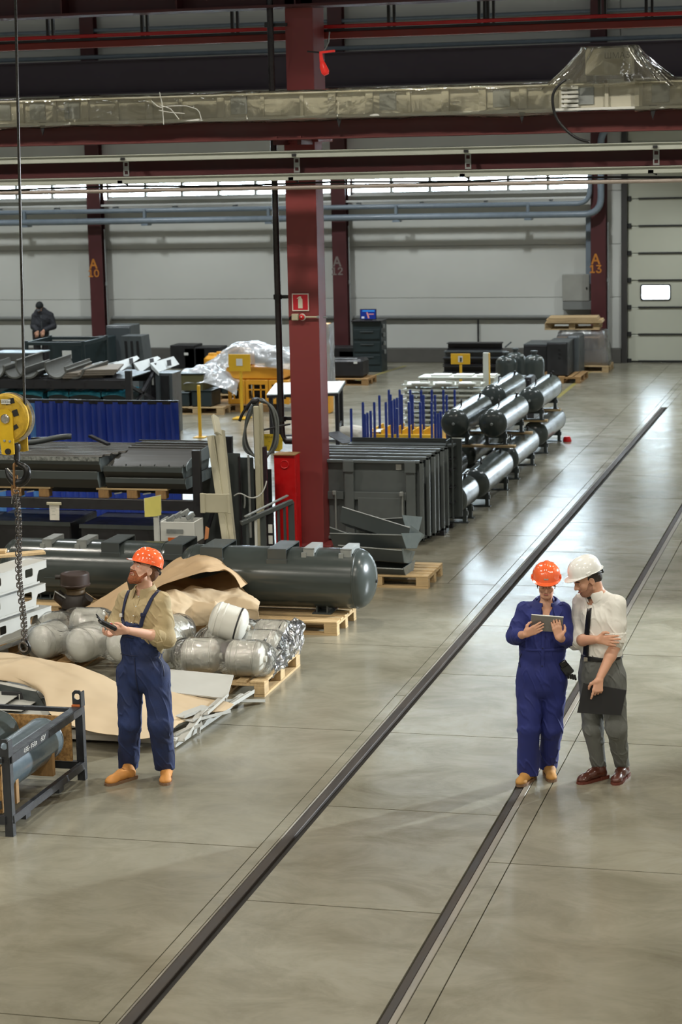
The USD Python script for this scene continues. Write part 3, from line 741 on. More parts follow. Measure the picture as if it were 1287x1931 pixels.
# dark folded channel at the left front with its slotted web
ch = thing('folded_channel', 'dark folded steel channel with a slot sticking out from under the kraft paper', 'steel channel')
Pz = lambda a, b, z: G(a, b, z)
A = [Pz(-40, 1283, .34), Pz(0, 1290, .34), Pz(55, 1302, .34), Pz(68, 1304, .34)]
part(ch, 'flange', MB().add(patch([[p + [0, .06, .004] for p in A], A], 4, 4, .006)), M_sheetw)
part(ch, 'web', MB().add(patch([[A[0], A[1], A[2], A[3]], [A[0] + [0, .02, -.17], A[1] + [0, .02, -.17], A[2] + [0, .02, -.17], A[3] + [.09, .02, -.17]]], 4, 4, .006)), M_dgrey)
part(ch, 'bracket', MB().box(((A[1] + A[2]) / 2 + [0, -.03, -.09]), (.22, .02, .12), bev=.004).box((A[1] + A[2]) / 2 + [0, -.05, -.15], (.24, .06, .012)), M_dark)
part(ch, 'slot', MB().box((A[1] + A[2]) / 2 + [.06, -.042, -.08], (.01, .004, .06)), M_sheetw)
g = [[G(-90, 1226, .42), G(0, 1229, .42), G(70, 1241, .42), G(130, 1252, .42), G(190, 1272, .36), G(250, 1300, .27), G(320, 1306, .2), G(400, 1318, .17), G(441, 1331, .15)],
     [G(-90, 1240, .42), G(0, 1247, .42), G(60, 1262, .42), G(125, 1276, .40), G(190, 1300, .33), G(250, 1325, .25), G(325, 1332, .18), G(390, 1340, .16), G(425, 1340, .15)],
     [G(-90, 1262, .39), G(0, 1270, .39), G(65, 1292, .38), G(110, 1312, .33), G(180, 1338, .26), G(250, 1358, .20), G(325, 1358, .16), G(362, 1348, .15), G(392, 1344, .15)],
     [G(-90, 1274, .36), G(0, 1282, .36), G(74, 1302, .345), G(100, 1352, .25), G(168, 1377, .19), G(245, 1392, .15), G(316, 1382, .12), G(338, 1364, .14), G(370, 1352, .14)]]
solo('kraft_paper_sheet', 'wide pale kraft paper spread over the sheet metal stack behind the bearded worker', 'wrapping paper', patch(g, 70, 130, .0025, .012, 3.0, 3, .012), M_kraft2, 25)
# big pale panel and scraps on the right end of the stack
pl = [[G(310, 1262, .27), G(441, 1274, .27)], [G(310, 1305, .2), G(428, 1318, .19)]]
solo('steel_panel', 'flat light grey steel panel lying tilted in front of the wrapped white vessels', 'steel panel', patch(pl, 4, 4, .012), M_sheetw)
scr = [((398, 1352, .12), (475, 1305, .11), .05, .02, 'long light grey strip pointing at the pallet corner'), ((336, 1352, .16), (392, 1332, .17), .14, .006, 'wide grey offcut under the paper edge'),
       ((340, 1398, .06), (384, 1338, .18), .075, .006, 'pointed light grey offcut standing on edge'), ((326, 1388, .07), (376, 1366, .12), .09, .01, 'bent light grey strip lowest in the scrap heap'),
       ((356, 1360, .14), (427, 1342, .12), .10, .006, 'flat light grey offcut sticking out to the aisle'), ((374, 1386, .02), (378, 1350, .15), .025, .012, 'short upright grey strut under the offcuts'),
       ((420, 1322, .09), (495, 1322, .015), .09, .006, 'thin grey plate sliding down to the floor beside the pallet'), ((384, 1348, .17), (424, 1312, .19), .07, .006, 'small slotted grey offcut on top of the heap')]
for a, b, w, h, lab in scr:
    t = thing('metal_offcut', lab, 'sheet metal offcut')
    pa, pb = G(*a), G(*b)
    m = MB().bar(pa, pb, w, h)
    part(t, 'strip', m, M_sheetw)
    d = (pb - pa) / np.linalg.norm(pb - pa); s = np.cross(d, (0, 0, 1.)); s /= np.linalg.norm(s)
    part(t, 'flange', MB().bar(pa + s * w / 2 + [0, 0, .012], pb + s * w / 2 + [0, 0, .012], .006, .025), M_sheetw)

# ================================================================ white vessels on their pallets
vp = pallet('wooden pallet under the film-wrapped white vessels nearest the aisle', (-5.8, 18.33, 0), PI / 2)
vp_l = pallet('reddish wooden pallet under the wrapped vessels left of the bearded worker', (-7.85, 18.75, 0), PI / 2, mat_=M_wood2)


def vessel(name, r=.162, L=.215):
    t = thing('white_vessel', name, 'vessel')
    tank(t, L, r, M_vessel, 'x', n=36, d=.075)
    part(t, 'rib', MB().lathe([(r - .002, -.05 - .012), (r + .006, -.05), (r - .002, -.05 + .012)], 36, along('x')), M_vessel, True)
    part(t, 'boss', MB().lathe([(0, L / 2 + .095), (.03, L / 2 + .095), (.034, L / 2 + .06)], 16, along('x')), M_vessel)
    return t


def put(o, loc, rz=0, ry=0, rx=0): xf(o, loc, rz, rx, ry); return o


V = [((-5.63, 17.92, 0.308), 0, 0, 'white vessel under film at the near corner of the aisle pallet'), ((-6.07, 17.95, 0.308), .12, 0, 'white vessel under film beside the grey steel panel'),
     ((-5.62, 18.36, 0.308), .05, 0, 'white vessel in the middle of the aisle pallet under film'), ((-6.0, 18.40, 0.308), -.1, 0, 'white vessel under the loose one on the aisle pallet'),
     ((-5.63, 18.78, 0.308), 0, 0, 'white vessel at the far end of the aisle pallet under film'), ((-6.02, 18.8, 0.308), .08, 0, 'white vessel behind the loose one, against the kraft paper'),
     ((-5.87, 18.2, .575), .12, .3, 'loose clean white vessel with a black strap lying on top of the wrapped ones')]
v0 = None
for loc, rz, ry, lab in V:
    if v0 is None: v0 = put(vessel(lab), loc, rz, ry)
    else: last = dup(v0, loc, rz, lab, ry=ry)
    if ry: st_ = solo('black_strap', 'black strap on the loose white vessel', 'strap', MB().lathe([(.163, -.008), (.166, -.008), (.166, .008), (.163, .008)], 40, along('x')), M_dark, loc=np.array(loc) + [.09, .011, -.028], rz=rz, ry=ry)
VL = [((-7.72, 18.35, .308), 1.3, 0, 'white vessel, round end to the viewer, leftmost on the far wrapped pallet'), ((-7.32, 18.3, .308), 1.35, 0, 'white vessel with its round end to the viewer beside the worker\'s hands'), ((-6.92, 18.32, .308), 1.3, 0, 'white vessel half hidden behind the worker\'s back'),
      ((-7.9, 18.8, .308), .2, 0, 'white vessel at the back left of the wrapped pallet'), ((-7.5, 18.8, .36), .1, 0, 'white vessel under the tip of the brown paper'), ((-7.05, 18.8, .33), .1, 0, 'white vessel behind the worker\'s elbow'),
      ((-6.62, 18.7, .33), 1.2, 0, 'white vessel just right of the worker\'s rolled sleeve'), ((-6.56, 18.3, .308), 1.4, 0, 'lower white vessel right of the worker\'s hip')]
for loc, rz, ry, lab in VL: dup(v0, loc, rz, lab)


def shrinkwrap(vs, seed, amp=.02, grow=.012, floor_z=.15):
    pts = []
    for (x, y, z), rz in vs:
        for k in range(10):
            a = 2 * PI * k / 10
            for s in (-1, 1):
                for rr, ll in ((.166, .11), (.10, .172)):
                    p = np.array([s * (ll + grow), (rr + grow) * math.cos(a), (rr + grow) * math.sin(a)])
                    pts.append([x + p[0] * math.cos(rz) - p[1] * math.sin(rz), y + p[0] * math.sin(rz) + p[1] * math.cos(rz), z + p[2]])
    h = manifold3d.Manifold.hull_points(np.array(pts)).refine_to_length(.035).to_mesh()
    v, f = np.array(h.vert_properties[:, :3], float), np.array(h.tri_verts)
    tm = trimesh.Trimesh(v, f, process=False)
    c = v.mean(0)
    # pull the film in between the vessels
    D = np.full(len(v), 1e9)
    for (x, y, z), rz in vs:
        ax = np.array([math.cos(rz), math.sin(rz), 0]); q = v - [x, y, z]
        t = np.clip(q @ ax, -.09, .09); D = np.minimum(D, np.linalg.norm(q - t[:, None] * ax, axis=1) - .166)
    N = np.array(tm.vertex_normals)
    v = v - N * (np.clip(D, 0, .2) * .72)[:, None]
    nz = meshkit.fbm(v * np.array([9, 9, 22]), 3, seed) - .5
    v = v + N * (nz * amp * 1.6)[:, None]
    for (x, y, z), rz in vs:          # never inside a vessel
        ax = np.array([math.cos(rz), math.sin(rz), 0]); q = v - [x, y, z]; t = np.clip(q @ ax, -.12, .12); w = q - t[:, None] * ax; l = np.linalg.norm(w, axis=1, keepdims=True)
        v = np.where(l < .172, v + w / (l + 1e-9) * (.172 - l), v)
    v[:, 2] = np.maximum(v[:, 2], floor_z)
    return trimesh.Trimesh(v, f, process=False)


solo('plastic_wrap', 'clear crinkled film wrapped over the white vessels on the aisle pallet', 'plastic film', shrinkwrap([(l, r) for l, r, _, _ in V[:6]], 5), M_film, True)
solo('plastic_wrap', 'clear crinkled film wrapped over the white vessels behind the bearded worker', 'plastic film', shrinkwrap([(l, r) for l, r, _, _ in VL[:6]], 8), M_film, True)
solo('plastic_wrap', 'clear film over the two white vessels right of the bearded worker', 'plastic film', shrinkwrap([(l, r) for l, r, _, _ in VL[6:]], 9), M_film, True)
# trailing film towards the pallet's far corner
g = [[(-5.42, 18.85, .5), (-5.40, 18.6, .5), (-5.38, 18.3, .44), (-5.36, 18.0, .4)], [(-5.33, 18.85, .40), (-5.33, 18.55, .38), (-5.33, 18.2, .3), (-5.35, 17.95, .28)], [(-5.36, 18.8, .18), (-5.36, 18.4, .17), (-5.36, 18.1, .165), (-5.36, 17.8, .155)]]
solo('plastic_wrap', 'bunched film stretched down to the aisle side of the vessel pallet', 'plastic film', patch(g, 40, 60, .002, .03, 14, 4, .02), M_film, True)

# ================================================================ long grey tanks lying across, with their pallets
tp = pallet('wooden pallet under the end of the long grey tank', (-5.97, 20.62, 0))
tp2 = pallet('wooden pallet under the hidden end of the long grey tank', (-7.35, 20.7, 0))
R = .312


def bracketed_tank(label, xa, xb, Y, zc, plates, foot_x):
    t = thing('long_tank', label, 'tank', ((xa + xb) / 2, Y, zc))
    L = xb - xa
    tank(t, L, R, M_tank, 'x', n=56, d=.19)
    for px, w, h, flat in plates:
        x = px - (xa + xb) / 2
        if flat:   # bridge plate laid across the crown
            part(t, 'bridge_plate', MB().box((x, .02, R + .012), (w, .5, .012)).box((x, -.23, R - .05), (w, .012, .12)).box((x, .27, R - .05), (w, .012, .12)).box((x, -.24, R - .12), (w * 1.1, .03, .06)), M_dgrey)
        else:
            part(t, 'saddle_channel', MB().box((x, 0, R + .02), (w, .34, .014)).box((x - w / 2, 0, R + .0), (.01, .34, .05)).box((x + w / 2, 0, R + .0), (.01, .34, .05)).box((x, -.17, R - .04), (w, .02, .10)).box((x - .05, -.18, R - .05), (.05, .03, .06)), M_galv)
    for fx in foot_x:
        x = fx - (xa + xb) / 2
        part(t, 'foot', MB().box((x - .055, 0, -R - .03), (.014, .3, .16)).box((x + .055, 0, -R - .03), (.014, .3, .16)).box((x, 0, -R - .02), (.1, .02, .14)).box((x, 0, -zc + .152), (.2, .34, .012)), M_dgrey)
    part(t, 'end_bolt', MB().cyl((L / 2 + .17, -.02, -.02), (L / 2 + .205, -.02, -.02), .016, 8), M_dark)
    part(t, 'side_plate', MB().box((-.35, -R * .93, -.1), (.18, .02, .1), rx=.35), M_tank)
    return t


bracketed_tank('long grey tank with a domed end on a pallet before the red column', -7.02, -5.26, 20.72, .50, [(W(410, 1025, 20.7)[0], .24, 0, True), (W(533, 1030, 20.7)[0], .2, 0, True), (W(590, 1035, 20.7)[0], .11, 0, False), (W(660, 1038, 20.7)[0], .11, 0, False)], (-5.62, -6.75))
bracketed_tank('long grey tank behind the bearded worker, left of the kraft paper', -9.15, -7.45, 21.0, .47, [(W(100, 1015, 21)[0], .11, 0, False), (W(165, 1015, 21)[0], .11, 0, False), (W(222, 1018, 21)[0], .2, 0, True), (W(340, 1018, 21)[0], .2, 0, True)], (-8.8, -7.8))
tp3 = pallet('wooden pallet under the long tank behind the dark pump', (-8.6, 20.95, 0))
# ================================================================ heap of brown kraft paper over the tank
h1 = [[W(262, 1118, 19.9), W(300, 1078, 20.3), W(345, 1048, 20.6), W(385, 1040, 20.7), W(430, 1062, 20.7), W(470, 1098, 20.6)],
      [W(270, 1120, 19.4), W(305, 1092, 19.7), W(350, 1076, 19.8), W(395, 1066, 19.8), W(425, 1074, 19.9), W(462, 1104, 20.0)],
      [W(280, 1122, 19.1), W(310, 1102, 19.2), W(352, 1088, 19.25), W(392, 1078, 19.3), W(420, 1071, 19.5), W(455, 1108, 19.7)]]
solo('kraft_paper_sheet', 'large arched brown kraft paper thrown over the long grey tank', 'wrapping paper', patch(h1, 44, 70, .003, .012, 5, 11, .018), M_kraft, 25)
h2 = [[W(300, 1096, 20.0), W(335, 1086, 20.25), W(385, 1090, 20.35), W(430, 1075, 20.3), W(462, 1108, 20.2), W(482, 1140, 20.0)],
      [W(300, 1115, 19.7), W(345, 1112, 19.9), W(390, 1112, 20.0), W(430, 1118, 20.0), W(462, 1135, 19.9), W(486, 1156, 19.7)],
      [W(305, 1140, 19.5), W(350, 1150, 19.6), W(390, 1150, 19.7), W(430, 1150, 19.7), W(465, 1160, 19.6), W(488, 1180, 19.5)]]
solo('kraft_paper_sheet', 'brown kraft paper in the hollow under the arched sheet', 'wrapping paper', patch(h2, 40, 60, .003, .02, 5, 21, .03), M_kraft, 25)
h3 = [[W(296, 1116, 19.3), W(330, 1113, 19.4), W(360, 1108, 19.55), W(400, 1115, 19.6), W(440, 1112, 19.7), W(490, 1136, 19.6)],
      [W(305, 1135, 19.0), W(338, 1140, 19.05), W(366, 1130, 19.2), W(405, 1130, 19.2), W(425, 1140, 19.3), W(488, 1150, 19.3)],
      [W(312, 1165, 18.9), W(340, 1170, 18.95), W(366, 1165, 19.1), W(405, 1158, 19.1), W(420, 1155, 19.2), W(489, 1172, 19.3)],
      [W(322, 1192, 18.95), W(345, 1186, 19.0), W(372, 1180, 19.1), W(395, 1174, 19.15), W(412, 1165, 19.2), W(488, 1192, 19.3)]]
solo('kraft_paper_sheet', 'crumpled pale brown paper hanging in front of the heap, above the white vessels', 'wrapping paper', patch(h3, 60, 80, .003, .03, 6, 31, .055), M_kraft2, 25)
h4 = [[W(240, 1098, 19.6), W(200, 1122, 19.5), W(170, 1140, 19.45), W(133, 1157, 19.4)], [W(250, 1140, 19.2), W(210, 1160, 19.1), W(175, 1172, 19.1), W(146, 1188, 19.1)]]
solo('kraft_paper_sheet', 'pointed flap of brown paper reaching left behind the bearded worker', 'wrapping paper', patch(h4, 16, 30, .003, .008, 5, 41, .01), M_kraft, 25)
h5 = [[W(162, 1117, 19.5), W(182, 1130, 19.5), W(206, 1140, 19.5)], [W(178, 1128, 19.55), W(190, 1138, 19.55), W(206, 1146, 19.55)]]
solo('kraft_paper_sheet', 'narrow strip of brown paper curling up beside the dark pump', 'wrapping paper', patch(h5, 8, 14, .003, .004, 5, 51), M_kraft, 25)
solo('carton_board', 'dark brown board standing under the crumpled paper', 'cardboard', MB().add(patch([[W(318, 1180, 19.6), W(415, 1168, 19.7)], [W(320, 1215, 19.6), W(405, 1212, 19.7)]], 6, 6, .02)), M_wood2)

# ================================================================ dark pump, white channel stack
pm = thing('motor_pump', 'dark oily pump with a round drum on top standing on a pallet', 'pump', (W(142, 1100, 20)[0], 20.0, .144))
M_oil = mat('oily_cast_iron', lin(44, 38, 34), .5, var=.4, scale=9)
part(pm, 'base', MB().box((0, 0, .05), (.34, .3, .1), bev=.02), M_oil)
part(pm, 'body', MB().lathe([(0, .08), (.11, .08), (.15, .12), (.15, .2), (.12, .25), (.06, .27), (.0, .28)], 20), M_oil, 40)
part(pm, 'cylinder', MB().cyl((-.1, -.03, .16), (-.2, -.05, .26), .06).cyl((.1, -.05, .16), (.17, -.06, .23), .05), M_oil, 40)
part(pm, 'neck', MB().lathe([(.1, .26), (.095, .3), (.11, .32), (.09, .34)], 20), mat('brassy_iron', lin(96, 78, 52), .5, var=.3), 40)
part(pm, 'drum', MB().lathe([(.0, .34), (.14, .34), (.153, .345), (.157, .36), (.15, .365), (.15, .46), (.145, .475), (.12, .478), (.115, .468), (.04, .47), (0, .472)], 36), mat('rusty_drum', lin(62, 48, 42), .5, var=.3), 35)
part(pm, 'spigot', MB().cyl((-.13, 0, .43), (-.21, -.02, .43), .025), M_oil, 40)
part(pm, 'lever', MB().tube([(-.06, -.1, .22), (-.18, -.12, .3), (-.2, -.12, .22)], .009, 8), M_galv, True)
pallet('dark wooden pallet under the oily pump', (W(142, 1100, 20)[0], 20.0, 0), 0, 1.0, .7, M_wood2)
# three stacked channels: pale sheet-metal frames with slots
e1, e0 = G(86, 1052, 1.0), G(0, 1078, 1.0)
dirv = (e1 - e0); dirv[2] = 0; dirv /= np.linalg.norm(dirv); ang = math.atan2(dirv[1], dirv[0])
base = G(86, 1052, 1.0)
labs = ['topmost pale slotted channel of the stack at the left edge', 'middle pale slotted channel of the stack at the left edge', 'lowest pale slotted channel of the stack at the left edge']
L = 1.9
for k, (top, off) in enumerate(((.98, 0), (.745, -.02), (.52, .03))):
    c = thing('steel_channel', labs[k], 'steel channel', (base[0] + off * 1.0, base[1], top), ang)
    q = Polygon([(-L, -.19), (-.17, -.19), (-.155, -.12), (-.13, -.08), (0, -.075), (0, 0), (-L, 0)])
    for sx in (-.29, -.8, -1.3): q = q.difference(sbox(sx - .045, -.1, sx + .045, -.055).buffer(.018))
    part(c, 'web', MB().prism(q, .006, TR((0, 0, 0), rx=PI / 2)), M_sheetw)
    part(c, 'top_flange', MB().box((-L / 2, .14, 0), (L, .3, .006)), M_sheetw)
    part(c, 'lip', MB().box((-L / 2 - .09, -.02, -.19), (L - .18, .05, .006)).box((-L / 2 - .09, -.045, -.183), (L - .18, .004, .02)), M_sheetw)
    part(c, 'end_plate', MB().box((-.004, .02, -.035), (.008, .05, .08)), M_sheetw)
    part(c, 'spacer_block', MB().box((-.5, .15, -.1), (.1, .12, .19)).box((-1.5, .15, -.1), (.1, .12, .19)), M_dark)
lw = thing('steel_channel', 'pale rolled channel on the floor under the stack at the left edge', 'steel channel', (base[0] - .12, base[1] + .1, .2), ang)
part(lw, 'web', MB().box((-L / 2, 0, -.02), (L, .01, .10)), M_sheetw)
part(lw, 'flange', MB().box((-L / 2, -.05, .03), (L, .1, .008)).box((-L / 2, -.03, -.07), (L, .1, .008)), M_sheetw)
part(lw, 'foot_block', MB().box((-.5, .12, -.1), (.12, .3, .2)).box((-1.5, .12, -.1), (.12, .3, .2)), M_wood2)
for k, (a, b, dz, lab) in enumerate((((-25, 1050), (84, 1041), .0, 'pale wooden plank lying on the white channel stack'), ((-30, 1040), (12, 1039), .03, 'short wooden plank end at the left edge on the channel stack'))):
    pa, pb = G(*a, 1.02 + dz), G(*b, 1.02 + dz)
    solo('plank', lab, 'plank', MB().bar(pa, pb, .12, .03, bev=.004), M_wood)

# ================================================================ crane hook block, wire and hanging chain
YH = 17.2
hb = W(28, 795, YH)
s = 1 / 213.0                                     # metres per pixel there
M_yel = mat('crane_yellow', lin(216, 176, 30), .4, var=.2, scale=6)
M_ylo = mat('scuffed_yellow', lin(196, 158, 40), .5, var=.35, scale=16)
M_iron = mat('forged_black_hook', lin(30, 30, 30), .3, metal=.4, var=.3)
M_bright = mat('bright_steel', lin(190, 186, 178), .25, metal=.9, var=.2)
M_chain = mat('chain_steel', lin(120, 116, 114), .3, metal=.85, var=.4, scale=30)
hk = thing('hook_block', 'yellow and black crane hook block with a 5000 kg label hanging at the left edge', 'crane hook', hb)
c0 = np.array([(14 - 28) * s, 0, 8 * s])          # sheave axle
part(hk, 'sheave_cover', MB().lathe([(0, -.065), (.195, -.065), (.215, -.05), (.215, .05), (.195, .065), (0, .065)], 40, TR(c0) @ along('y')), M_ylo, 30)
part(hk, 'sheave_rim', MB().lathe([(.20, -.03), (.226, -.03), (.226, -.02), (.21, 0), (.226, .02), (.226, .03), (.2, .03)], 44, TR(c0 + [.012, .02, -.008]) @ along('y')), M_bright, 30)
for k, (x, z, w, h, r) in enumerate(((-18, 18, 14, 12, -.35), (22, 10, 11, 12, -.3), (20, -17, 12, 8, -.5), (-22, -8, 11, 12, -.1), (12, 32, 18, 10, -.25))):
    part(hk, 'warning_stripe', MB().add(cbox((w * s, .004, h * s), 0), TR(c0 + [x * s, -.067, z * s], ry=r)), M_dark)
part(hk, 'cheek_plate', MB().prism(Polygon([(-.088, .05), (-.06, .095), (.02, .1), (.06, .06), (.06, -.3), (.03, -0.308), (-.03, -0.308), (-.06, -.3), (-.075, -.12)]), .012, TR((-.045, -.07, .02), rx=PI / 2)), M_yel)
part(hk, 'cheek_plate', MB().prism(Polygon([(-.03, .05), (.06, .06), (.06, -.3), (.03, -0.308), (-.03, -0.308)]), .012, TR((.02, .085, .03), rx=PI / 2)), M_ylo)
part(hk, 'axle_nut', MB().lathe([(0, .02), (.03, .02), (.042, .01), (.042, -.02)], 20, TR((-.052, -.085, .035), rx=PI / 2)), M_bright, 30)
for x, z in ((-.07, -.16), (-.02, -.165)): part(hk, 'bolt', MB().lathe([(0, .012), (.010, .01), (.012, -.01)], 10, TR((x, -.082, z), rx=PI / 2)), M_galv)
part(hk, 'cross_pin', MB().lathe([(0, .02), (.026, .018), (.028, -.01)], 18, TR((-.04, -.082, -.255), rx=PI / 2)), M_dark, 30)
part(hk, 'swivel', MB().cyl((.0, .01, -.2), (.0, .01, -.34), .03).lathe([(0, -.2), (.04, -.2), (.045, -.24), (.03, -.27)], 16), M_dark, 40)
part(hk, 'label_plate', MB().box((-.045, -.073, .185), (.088, .004, .042)), M_white)
part(hk, 'lettering', MB().add(text('5000кг', .022, .001), TR((-.045, -.0755, .174), rx=PI / 2)), M_dark)
hpth = [(.0, 0, -.33), (.005, 0, -.36), (.045, 0, -.40), (.06, 0, -.455), (.02, 0, -.515), (-.04, 0, -.51), (-.095, 0, -.45), (-.105, 0, -.405)]
hq = curve3([(.005, 0, -.33), (.012, 0, -.37), (.075, 0, -.405), (.095, 0, -.47), (.05, 0, -.535), (-.02, 0, -.545), (-.085, 0, -.49), (-.105, 0, -.42)], 36)
hr = np.interp(np.linspace(0, 1, 36), [0, .15, .35, .6, .85, 1], [.022, .022, .036, .04, .024, .008])
part(hk, 'hook', MB().tube(hq, hr, 16), M_iron, True)
top = W(29, -12, YH); wa = hb + [.108, -.02, .12]
part(hk, 'latch', MB().tube([(-.09, -.01, -.42), (-.05, -.01, -.46), (-.01, -.01, -.5)], .008, 6), M_bright, True)
wr = thing('crane_wire', 'steel wire rope running up from the yellow hook block', 'wire rope')
part(wr, 'rope', MB().tube([wa, wa + (top - wa) * .5, top + (top - wa) * .6], .0125, 10), mat('greased_wire', lin(70, 68, 64), .35, metal=.5, var=.5, scale=60), True)
# chain: rusty master link, then a double run of links, small hook at the bottom
cn = thing('lifting_chain', 'steel lifting chain with a small hook hanging from the crane hook', 'chain')


def link(a, b, w, r, tw):
    a, b = np.asarray(a, float), np.asarray(b, float); z = b - a; Ln = np.linalg.norm(z); z /= Ln
    x = np.array([math.cos(tw), math.sin(tw), 0]); x -= z * (x @ z); x /= np.linalg.norm(x)
    t = np.linspace(0, 2 * PI, 15)
    P = [(a + b) / 2 + x * (w / 2) * math.cos(q) + z * (np.sign(math.sin(q)) * (Ln / 2 - w / 2 if Ln > w else 0) + math.sin(q) * w / 2) for q in t]
    return tube(P, r, 6, False)


M_rust = mat('rusty_link', lin(150, 112, 70), .5, metal=.5, var=.4, scale=20)
q0, q1 = W(28, 874, YH), W(30, 920, YH)
part(cn, 'master_link', MB().add(link(q0, q1, .06, .011, PI / 2)), M_rust, True)
part(cn, 'connecting_link', MB().add(link(W(30, 910, YH), W(31, 930, YH), .07, .013, 0)), M_rust, True)
for run in (-1, 1):
    a, b = W(30 + 2.2 * run, 926, YH - .012 * run), W(45 + 2.2 * run, 1212, YH - .012 * run)
    n = 38
    for k in range(n):
        f0, f1 = k / n, (k + 1) / n
        bow = np.array([.012 * math.sin(f0 * 9), 0, 0])
        pa, pb = a + (b - a) * f0 + bow, a + (b - a) * f1 + bow; d = (pb - pa) * .22
        part(cn, 'link', MB().add(link(pa - d, pb + d, .034, .0062, (PI / 4 if k % 2 else -PI / 4) + run * .4)), M_chain, True)
hc = W(47, 1222, YH)
hq = curve3([hc + [.02, 0, .075], hc + [.035, 0, .03], hc + [.04, 0, -.01], hc + [.0, 0, -.05], hc + [-.05, 0, -.01], hc + [-.048, 0, .03]], 26)
part(cn, 'grab_hook', MB().tube(hq, np.interp(np.linspace(0, 1, 26), [0, .5, 1], [.012, .02, .008]), 12), M_iron, True)
part(cn, 'end_ring', MB().add(link(hc + [-.01, -.02, .06], hc + [.0, -.02, -.03], .075, .009, 0)), M_chain, True)
part(cn, 'tag_wire', MB().tube([W(23, 934, YH), W(22, 950, YH)], .003, 5), M_galv)
# ================================================================ rack behind the long tanks: beam, uprights, stacked sheets
M_blk = mat('black_rack_paint', lin(38, 37, 40), .4, var=.2, scale=6)
M_sheetd = mat('dark_olive_sheet', lin(58, 56, 50), .5, var=.15, scale=3, stretch=(.3, 3, 1))
M_cream = mat('cream_profile_paint', lin(196, 190, 164), .45, var=.08, scale=3)
M_blue = mat('deep_blue_strip', lin(54, 80, 186), .14, var=.25, scale=1.5, stretch=(1, 1, .4), rvar=.06)
M_blue2 = mat('lighter_blue_strip', lin(90, 150, 230), .14, var=.2, scale=1.5, stretch=(1, 1, .4))
M_endlt = mat('pale_end_plate', lin(132, 146, 152), .3, var=.08)
YR0 = 23.3
rk = thing('storage_rack', 'black steel storage rack carrying the dark sheet stacks behind the long tanks', 'rack')
zb = .84
xr = W(372, 900, YR0)[0]
for y in (YR0, YR0 + 1.25):
    part(rk, 'beam', MB().box((xr - 1.9, y, zb - .06), (3.8, .06, .13), bev=.006), M_blk)
    part(rk, 'upright', MB().box((xr + .0, y, .72), (.10, .07, 1.44), bev=.006), M_blk)
    part(rk, 'upright', MB().box((xr - 3.7, y, .72), (.10, .07, 1.44), bev=.006), M_blk)
part(rk, 'brace', MB().bar((xr, YR0, .2), (xr, YR0 + 1.2, 1.1), .04), M_blk)
part(rk, 'slot_strip', MB().box((xr + .02, YR0 - .037, .45), (.012, .004, .05)).box((xr + .02, YR0 - .037, .33), (.012, .004, .05)).box((xr + .02, YR0 - .037, .21), (.012, .004, .05)), M_white)
nt = thing('paper_notice', 'white paper notice hanging in a clip rail on the black rack beam', 'notice')
a = W(103, 965, YR0 - .05)
part(nt, 'sheet', MB().add(patch([[a + [-.065, 0, .09], a + [.065, 0, .09]], [a + [-.06, -.01, -.1], a + [.062, -.012, -.1]]], 6, 8, .002)), mat('white_paper', lin(222, 218, 206), .7))
part(nt, 'clip_rail', MB().box(a + [0, -.006, .1], (.19, .02, .035), bev=.006), M_cream)
b = MB()
for k, w in enumerate((.07, .03, .05)): b.box(a + [-.01, -.012, .04 - .035 * k], (w, .001, .004))
part(nt, 'writing', b, M_galv)
# pallets on the rack and the stacked trapezoid sheets
for k, (px, lab) in enumerate(((275, 'small wooden pallet on the black rack under the right stack of folded sheets'), (60, 'small wooden pallet on the black rack under the left stack of corrugated sheets'))):
    c = W(px, 935, YR0 + .5)
    p = thing('wooden_pallet', lab, 'pallet', (c[0], YR0 + .5, zb + .005))
    for x in (-.36, 0, .36):
        part(p, 'block', MB().box((x, -.42, .05), (.13, .12, .1), bev=.006), M_wood2)
        part(p, 'block', MB().box((x, .42, .05), (.13, .12, .1), bev=.006), M_wood2)
    for y in (-.42, 0, .42): part(p, 'top_board', MB().box((0, y, .112), (.9, .12, .022), bev=.003), M_wood)
    part(p, 'nail_strip', MB().bar((-.22, -.47, .055), (-.12, -.49, .075), .015).bar((.14, -.47, .055), (.24, -.49, .075), .015), M_galv)


def trough_sheet(name, lab, x0, x1, y0, y1, z0, h, mat_, lean=.06, back=.0):
    """shallow folded tray with sloped side and pale end"""
    t = thing(name, lab, 'folded sheet')
    q = [(y0, z0 + h * .55), (y0 + lean, z0), (y1 - .05, z0), (y1, z0 + h + back), (y1 - .02, z0 + h + back), (y0 + .5 * (y1 - y0), z0 + h + back * .7), (y0 + .02, z0 + h * .98)]
    T = np.array([[0, 0, 1, x0], [1, 0, 0, 0], [0, 1, 0, 0], [0, 0, 0, 1.]])
    part(t, 'tray', MB().prism(q, x1 - x0, T), mat_)
    part(t, 'fold_edge', MB().bar((x0, y0 + .006, z0 + h * .78), (x1, y0 + .006, z0 + h * .78), .016, h * .5, bev=.004), M_dgrey)
    T2 = T.copy(); T2[0, 3] = x1
    part(t, 'end_plate', MB().prism([(a_, b_) for a_, b_ in q], .006, T2), M_endlt)
    return t


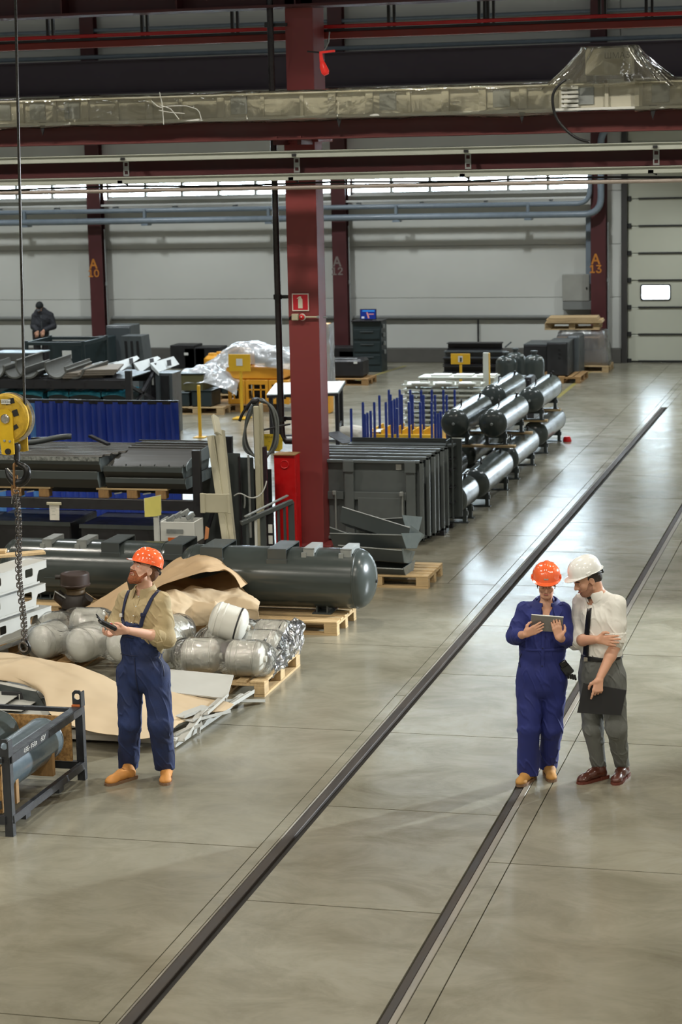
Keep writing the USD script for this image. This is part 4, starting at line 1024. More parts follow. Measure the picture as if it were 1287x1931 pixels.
ax0, ax1 = W(199, 905, YR0)[0], W(349, 905, YR0)[0]
zp = zb + .125
trough_sheet('folded_sheet', 'lowest dark folded sheet tray on the small pallet on the black rack', ax0, ax1, YR0, YR0 + 1.0, zp, .13, M_sheetd, .05)
trough_sheet('folded_sheet', 'middle dark folded sheet tray on the small pallet on the black rack', ax0 - .02, ax1 - .03, YR0 - .01, YR0 + 1.02, zp + .13, .14, M_sheetd, .05)
tp_ = thing('folded_sheet', 'topmost dark folded sheet with ribbed sloping top on the small pallet', 'folded sheet')
zt_ = zp + .27
x0, x1 = ax0 + .02, ax1 + .02
P = lambda x, y, z: np.array([x, y, z])
part(tp_, 'slope', MB().add(patch([[P(x0, YR0 + .02, zt_), P(x1 - .02, YR0 + .02, zt_)], [P(x0 + .05, YR0 + .55, zt_ + .13), P(x1, YR0 + .55, zt_ + .13)], [P(x0 + .1, YR0 + 1.1, zt_ + .16), P(x1 + .03, YR0 + 1.1, zt_ + .16)]], 8, 4, .01)), M_sheetd)
for k in range(4):
    y = .6 + .13 * k
    part(tp_, 'rib', MB().bar((x0 + .06, YR0 + y, zt_ + .142 + .012 * k), (x1, YR0 + y, zt_ + .142 + .012 * k), .02, .012), M_sheetd)
for k in range(6): part(tp_, 'tab', MB().box((x0 + .06 + k * (x1 - x0 - .1) / 5, YR0 + .02, zt_ + .012), (.006, .03, .03)), M_dgrey)
part(tp_, 'end_plate', MB().add(patch([[P(x1, YR0 + .02, zt_ - .05), P(x1 + .01, YR0 + .35, zt_ - .01), P(x1 + .03, YR0 + 1.1, zt_ + .0)], [P(x1 - .01, YR0 + .03, zt_ + .01), P(x1 + .005, YR0 + .35, zt_ + .11), P(x1 + .03, YR0 + 1.1, zt_ + .165)]], 4, 6, .008)), M_endlt)
# the left stack: long trays, white dusted edges, corrugated sheets on top, a wrapped strip
bx0, bx1 = -11.6, W(190, 880, YR0)[0]
trough_sheet('folded_sheet', 'lower long dark folded tray of the left stack on the black rack', bx0, bx1 - .04, YR0 - .02, YR0 + 1.1, zp, .2, M_sheetd, .05)
trough_sheet('folded_sheet', 'upper long dark folded tray with a scuffed edge, left stack on the black rack', bx0, bx1, YR0 - .04, YR0 + 1.12, zp + .2, .17, M_sheetd, .05)
cs = thing('corrugated_sheet', 'dark corrugated sheet pile on the left stack of the black rack', 'corrugated sheet')
ztop = zp + .38
for k in range(9):
    y = YR0 + .03 + k * .13
    xe = bx1 + .03 + k * .05
    part(cs, 'rib', MB().prism([(-.05, 0), (.05, 0), (.03, .022), (-.03, .022)], xe - bx0, np.array([[0, 0, 1, bx0], [1, 0, 0, y], [0, 1, 0, ztop], [0, 0, 0, 1.]])), M_sheetd)
    part(cs, 'flat', MB().box(((bx0 + xe) / 2, y + .065, ztop + .003), (xe - bx0, .05, .006)), M_sheetd)
part(cs, 'scuffed_edge', MB().box(((bx0 + bx1) / 2, YR0 - .055, ztop - .02), (bx1 - bx0, .012, .05)), mat('frosted_edge', lin(150, 154, 150), .5, col2=lin(70, 74, 72), scale=30))
ws = [W(50, 838, YR0 + .5) + [0, 0, .02], W(80, 834, YR0 + .55) + [0, 0, .02], W(110, 828, YR0 + .6) + [0, 0, .02], W(135, 826, YR0 + .65) + [0, 0, .02]]
solo('wrapped_strip', 'grey wrapped strip lying across the corrugated sheets', 'strip', MB().tube(curve3(ws, 14), .035, 8), M_dgrey, True)
solo('steel_bar', 'short dark bar lying beside the wrapped strip on the corrugated sheets', 'bar', MB().bar(W(60, 828, YR0 + .8), W(125, 826, YR0 + .8), .06, .04), M_blk)
solo('steel_bar', 'dark bar lying slantwise across the corrugated sheets', 'bar', MB().bar(W(170, 822, YR0 + .7), W(205, 838, YR0 + .4), .05, .03), M_blk)
# ================================================================ blue strip screens behind the rack
def screen(lab, x0, x1, Y, z1, n, seed):
    s = thing('strip_screen', lab, 'strip curtain')
    part(s, 'top_rail', MB().box(((x0 + x1) / 2, Y + .02, z1), (x1 - x0, .05, .05)), M_blk)
    part(s, 'foot', MB().box((x0 + .05, Y + .05, z1 / 2), (.05, .05, z1)).box((x0 + .05, Y + .05, .02), (.06, .6, .04)), M_blk)
    part(s, 'foot', MB().box((x1 - .03, Y + .05, z1 / 2), (.05, .05, z1)).box((x1 - .03, Y + .05, .02), (.06, .6, .04)), M_blk)
    r = random.Random(seed); w = (x1 - x0) / n
    for k in range(n):
        xc = x0 + (k + .5) * w; yc = Y - .012 * (k % 2)
        a = np.linspace(-1, 1, 6); bow = .016 * r.uniform(.6, 1.5); tw = r.uniform(-.012, .012)
        g = [[P(xc + q * w * .56, yc + bow * q * q + tw * q, .06) for q in a], [P(xc + q * w * .56, yc + bow * q * q - tw * q + r.uniform(-.004, .004), z1 * .55) for q in a], [P(xc + q * w * .56, yc + bow * q * q, z1) for q in a]]
        part(s, 'strip', patch(g, 7, 6, .003), M_blue2 if (seed == 1 and k in (1, 3, 5, 6, 8)) else M_blue, True)
Yb = 26.5
z1 = W(300, 758, Yb)[2]
screen('blue plastic strip screen behind the rack, the part with lighter gaps at the left edge', -12.1, W(146, 800, Yb)[0], Yb, z1, 15, 1)
screen('blue plastic strip screen behind the rack, glossy unbroken part by the yellow post', W(147, 800, Yb)[0], W(340, 800, Yb)[0], Yb - .06, z1, 14, 2)

# ================================================================ bundle of uprights, profiles, hose and the red box by the column
def F(px, py, Y): return W(px, py, Y)
up1 = thing('rack_upright', 'black perforated steel upright with toothed top left of the cream post', 'upright')
a, b_ = F(411, 860, 23.9), F(445, 860, 23.9)
part(up1, 'web', MB().box(((a[0] + b_[0]) / 2 - .06, 23.9, a[2] / 2), (.11, .008, a[2])), M_blk)
part(up1, 'web', MB().box(((a[0] + b_[0]) / 2 + .09, 23.88, a[2] / 2 + .02), (.17, .008, a[2] + .04)), M_dgrey)
part(up1, 'flange', MB().box(((a[0] + b_[0]) / 2 + .01, 23.85, a[2] / 2 + .01), (.01, .08, a[2])).box((b_[0] + .055, 23.85, a[2] / 2 + .01), (.012, .07, a[2])), M_blk)
for k in range(5): part(up1, 'tooth', MB().box((a[0] + .02 + .05 * k, 23.9, a[2] + .012), (.018, .012, .03)), M_galv)
part(up1, 'bolt_bar', MB().box((F(470, 900, 23.8)[0], 23.8, .82), (.022, .02, 1.0)), M_galv)
cp = thing('cream_profile', 'pair of cream steel profiles leaning left against the black upright', 'steel profile')
for i, (p0, p1, w) in enumerate((((397, 822), (428, 1035), .075), ((413, 812), (436, 1035), .085), ((403, 785), (409, 818), .035))):
    A, B = F(*p0, 23.55 + .03 * i), F(*p1, 23.15 + .03 * i)
    part(cp, 'profile', MB().bar(A, B, w, .05, bev=.005, upv=(0, -1, 0)).bar(A + [w / 2 + .006, .02, 0], B + [w / 2 + .006, .02, 0], .012, .08, upv=(0, -1, 0)), M_cream)
A = F(407, 949, 23.0)
cl = thing('cream_panel', 'small cream cover panel with folded edges across the leaning profiles', 'cover panel', A)
part(cl, 'face', MB().box((0, 0, 0), (.36, .02, .225), bev=.008), M_cream)
part(cl, 'fold', MB().box((-.155, -.014, 0), (.06, .02, .235), bev=.008), M_cream)
part(cl, 'fold', MB().box((.165, -.012, 0), (.035, .02, .235), bev=.006), M_cream)
ct = thing('cream_post', 'tall cream steel profile standing upright beside the hose coil', 'steel profile')
A, B = F(485, 766, 23.9), F(485, 1000, 23.9)
part(ct, 'profile', MB().box((A[0] - .01, 23.9, A[2] / 2 + .1), (.062, .05, A[2] - .2), bev=.006), M_cream)
part(ct, 'profile', MB().box((A[0] + .035, 23.95, A[2] / 2 + .13), (.04, .05, A[2] - .2), bev=.006), M_cream)
part(ct, 'base', MB().box((A[0], 23.92, .1), (.14, .14, .2), bev=.01), M_blk)
pp = thing('plum_post', 'dark plum steel post right of the tall cream profile', 'post')
A = F(499, 842, 23.95)
part(pp, 'post', MB().box((A[0], 23.95, A[2] / 2), (.05, .05, A[2]), bev=.005), mat('plum_paint', lin(48, 30, 42), .4))
part(pp, 'base', MB().box((A[0], 23.95, .01), (.14, .14, .02)), M_blk)
hz = thing('cable_coil', 'thick black cables coiled over a black post beside the column', 'cable coil')
Yc = 24.15
part(hz, 'post', MB().box((F(484, 860, Yc)[0], Yc + .03, F(484, 750, Yc)[2] / 2), (.06, .06, F(484, 750, Yc)[2]), bev=.006), M_blk)
part(hz, 'hook', MB().box(F(484, 755, Yc) + [0, -.05, 0], (.09, .18, .06), bev=.02), M_blk)
rc = random.Random(3)
for k in range(7):
    o = 3.2 * k
    pts = [(487 + k, 752 + k), (503 + o * .8, 758 + o * .8), (514 + o * .55, 785 + o * .5), (518 + o * .35, 815), (512 + o * .4, 845), (494, 868 - o * .5), (473 - o * .5, 850), (463 - o * .4 + k, 815), (468 + k, 780), (482 + k, 757)]
    part(hz, 'cable', MB().tube(curve3([F(a, b, Yc - .03 - .018 * (k % 4)) for a, b in pts], 44), .0145, 8), mat('rubber_cable', lin(48, 50, 50), .3) if k % 3 else mat('grey_cable', lin(110, 114, 112), .3), True)
part(hz, 'cable_end', MB().tube(curve3([F(480, 752, Yc - .1), F(468, 765, Yc - .12), F(458, 780, Yc - .12), F(452, 794, Yc - .12)], 12), .018, 8), M_blk, True)
part(hz, 'tail', MB().tube(curve3([F(488, 812, Yc - .1), F(510, 808, Yc - .1), F(530, 803, Yc - .05), F(548, 800, Yc)], 12), .012, 8), M_blk, True)
yt = thing('yellow_tag', 'yellow printed placard with cut corners behind the cream profile', 'placard')
q = [F(491, 818, 24.2), F(528, 819, 24.2), F(533, 829, 24.2), F(533, 846, 24.2), F(527, 851, 24.2), F(491, 850, 24.2)]
part(yt, 'card', MB().prism([(p[0], p[2]) for p in q], .006, np.array([[1, 0, 0, 0], [0, 0, 1, 24.2], [0, 1, 0, 0], [0, 0, 0, 1.]])), mat('yellow_card', lin(222, 190, 50), .5))
tx = trimesh.util.concatenate([text('СТЕЛЛАЖ №7', .024, .001, False, False), text('001          52', .014, .001, center=False).apply_translation([0, -.05, 0]), text('1000 кг', .014, .001, center=False).apply_translation([.02, -.1, 0])])
part(yt, 'lettering', MB().add(tx, TR(F(494, 824, 24.195) + [-.005, -.002, -.012], rx=PI / 2)), mat('tag_print', lin(110, 92, 30), .6))
part(yt, 'stem', MB().box(F(499, 848, 24.22) + [0, .02, -.6], (.02, .02, 1.2)), M_blk)
rbx = thing('red_box', 'tall bright red steel box standing against the big column', 'fire box')
A, B = F(513, 858, 24.6), F(553, 858, 24.6)
w = B[0] - A[0]
part(rbx, 'body', MB().box(((A[0] + B[0]) / 2 + .02, 24.72, A[2] / 2 + .01), (w, .22, A[2] - .02), bev=.006), M_red)
part(rbx, 'top_plate', MB().box(((A[0] + B[0]) / 2 + .02, 24.72, A[2] + .003), (w + .01, .26, .01)), M_wood2)
part(rbx, 'round_boss', MB().lathe([(.0, .004), (.04, .004), (.05, .01), (.056, .004), (.056, 0)], 28, TR(F(537, 876, 24.61) + [0, .0, 0], rx=PI / 2)), M_red, 30)
gf = thing('grey_frame', 'grey steel frame with slanted top rail and bars standing before the red box', 'steel frame')
A, B = F(455, 987, 22.9), F(552, 945, 23.3)
part(gf, 'top_rail', MB().bar(A, B, .06, .05, bev=.004), M_dgrey)
part(gf, 'top_rail', MB().bar(A + [-.02, .22, .04], B + [-.12, .22, .03], .05, .012), M_galv)
for k, f_ in enumerate((.12, .28, .42, .56, .72, .84, .97)):
    p = A + (B - A) * f_
    if k == 3:
        q = part(gf, 'window_bar', MB().box((p[0], p[1], p[2] / 2), (.085, .012, p[2])), M_blk)
        for j in range(3): part(q, 'light_slot', MB().box((p[0], p[1] - .009, .56 - .13 * j), (.05, .004, .1), bev=.002), M_white)
    else:
        part(gf, 'bar', MB().box((p[0], p[1], p[2] / 2), (.03 if k not in (2, 6) else .07, .03, p[2]), bev=.003), M_dgrey if k != 1 else M_white)
part(gf, 'foot_rail', MB().bar(A * [1, 1, 0] + [0, 0, .03], B * [1, 1, 0] + [0, 0, .03], .05), M_dgrey)
solo('white_lead', 'white cable sagging between the black upright and the plum post', 'cable', MB().tube(curve3([F(442, 935, 23.7), F(458, 932, 23.7), F(470, 938, 23.75), F(485, 937, 23.8), F(497, 925, 23.85), F(503, 907, 23.9)], 22), .008, 6), M_white, True)
solo('small_chain', 'short light chain hanging on the black upright', 'chain', MB().tube(curve3([F(461, 934, 23.7), F(462, 945, 23.7), F(461, 958, 23.7)], 8), .011, 6), M_galv, True)
# yellow placard on a white stand behind the worker's helmet
A = F(291, 955, 21.75)
yp = thing('placard_stand', 'pale yellow placard on a white square post behind the orange helmet', 'placard')
part(yp, 'card', MB().add(patch([[A + [-.10, -.03, .095], A + [0, -.04, .11], A + [.105, -.06, .135]], [A + [-.105, -.03, -.115], A + [0, -.045, -.105], A + [.10, -.06, -.085]]], 8, 10, .003)), mat('pale_yellow_card', lin(232, 222, 120), .6))
part(yp, 'back_card', MB().add(patch([[A + [-.11, -.02, .09], A + [.1, -.045, .14]], [A + [-.11, -.02, -.05], A + [.1, -.045, -.05]]], 6, 8, .003)), M_white)
part(yp, 'post', MB().box((A[0] + .02, 21.75, A[2] / 2), (.055, .05, A[2]), bev=.004), M_white)
part(yp, 'foot', MB().box((A[0] + .02, 21.75, .015), (.3, .3, .03), bev=.006), M_blk)
# white bin with parts under the rack and orange label
A, B = F(304, 1022, 22.3), F(367, 985, 22.3)
bn = thing('parts_bin', 'white plastic parts bin with an orange label beside the placard post', 'bin')
xm, zm = (A[0] + B[0]) / 2, (A[2] + B[2]) / 2
part(bn, 'front', MB().box((xm, 22.3, zm), (B[0] - A[0], .015, B[2] - A[2]), bev=.004), M_white)
part(bn, 'side', MB().box((A[0] + .01, 22.45, zm), (.02, .3, B[2] - A[2])), M_white)
part(bn, 'side', MB().box((B[0] - .01, 22.45, zm), (.02, .3, B[2] - A[2])), M_white)
part(bn, 'back', MB().box((xm, 22.6, zm), (B[0] - A[0], .015, B[2] - A[2])), M_white)
part(bn, 'label', MB().box((xm - .04, 22.288, A[2] + .03), (.15, .004, .05)), mat('orange_label', lin(226, 110, 40), .5))
part(bn, 'print', MB().box((xm - .03, 22.288, zm + .01), (.2, .003, .05)), M_galv)
part(bn, 'pedestal', MB().box((xm, 22.45, A[2] / 2), (.4, .34, A[2])), M_blk)
for k, (a, b) in enumerate(((310, 982), (322, 979), (336, 972), (348, 968), (358, 975))):
    c = F(a, b, 22.45)
    solo('metal_part', ['bright bent metal bracket at the left end of the white bin', 'grey metal clip in the white bin', 'larger curved metal bracket on top of the white bin', 'grey casting sticking out of the white bin', 'small light wooden piece above the white bin'][k], 'metal part', MB().bar(c + [-.04, 0, -.02], c + [.04, .05, .03], .03, .05, bev=.006).bar(c + [.02, 0, -.03], c + [.05, 0, .03], .02), M_galv)
solo('tool_tag', 'white and orange tag hanging on the black rack upright', 'tag', MB().add(patch([[F(388, 992, 23.2), F(395, 996, 23.2)], [F(386, 1018, 23.2), F(393, 1015, 23.2)]], 4, 4, .003)), mat('orange_white_tag', lin(224, 150, 100), .5))

# ================================================================ frames stacked in front of the tanks, troughs on a pallet
tpl = pallet('wooden pallet with free right end under the heap of dark troughs', (-5.55, 23.06, 0))
def channel_trough(name, lab, a, b, w, h, roll=0.0):
    a, b = np.asarray(a, float), np.asarray(b, float)
    z = b - a; L = np.linalg.norm(z); z /= L
    y = np.cross(z, (0, 0, 1.)); y /= np.linalg.norm(y); x = np.cross(y, z)
    c, s = math.cos(roll), math.sin(roll); y, x = c * y + s * x, -s * y + c * x
    t = thing(name, lab, 'trough')
    T = np.eye(4); T[:3, 0], T[:3, 1], T[:3, 2], T[:3, 3] = z, y, x, a      # along z, across y, up x
    part(t, 'bottom', MB().add(cbox((L, w * .55, .008), 0), T @ TR((L / 2, 0, 0))), M_dgrey)
    for s_ in (-1, 1):
        part(t, 'side', MB().add(patch([[(0, s_ * w * .275, 0), (L, s_ * w * .275, 0)], [(0, s_ * w * .5, h), (L, s_ * w * .5, h)]], 3, 3, .008), T), M_dgrey)
        part(t, 'rim', MB().add(cbox((L, .014, .012), .002), T @ TR((L / 2, s_ * w * .5, h))), M_galv)
    part(t, 'end_plate', MB().add(trimesh.creation.extrude_polygon(Polygon([(-w * .275, 0), (w * .275, 0), (w * .56, h * 1.15), (-w * .56, h * 1.15)]), .008), T @ np.array([[0, 0, 1, L], [1, 0, 0, 0], [0, 1, 0, 0], [0, 0, 0, 1.]])), M_endlt)
    part(t, 'end_plate', MB().add(trimesh.creation.extrude_polygon(Polygon([(-w * .275, 0), (w * .275, 0), (w * .5, h), (-w * .5, h)]), .008), T @ np.array([[0, 0, 1, 0], [1, 0, 0, 0], [0, 1, 0, 0], [0, 0, 0, 1.]])), M_endlt)
    return t
FT = lambda px, py, Y: W(px, py, Y)
channel_trough('trough', 'lowest dark trough lying flat on the pallet of the trough heap', FT(650, 1082, 22.9), FT(772, 1088, 22.85), .42, .13)
channel_trough('trough', 'second dark trough from below in the heap, end turned to the aisle', FT(648, 1052, 22.95), FT(768, 1062, 22.85), .40, .13, .25)
channel_trough('trough', 'third dark trough in the heap lying level with a bright end plate', FT(640, 1030, 23.2), FT(776, 1034, 22.8), .36, .15, .15)
channel_trough('trough', 'topmost dark open trough tilting down from the column to the aisle', FT(648, 988, 23.35), FT(776, 1028, 22.95), .30, .16, .5)
channel_trough('trough', 'dark trough leaning at the back of the heap beside the column', FT(634, 1018, 23.5), FT(700, 1042, 23.2), .34, .12, .35)
channel_trough('trough', 'dark trough behind the heap against the frame stack', FT(690, 1015, 23.9), FT(778, 1010, 23.7), .40, .2, .2)
M_frame = mat('frame_grey_enamel', lin(98, 104, 104), .35, var=.08, scale=2)
def door_frame(lab, Y, x1, ztop, zbot, i):
    t = thing('steel_frame', lab, 'steel frame', (x1, Y, 0))
    L = 1.55; h = ztop - zbot
    part(t, 'upright', MB().box((-.025, 0, zbot + h / 2), (.05, .06, h), bev=.008), M_frame)
    part(t, 'upright', MB().box((-L, 0, zbot + h / 2), (.05, .06, h), bev=.008), M_frame)
    part(t, 'top_rail', MB().box((-L / 2, 0, ztop - .02), (L, .06, .04), bev=.008), M_frame)
    part(t, 'bottom_rail', MB().box((-L / 2, 0, zbot + .02), (L, .06, .04), bev=.008), M_frame)
    part(t, 'sheet', MB().box((-L / 2, .035, zbot + h / 2), (L - .05, .006, h - .04)), M_frame)
    if i == 0:
        for x in (-.16, -.95): part(t, 'post', MB().box((x, -.01, zbot + h / 2), (.12, .05, h), bev=.006).box((x, -.045, ztop - .08), (.14, .02, .14), bev=.004), M_frame)
        part(t, 'cross_rail', MB().box((-.55, -.005, zbot + h * .55), (.7, .03, .1), bev=.006), M_frame)
        part(t, 'cross_rail', MB().box((-1.3, -.005, zbot + h * .55), (.55, .03, .1), bev=.006), M_frame)
        part(t, 'lower_plate', MB().box((-.54, -.02, zbot + h * .32), (.6, .012, .42), bev=.004), M_frame)
        part(t, 'handle', MB().box((-.26, -.05, zbot + h * .35), (.02, .03, .46), bev=.004).box((-.27, -.07, zbot + h * .59), (.05, .05, .06), bev=.01), M_galv)
        part(t, 'handle', MB().box((-1.12, -.05, zbot + h * .35), (.02, .03, .46), bev=.004).box((-1.13, -.07, zbot + h * .59), (.05, .05, .06), bev=.01), M_galv)
        part(t, 'sticker', MB().box((-.32, -.006 + .03, ztop - .09), (.07, .003, .07)), M_white, label='small white paper sticker')
    return t
names = ['front frame of the stack of dark frames with posts and a white sticker', 'second dark frame from the front of the stack', 'third dark frame from the front of the stack', 'fourth dark frame, in the middle of the stack', 'third dark frame from the back of the stack', 'second dark frame from the back of the stack']
for i in range(6):
    Y = 25.25 + .19 * i
    xr_ = W((800, 812, 822, 829, 839, 847)[i], 950, Y)[0]
    door_frame(names[i], Y, xr_, W(760, (868, 861, 855, 850, 845, 841)[i], Y)[2], .06, i)
bkf = thing('steel_frame', 'last deeper dark frame with ribbed inner side at the back of the stack', 'steel frame', (W(860, 930, 26.45)[0], 26.45, 0))
zt_ = W(850, 836, 26.45)[2]
part(bkf, 'upright', MB().box((-.012, -.12, zt_ / 2 + .1), (.02, .012, zt_ - .1)).box((-.012, .1, zt_ / 2 + .1), (.16, .012, zt_ - .1)).box((-.09, -.01, zt_ / 2 + .1), (.012, .22, zt_ - .1)), M_dgrey)
for z in (.35, .55, .78, .92): part(bkf, 'rib', MB().box((-.05, -.0, z), (.08, .22, .012)), M_blk)
part(bkf, 'top_rail', MB().box((-.7, 0, zt_ - .02), (1.4, .24, .03), bev=.004), M_dgrey)
part(bkf, 'sheet', MB().box((-.7, .1, zt_ / 2 + .1), (1.4, .01, zt_ - .1)), M_dgrey)
part(bkf, 'foot', MB().box((-.12, -.2, .05), (.1, .2, .1)), M_blk)
sb_ = thing('support_beam', 'low dark timber under the stacked frames', 'timber'); part(sb_, 'timber', MB().box((-6.3, 26.0, .03), (1.7, .1, .06), bev=.004), M_blk); part(sb_, 'timber', MB().box((-6.3, 26.55, .03), (1.7, .1, .06), bev=.004), M_blk)

# ================================================================ stacked dark tanks
LT, RT = 1.92, .205
def make_tank(lab, loc, LT=LT):
    t = thing('pressure_tank', lab, 'tank', loc)
    tank(t, LT, RT, M_tank, 'y', n=44, d=.115)
    for s in (-LT / 2 + .24, LT / 2 - .24):
        part(t, 'foot', MB().box((-.13, s, -.25), (.05, .07, .2), bev=.004).box((.13, s, -.25), (.05, .07, .2), bev=.004).box((0, s, -.215), (.34, .05, .06), bev=.004).box((0, s, -.338), (.36, .1, .012)), M_dgrey)
    part(t, 'plug', MB().lathe([(0, .02), (.02, .018), (.022, 0)], 12, TR((0, -LT / 2 - .112, 0), rx=PI / 2)), M_galv)
    part(t, 'lifting_ring', MB().tube([(0, -LT / 2 + .5 + .035 * math.cos(q), RT + .055 + .035 * math.sin(q)) for q in np.linspace(0, 2 * PI, 15)], .008, 6).cyl((0, -LT / 2 + .5, RT - .01), (0, -LT / 2 + .5, RT + .025), .012, 8), M_dark, True)
    part(t, 'valve', MB().cyl((.05, LT / 2 - .26, RT * .85), (.07, LT / 2 - .26, RT + .05), .018, 10), M_dark)
    return t
zl, zu = .345, .345 + RT + .1 + .345 + .0
make_tank('dark glossy tank half hidden behind the frame stack, nearest of the tanks', (-5.5, 27.12, zl), .85)
lays = [((-5.45, 28.98, zl), 'dark glossy tank on the floor under the front of the upper pair'), ((-5.47, 31.45, zl), 'dark glossy tank on the floor in the middle of the aisle row'), ((-5.47, 34.22, zl), 'dark glossy tank at the far end of the floor row by the red cap'),
        ((-6.15, 29.1, zl), 'dark tank in shade on the floor behind the front lower tank'), ((-6.17, 31.75, zl), 'dark tank deep in the stack under the upper left tank'), ((-6.17, 34.2, zl), 'dark tank deep in the stack at its far end'),
        ((-6.11, 30.93, .93), 'upper tank at the front left of the stack beside the blue tubes'), ((-5.55, 30.95, .93), 'upper tank at the front right of the stack above a wooden beam'), ((-6.14, 34.2, .93), 'upper tank at the far left of the stack before the vertical cylinders'), ((-5.48, 33.88, .93), 'upper tank at the far right of the stack on the aisle side')]
t0 = None
for loc, lab in lays:
    if t0 is None: t0 = make_tank(lab, loc)
    else: dup(t0, loc, 0, lab)
for y, lab in ((30.2, 'wooden beam under the front of the upper tanks'), (31.7, 'wooden beam under the back of the front upper tanks'), (33.2, 'wooden beam under the front of the far upper tanks'), (34.6, 'wooden beam under the back of the far upper tanks')):
    solo('timber_beam', lab, 'timber', MB().box((-5.83, y, .568), (1.15, .12, .036), bev=.006), M_wood)
solo('red_cap', 'small red plastic cap beside the foot of the last tank', 'cap', MB().lathe([(0, .09), (.05, .085), (.07, .04), (.075, 0), (0, 0)], 16), M_red, 40, loc=(-5.2, 34.9, 0))

# ================================================================ blue tubes in a yellow rack, white bag, table
M_bt = mat('blue_tube_paint', lin(38, 58, 132), .35, var=.12)
M_yel2 = mat('yellow_rack_paint', lin(222, 174, 40), .45, var=.12, scale=3)
ty = 34.55
yr = thing('tube_rack', 'yellow steel base holding rows of upright blue tubes', 'rack')
xc = W(772, 825, ty)[0]
part(yr, 'tray', MB().box((xc, ty - .45, .10), (1.15, .04, .20), bev=.006).box((xc, ty + .5, .10), (1.15, .04, .20), bev=.006), M_yel2)
part(yr, 'tray_floor', MB().box((xc, ty, .02), (1.15, .95, .03)), M_yel2)
for k in range(7): part(yr, 'partition', MB().box((xc - .55 + .18 * k, ty, .15), (.02, .9, .24), bev=.004), M_yel2)
part(yr, 'white_sheet', MB().box((xc - .48, ty - .2, .225), (.16, .4, .006)), M_white)
tubes = [(131, 470), (262, 400), (285, 530), (312, 515), (347, 495), (387, 400), (443, 325), (515, 400), (548, 262), (567, 315), (580, 380), (610, 365), (640, 350), (640, 470), (668, 262), (690, 315),
         (785, 262), (808, 315), (770, 400), (905, 262), (930, 320), (895, 400), (1022, 262), (1058, 320), (1020, 400), (1150, 262), (1187, 320), (1275, 262), (1060, 500), (1120, 500), (1092, 520)]
tb0 = thing('steel_tube', 'blue square steel tube furthest left, standing behind the white bag', 'tube', (0, 0, 0))
part(tb0, 'tube', MB().box((0, 0, .375), (.038, .038, .75), bev=.004), M_bt)
part(tb0, 'end_plug', MB().box((0, 0, .752), (.03, .03, .008)), M_dark)
for k, (a, b) in enumerate(tubes):
    c = G(640 + a / 5.85, 690 + b / 5.85, .79 if k > 5 else .77)
    loc = (c[0], c[1], .037 if k > 5 else .016)
    if k == 0: xf(tb0, loc)
    else:
        row = 'left' if k < 6 else 'back' if b < 300 else 'middle' if b < 360 else 'near'
        lab = 'blue square steel tube of the short loose group left of the yellow rack' if k < 6 else f'blue square steel tube standing in the {row} row of the yellow rack'
        dup(tb0, loc, 0, lab, group='blue tubes left of the rack' if k < 6 else f'blue tubes in the {row} row')
lr = thing('loose_tube_stand', 'low steel plate under the loose blue tubes left of the rack', 'stand')
part(lr, 'plate', MB().box((W(680, 825, 35)[0], 35.2, .008), (.95, 1.4, .016), bev=.004), M_galv)
part(lr, 'rim', MB().box((W(680, 825, 35)[0], 34.5, .02), (.95, .03, .04)), M_galv)
c = G(672, 838)
bg = trimesh.creation.icosphere(4, 1.0); v = np.array(bg.vertices); v = np.sign(v) * np.abs(v) ** .7 * [.28, .2, .19]
v *= (1 + .25 * (meshkit.fbm(v * 9, 3, 4) - .5))[:, None]; v[:, 2] = np.maximum(v[:, 2], -.16); bg.vertices = v
solo('white_sack', 'crumpled off-white sack on the floor left of the blue tubes', 'sack', bg, mat('sack_cloth', lin(206, 200, 186), .8, var=.1, scale=6), 60, loc=(c[0], c[1] - .25, .16))
solo('dark_offcut', 'dark sheet metal offcut leaning on the white sack', 'offcut', MB().bar(W(626, 815, 33.2), W(660, 835, 32.9), .3, .01), M_blk)
tbl = thing('work_table', 'white-topped work table with dark steel legs behind the column', 'table')
tz = W(640, 740, 33.4)[2]
a, b_, c_, d_ = G(503, 744, tz), G(637, 740, tz), G(651, 718, tz), G(520, 722, tz)
part(tbl, 'top', MB().prism([a[:2], b_[:2], c_[:2], d_[:2]], .022, TR((0, 0, tz - .022))), M_white)
part(tbl, 'rim', MB().bar(a - [0, 0, .035], b_ - [0, 0, .035], .025, .04).bar(b_ - [0, 0, .035], c_ - [0, 0, .035], .025, .04), M_blk)
for p in (a + [.05, .08, 0], b_ + [-.03, .06, 0], c_ + [-.06, -.06, 0], d_ + [.06, -.06, 0]): part(tbl, 'leg', MB().box((p[0], p[1], (tz - .03) / 2), (.06, .06, tz - .03), bev=.004), M_blk)
part(tbl, 'stretcher', MB().bar((a[0] + .05, a[1] + .08, .28), (b_[0] - .03, b_[1] + .06, .28), .03), M_blk)
part(tbl, 'stretcher', MB().bar((b_[0] - .03, b_[1] + .06, .28), (c_[0] - .06, c_[1] - .06, .28), .03), M_blk)

# dark goods on the floor under the black rack
for k, (x, w, h, lab) in enumerate(((-11.3, 1.1, .42, 'dark low box on the floor under the black rack, at the left edge'), (-10.1, 1.1, .46, 'dark low box on the floor under the notice on the black rack'), (-8.9, 1.05, .44, 'dark low box on the floor under the right stack of the black rack'))):
    t = thing('dark_box', lab, 'box', (x, YR0 + .55, 0))
    part(t, 'body', MB().box((0, .1, h / 2 + .05), (w, .9, h), bev=.015), M_blk)
    part(t, 'runner', MB().box((-w / 2 + .1, .1, .03), (.1, .9, .06)).box((w / 2 - .1, .1, .03), (.1, .9, .06)), M_wood2)
    part(t, 'lid_edge', MB().box((0, -.36, h + .03), (w + .01, .02, .05)), M_dgrey)

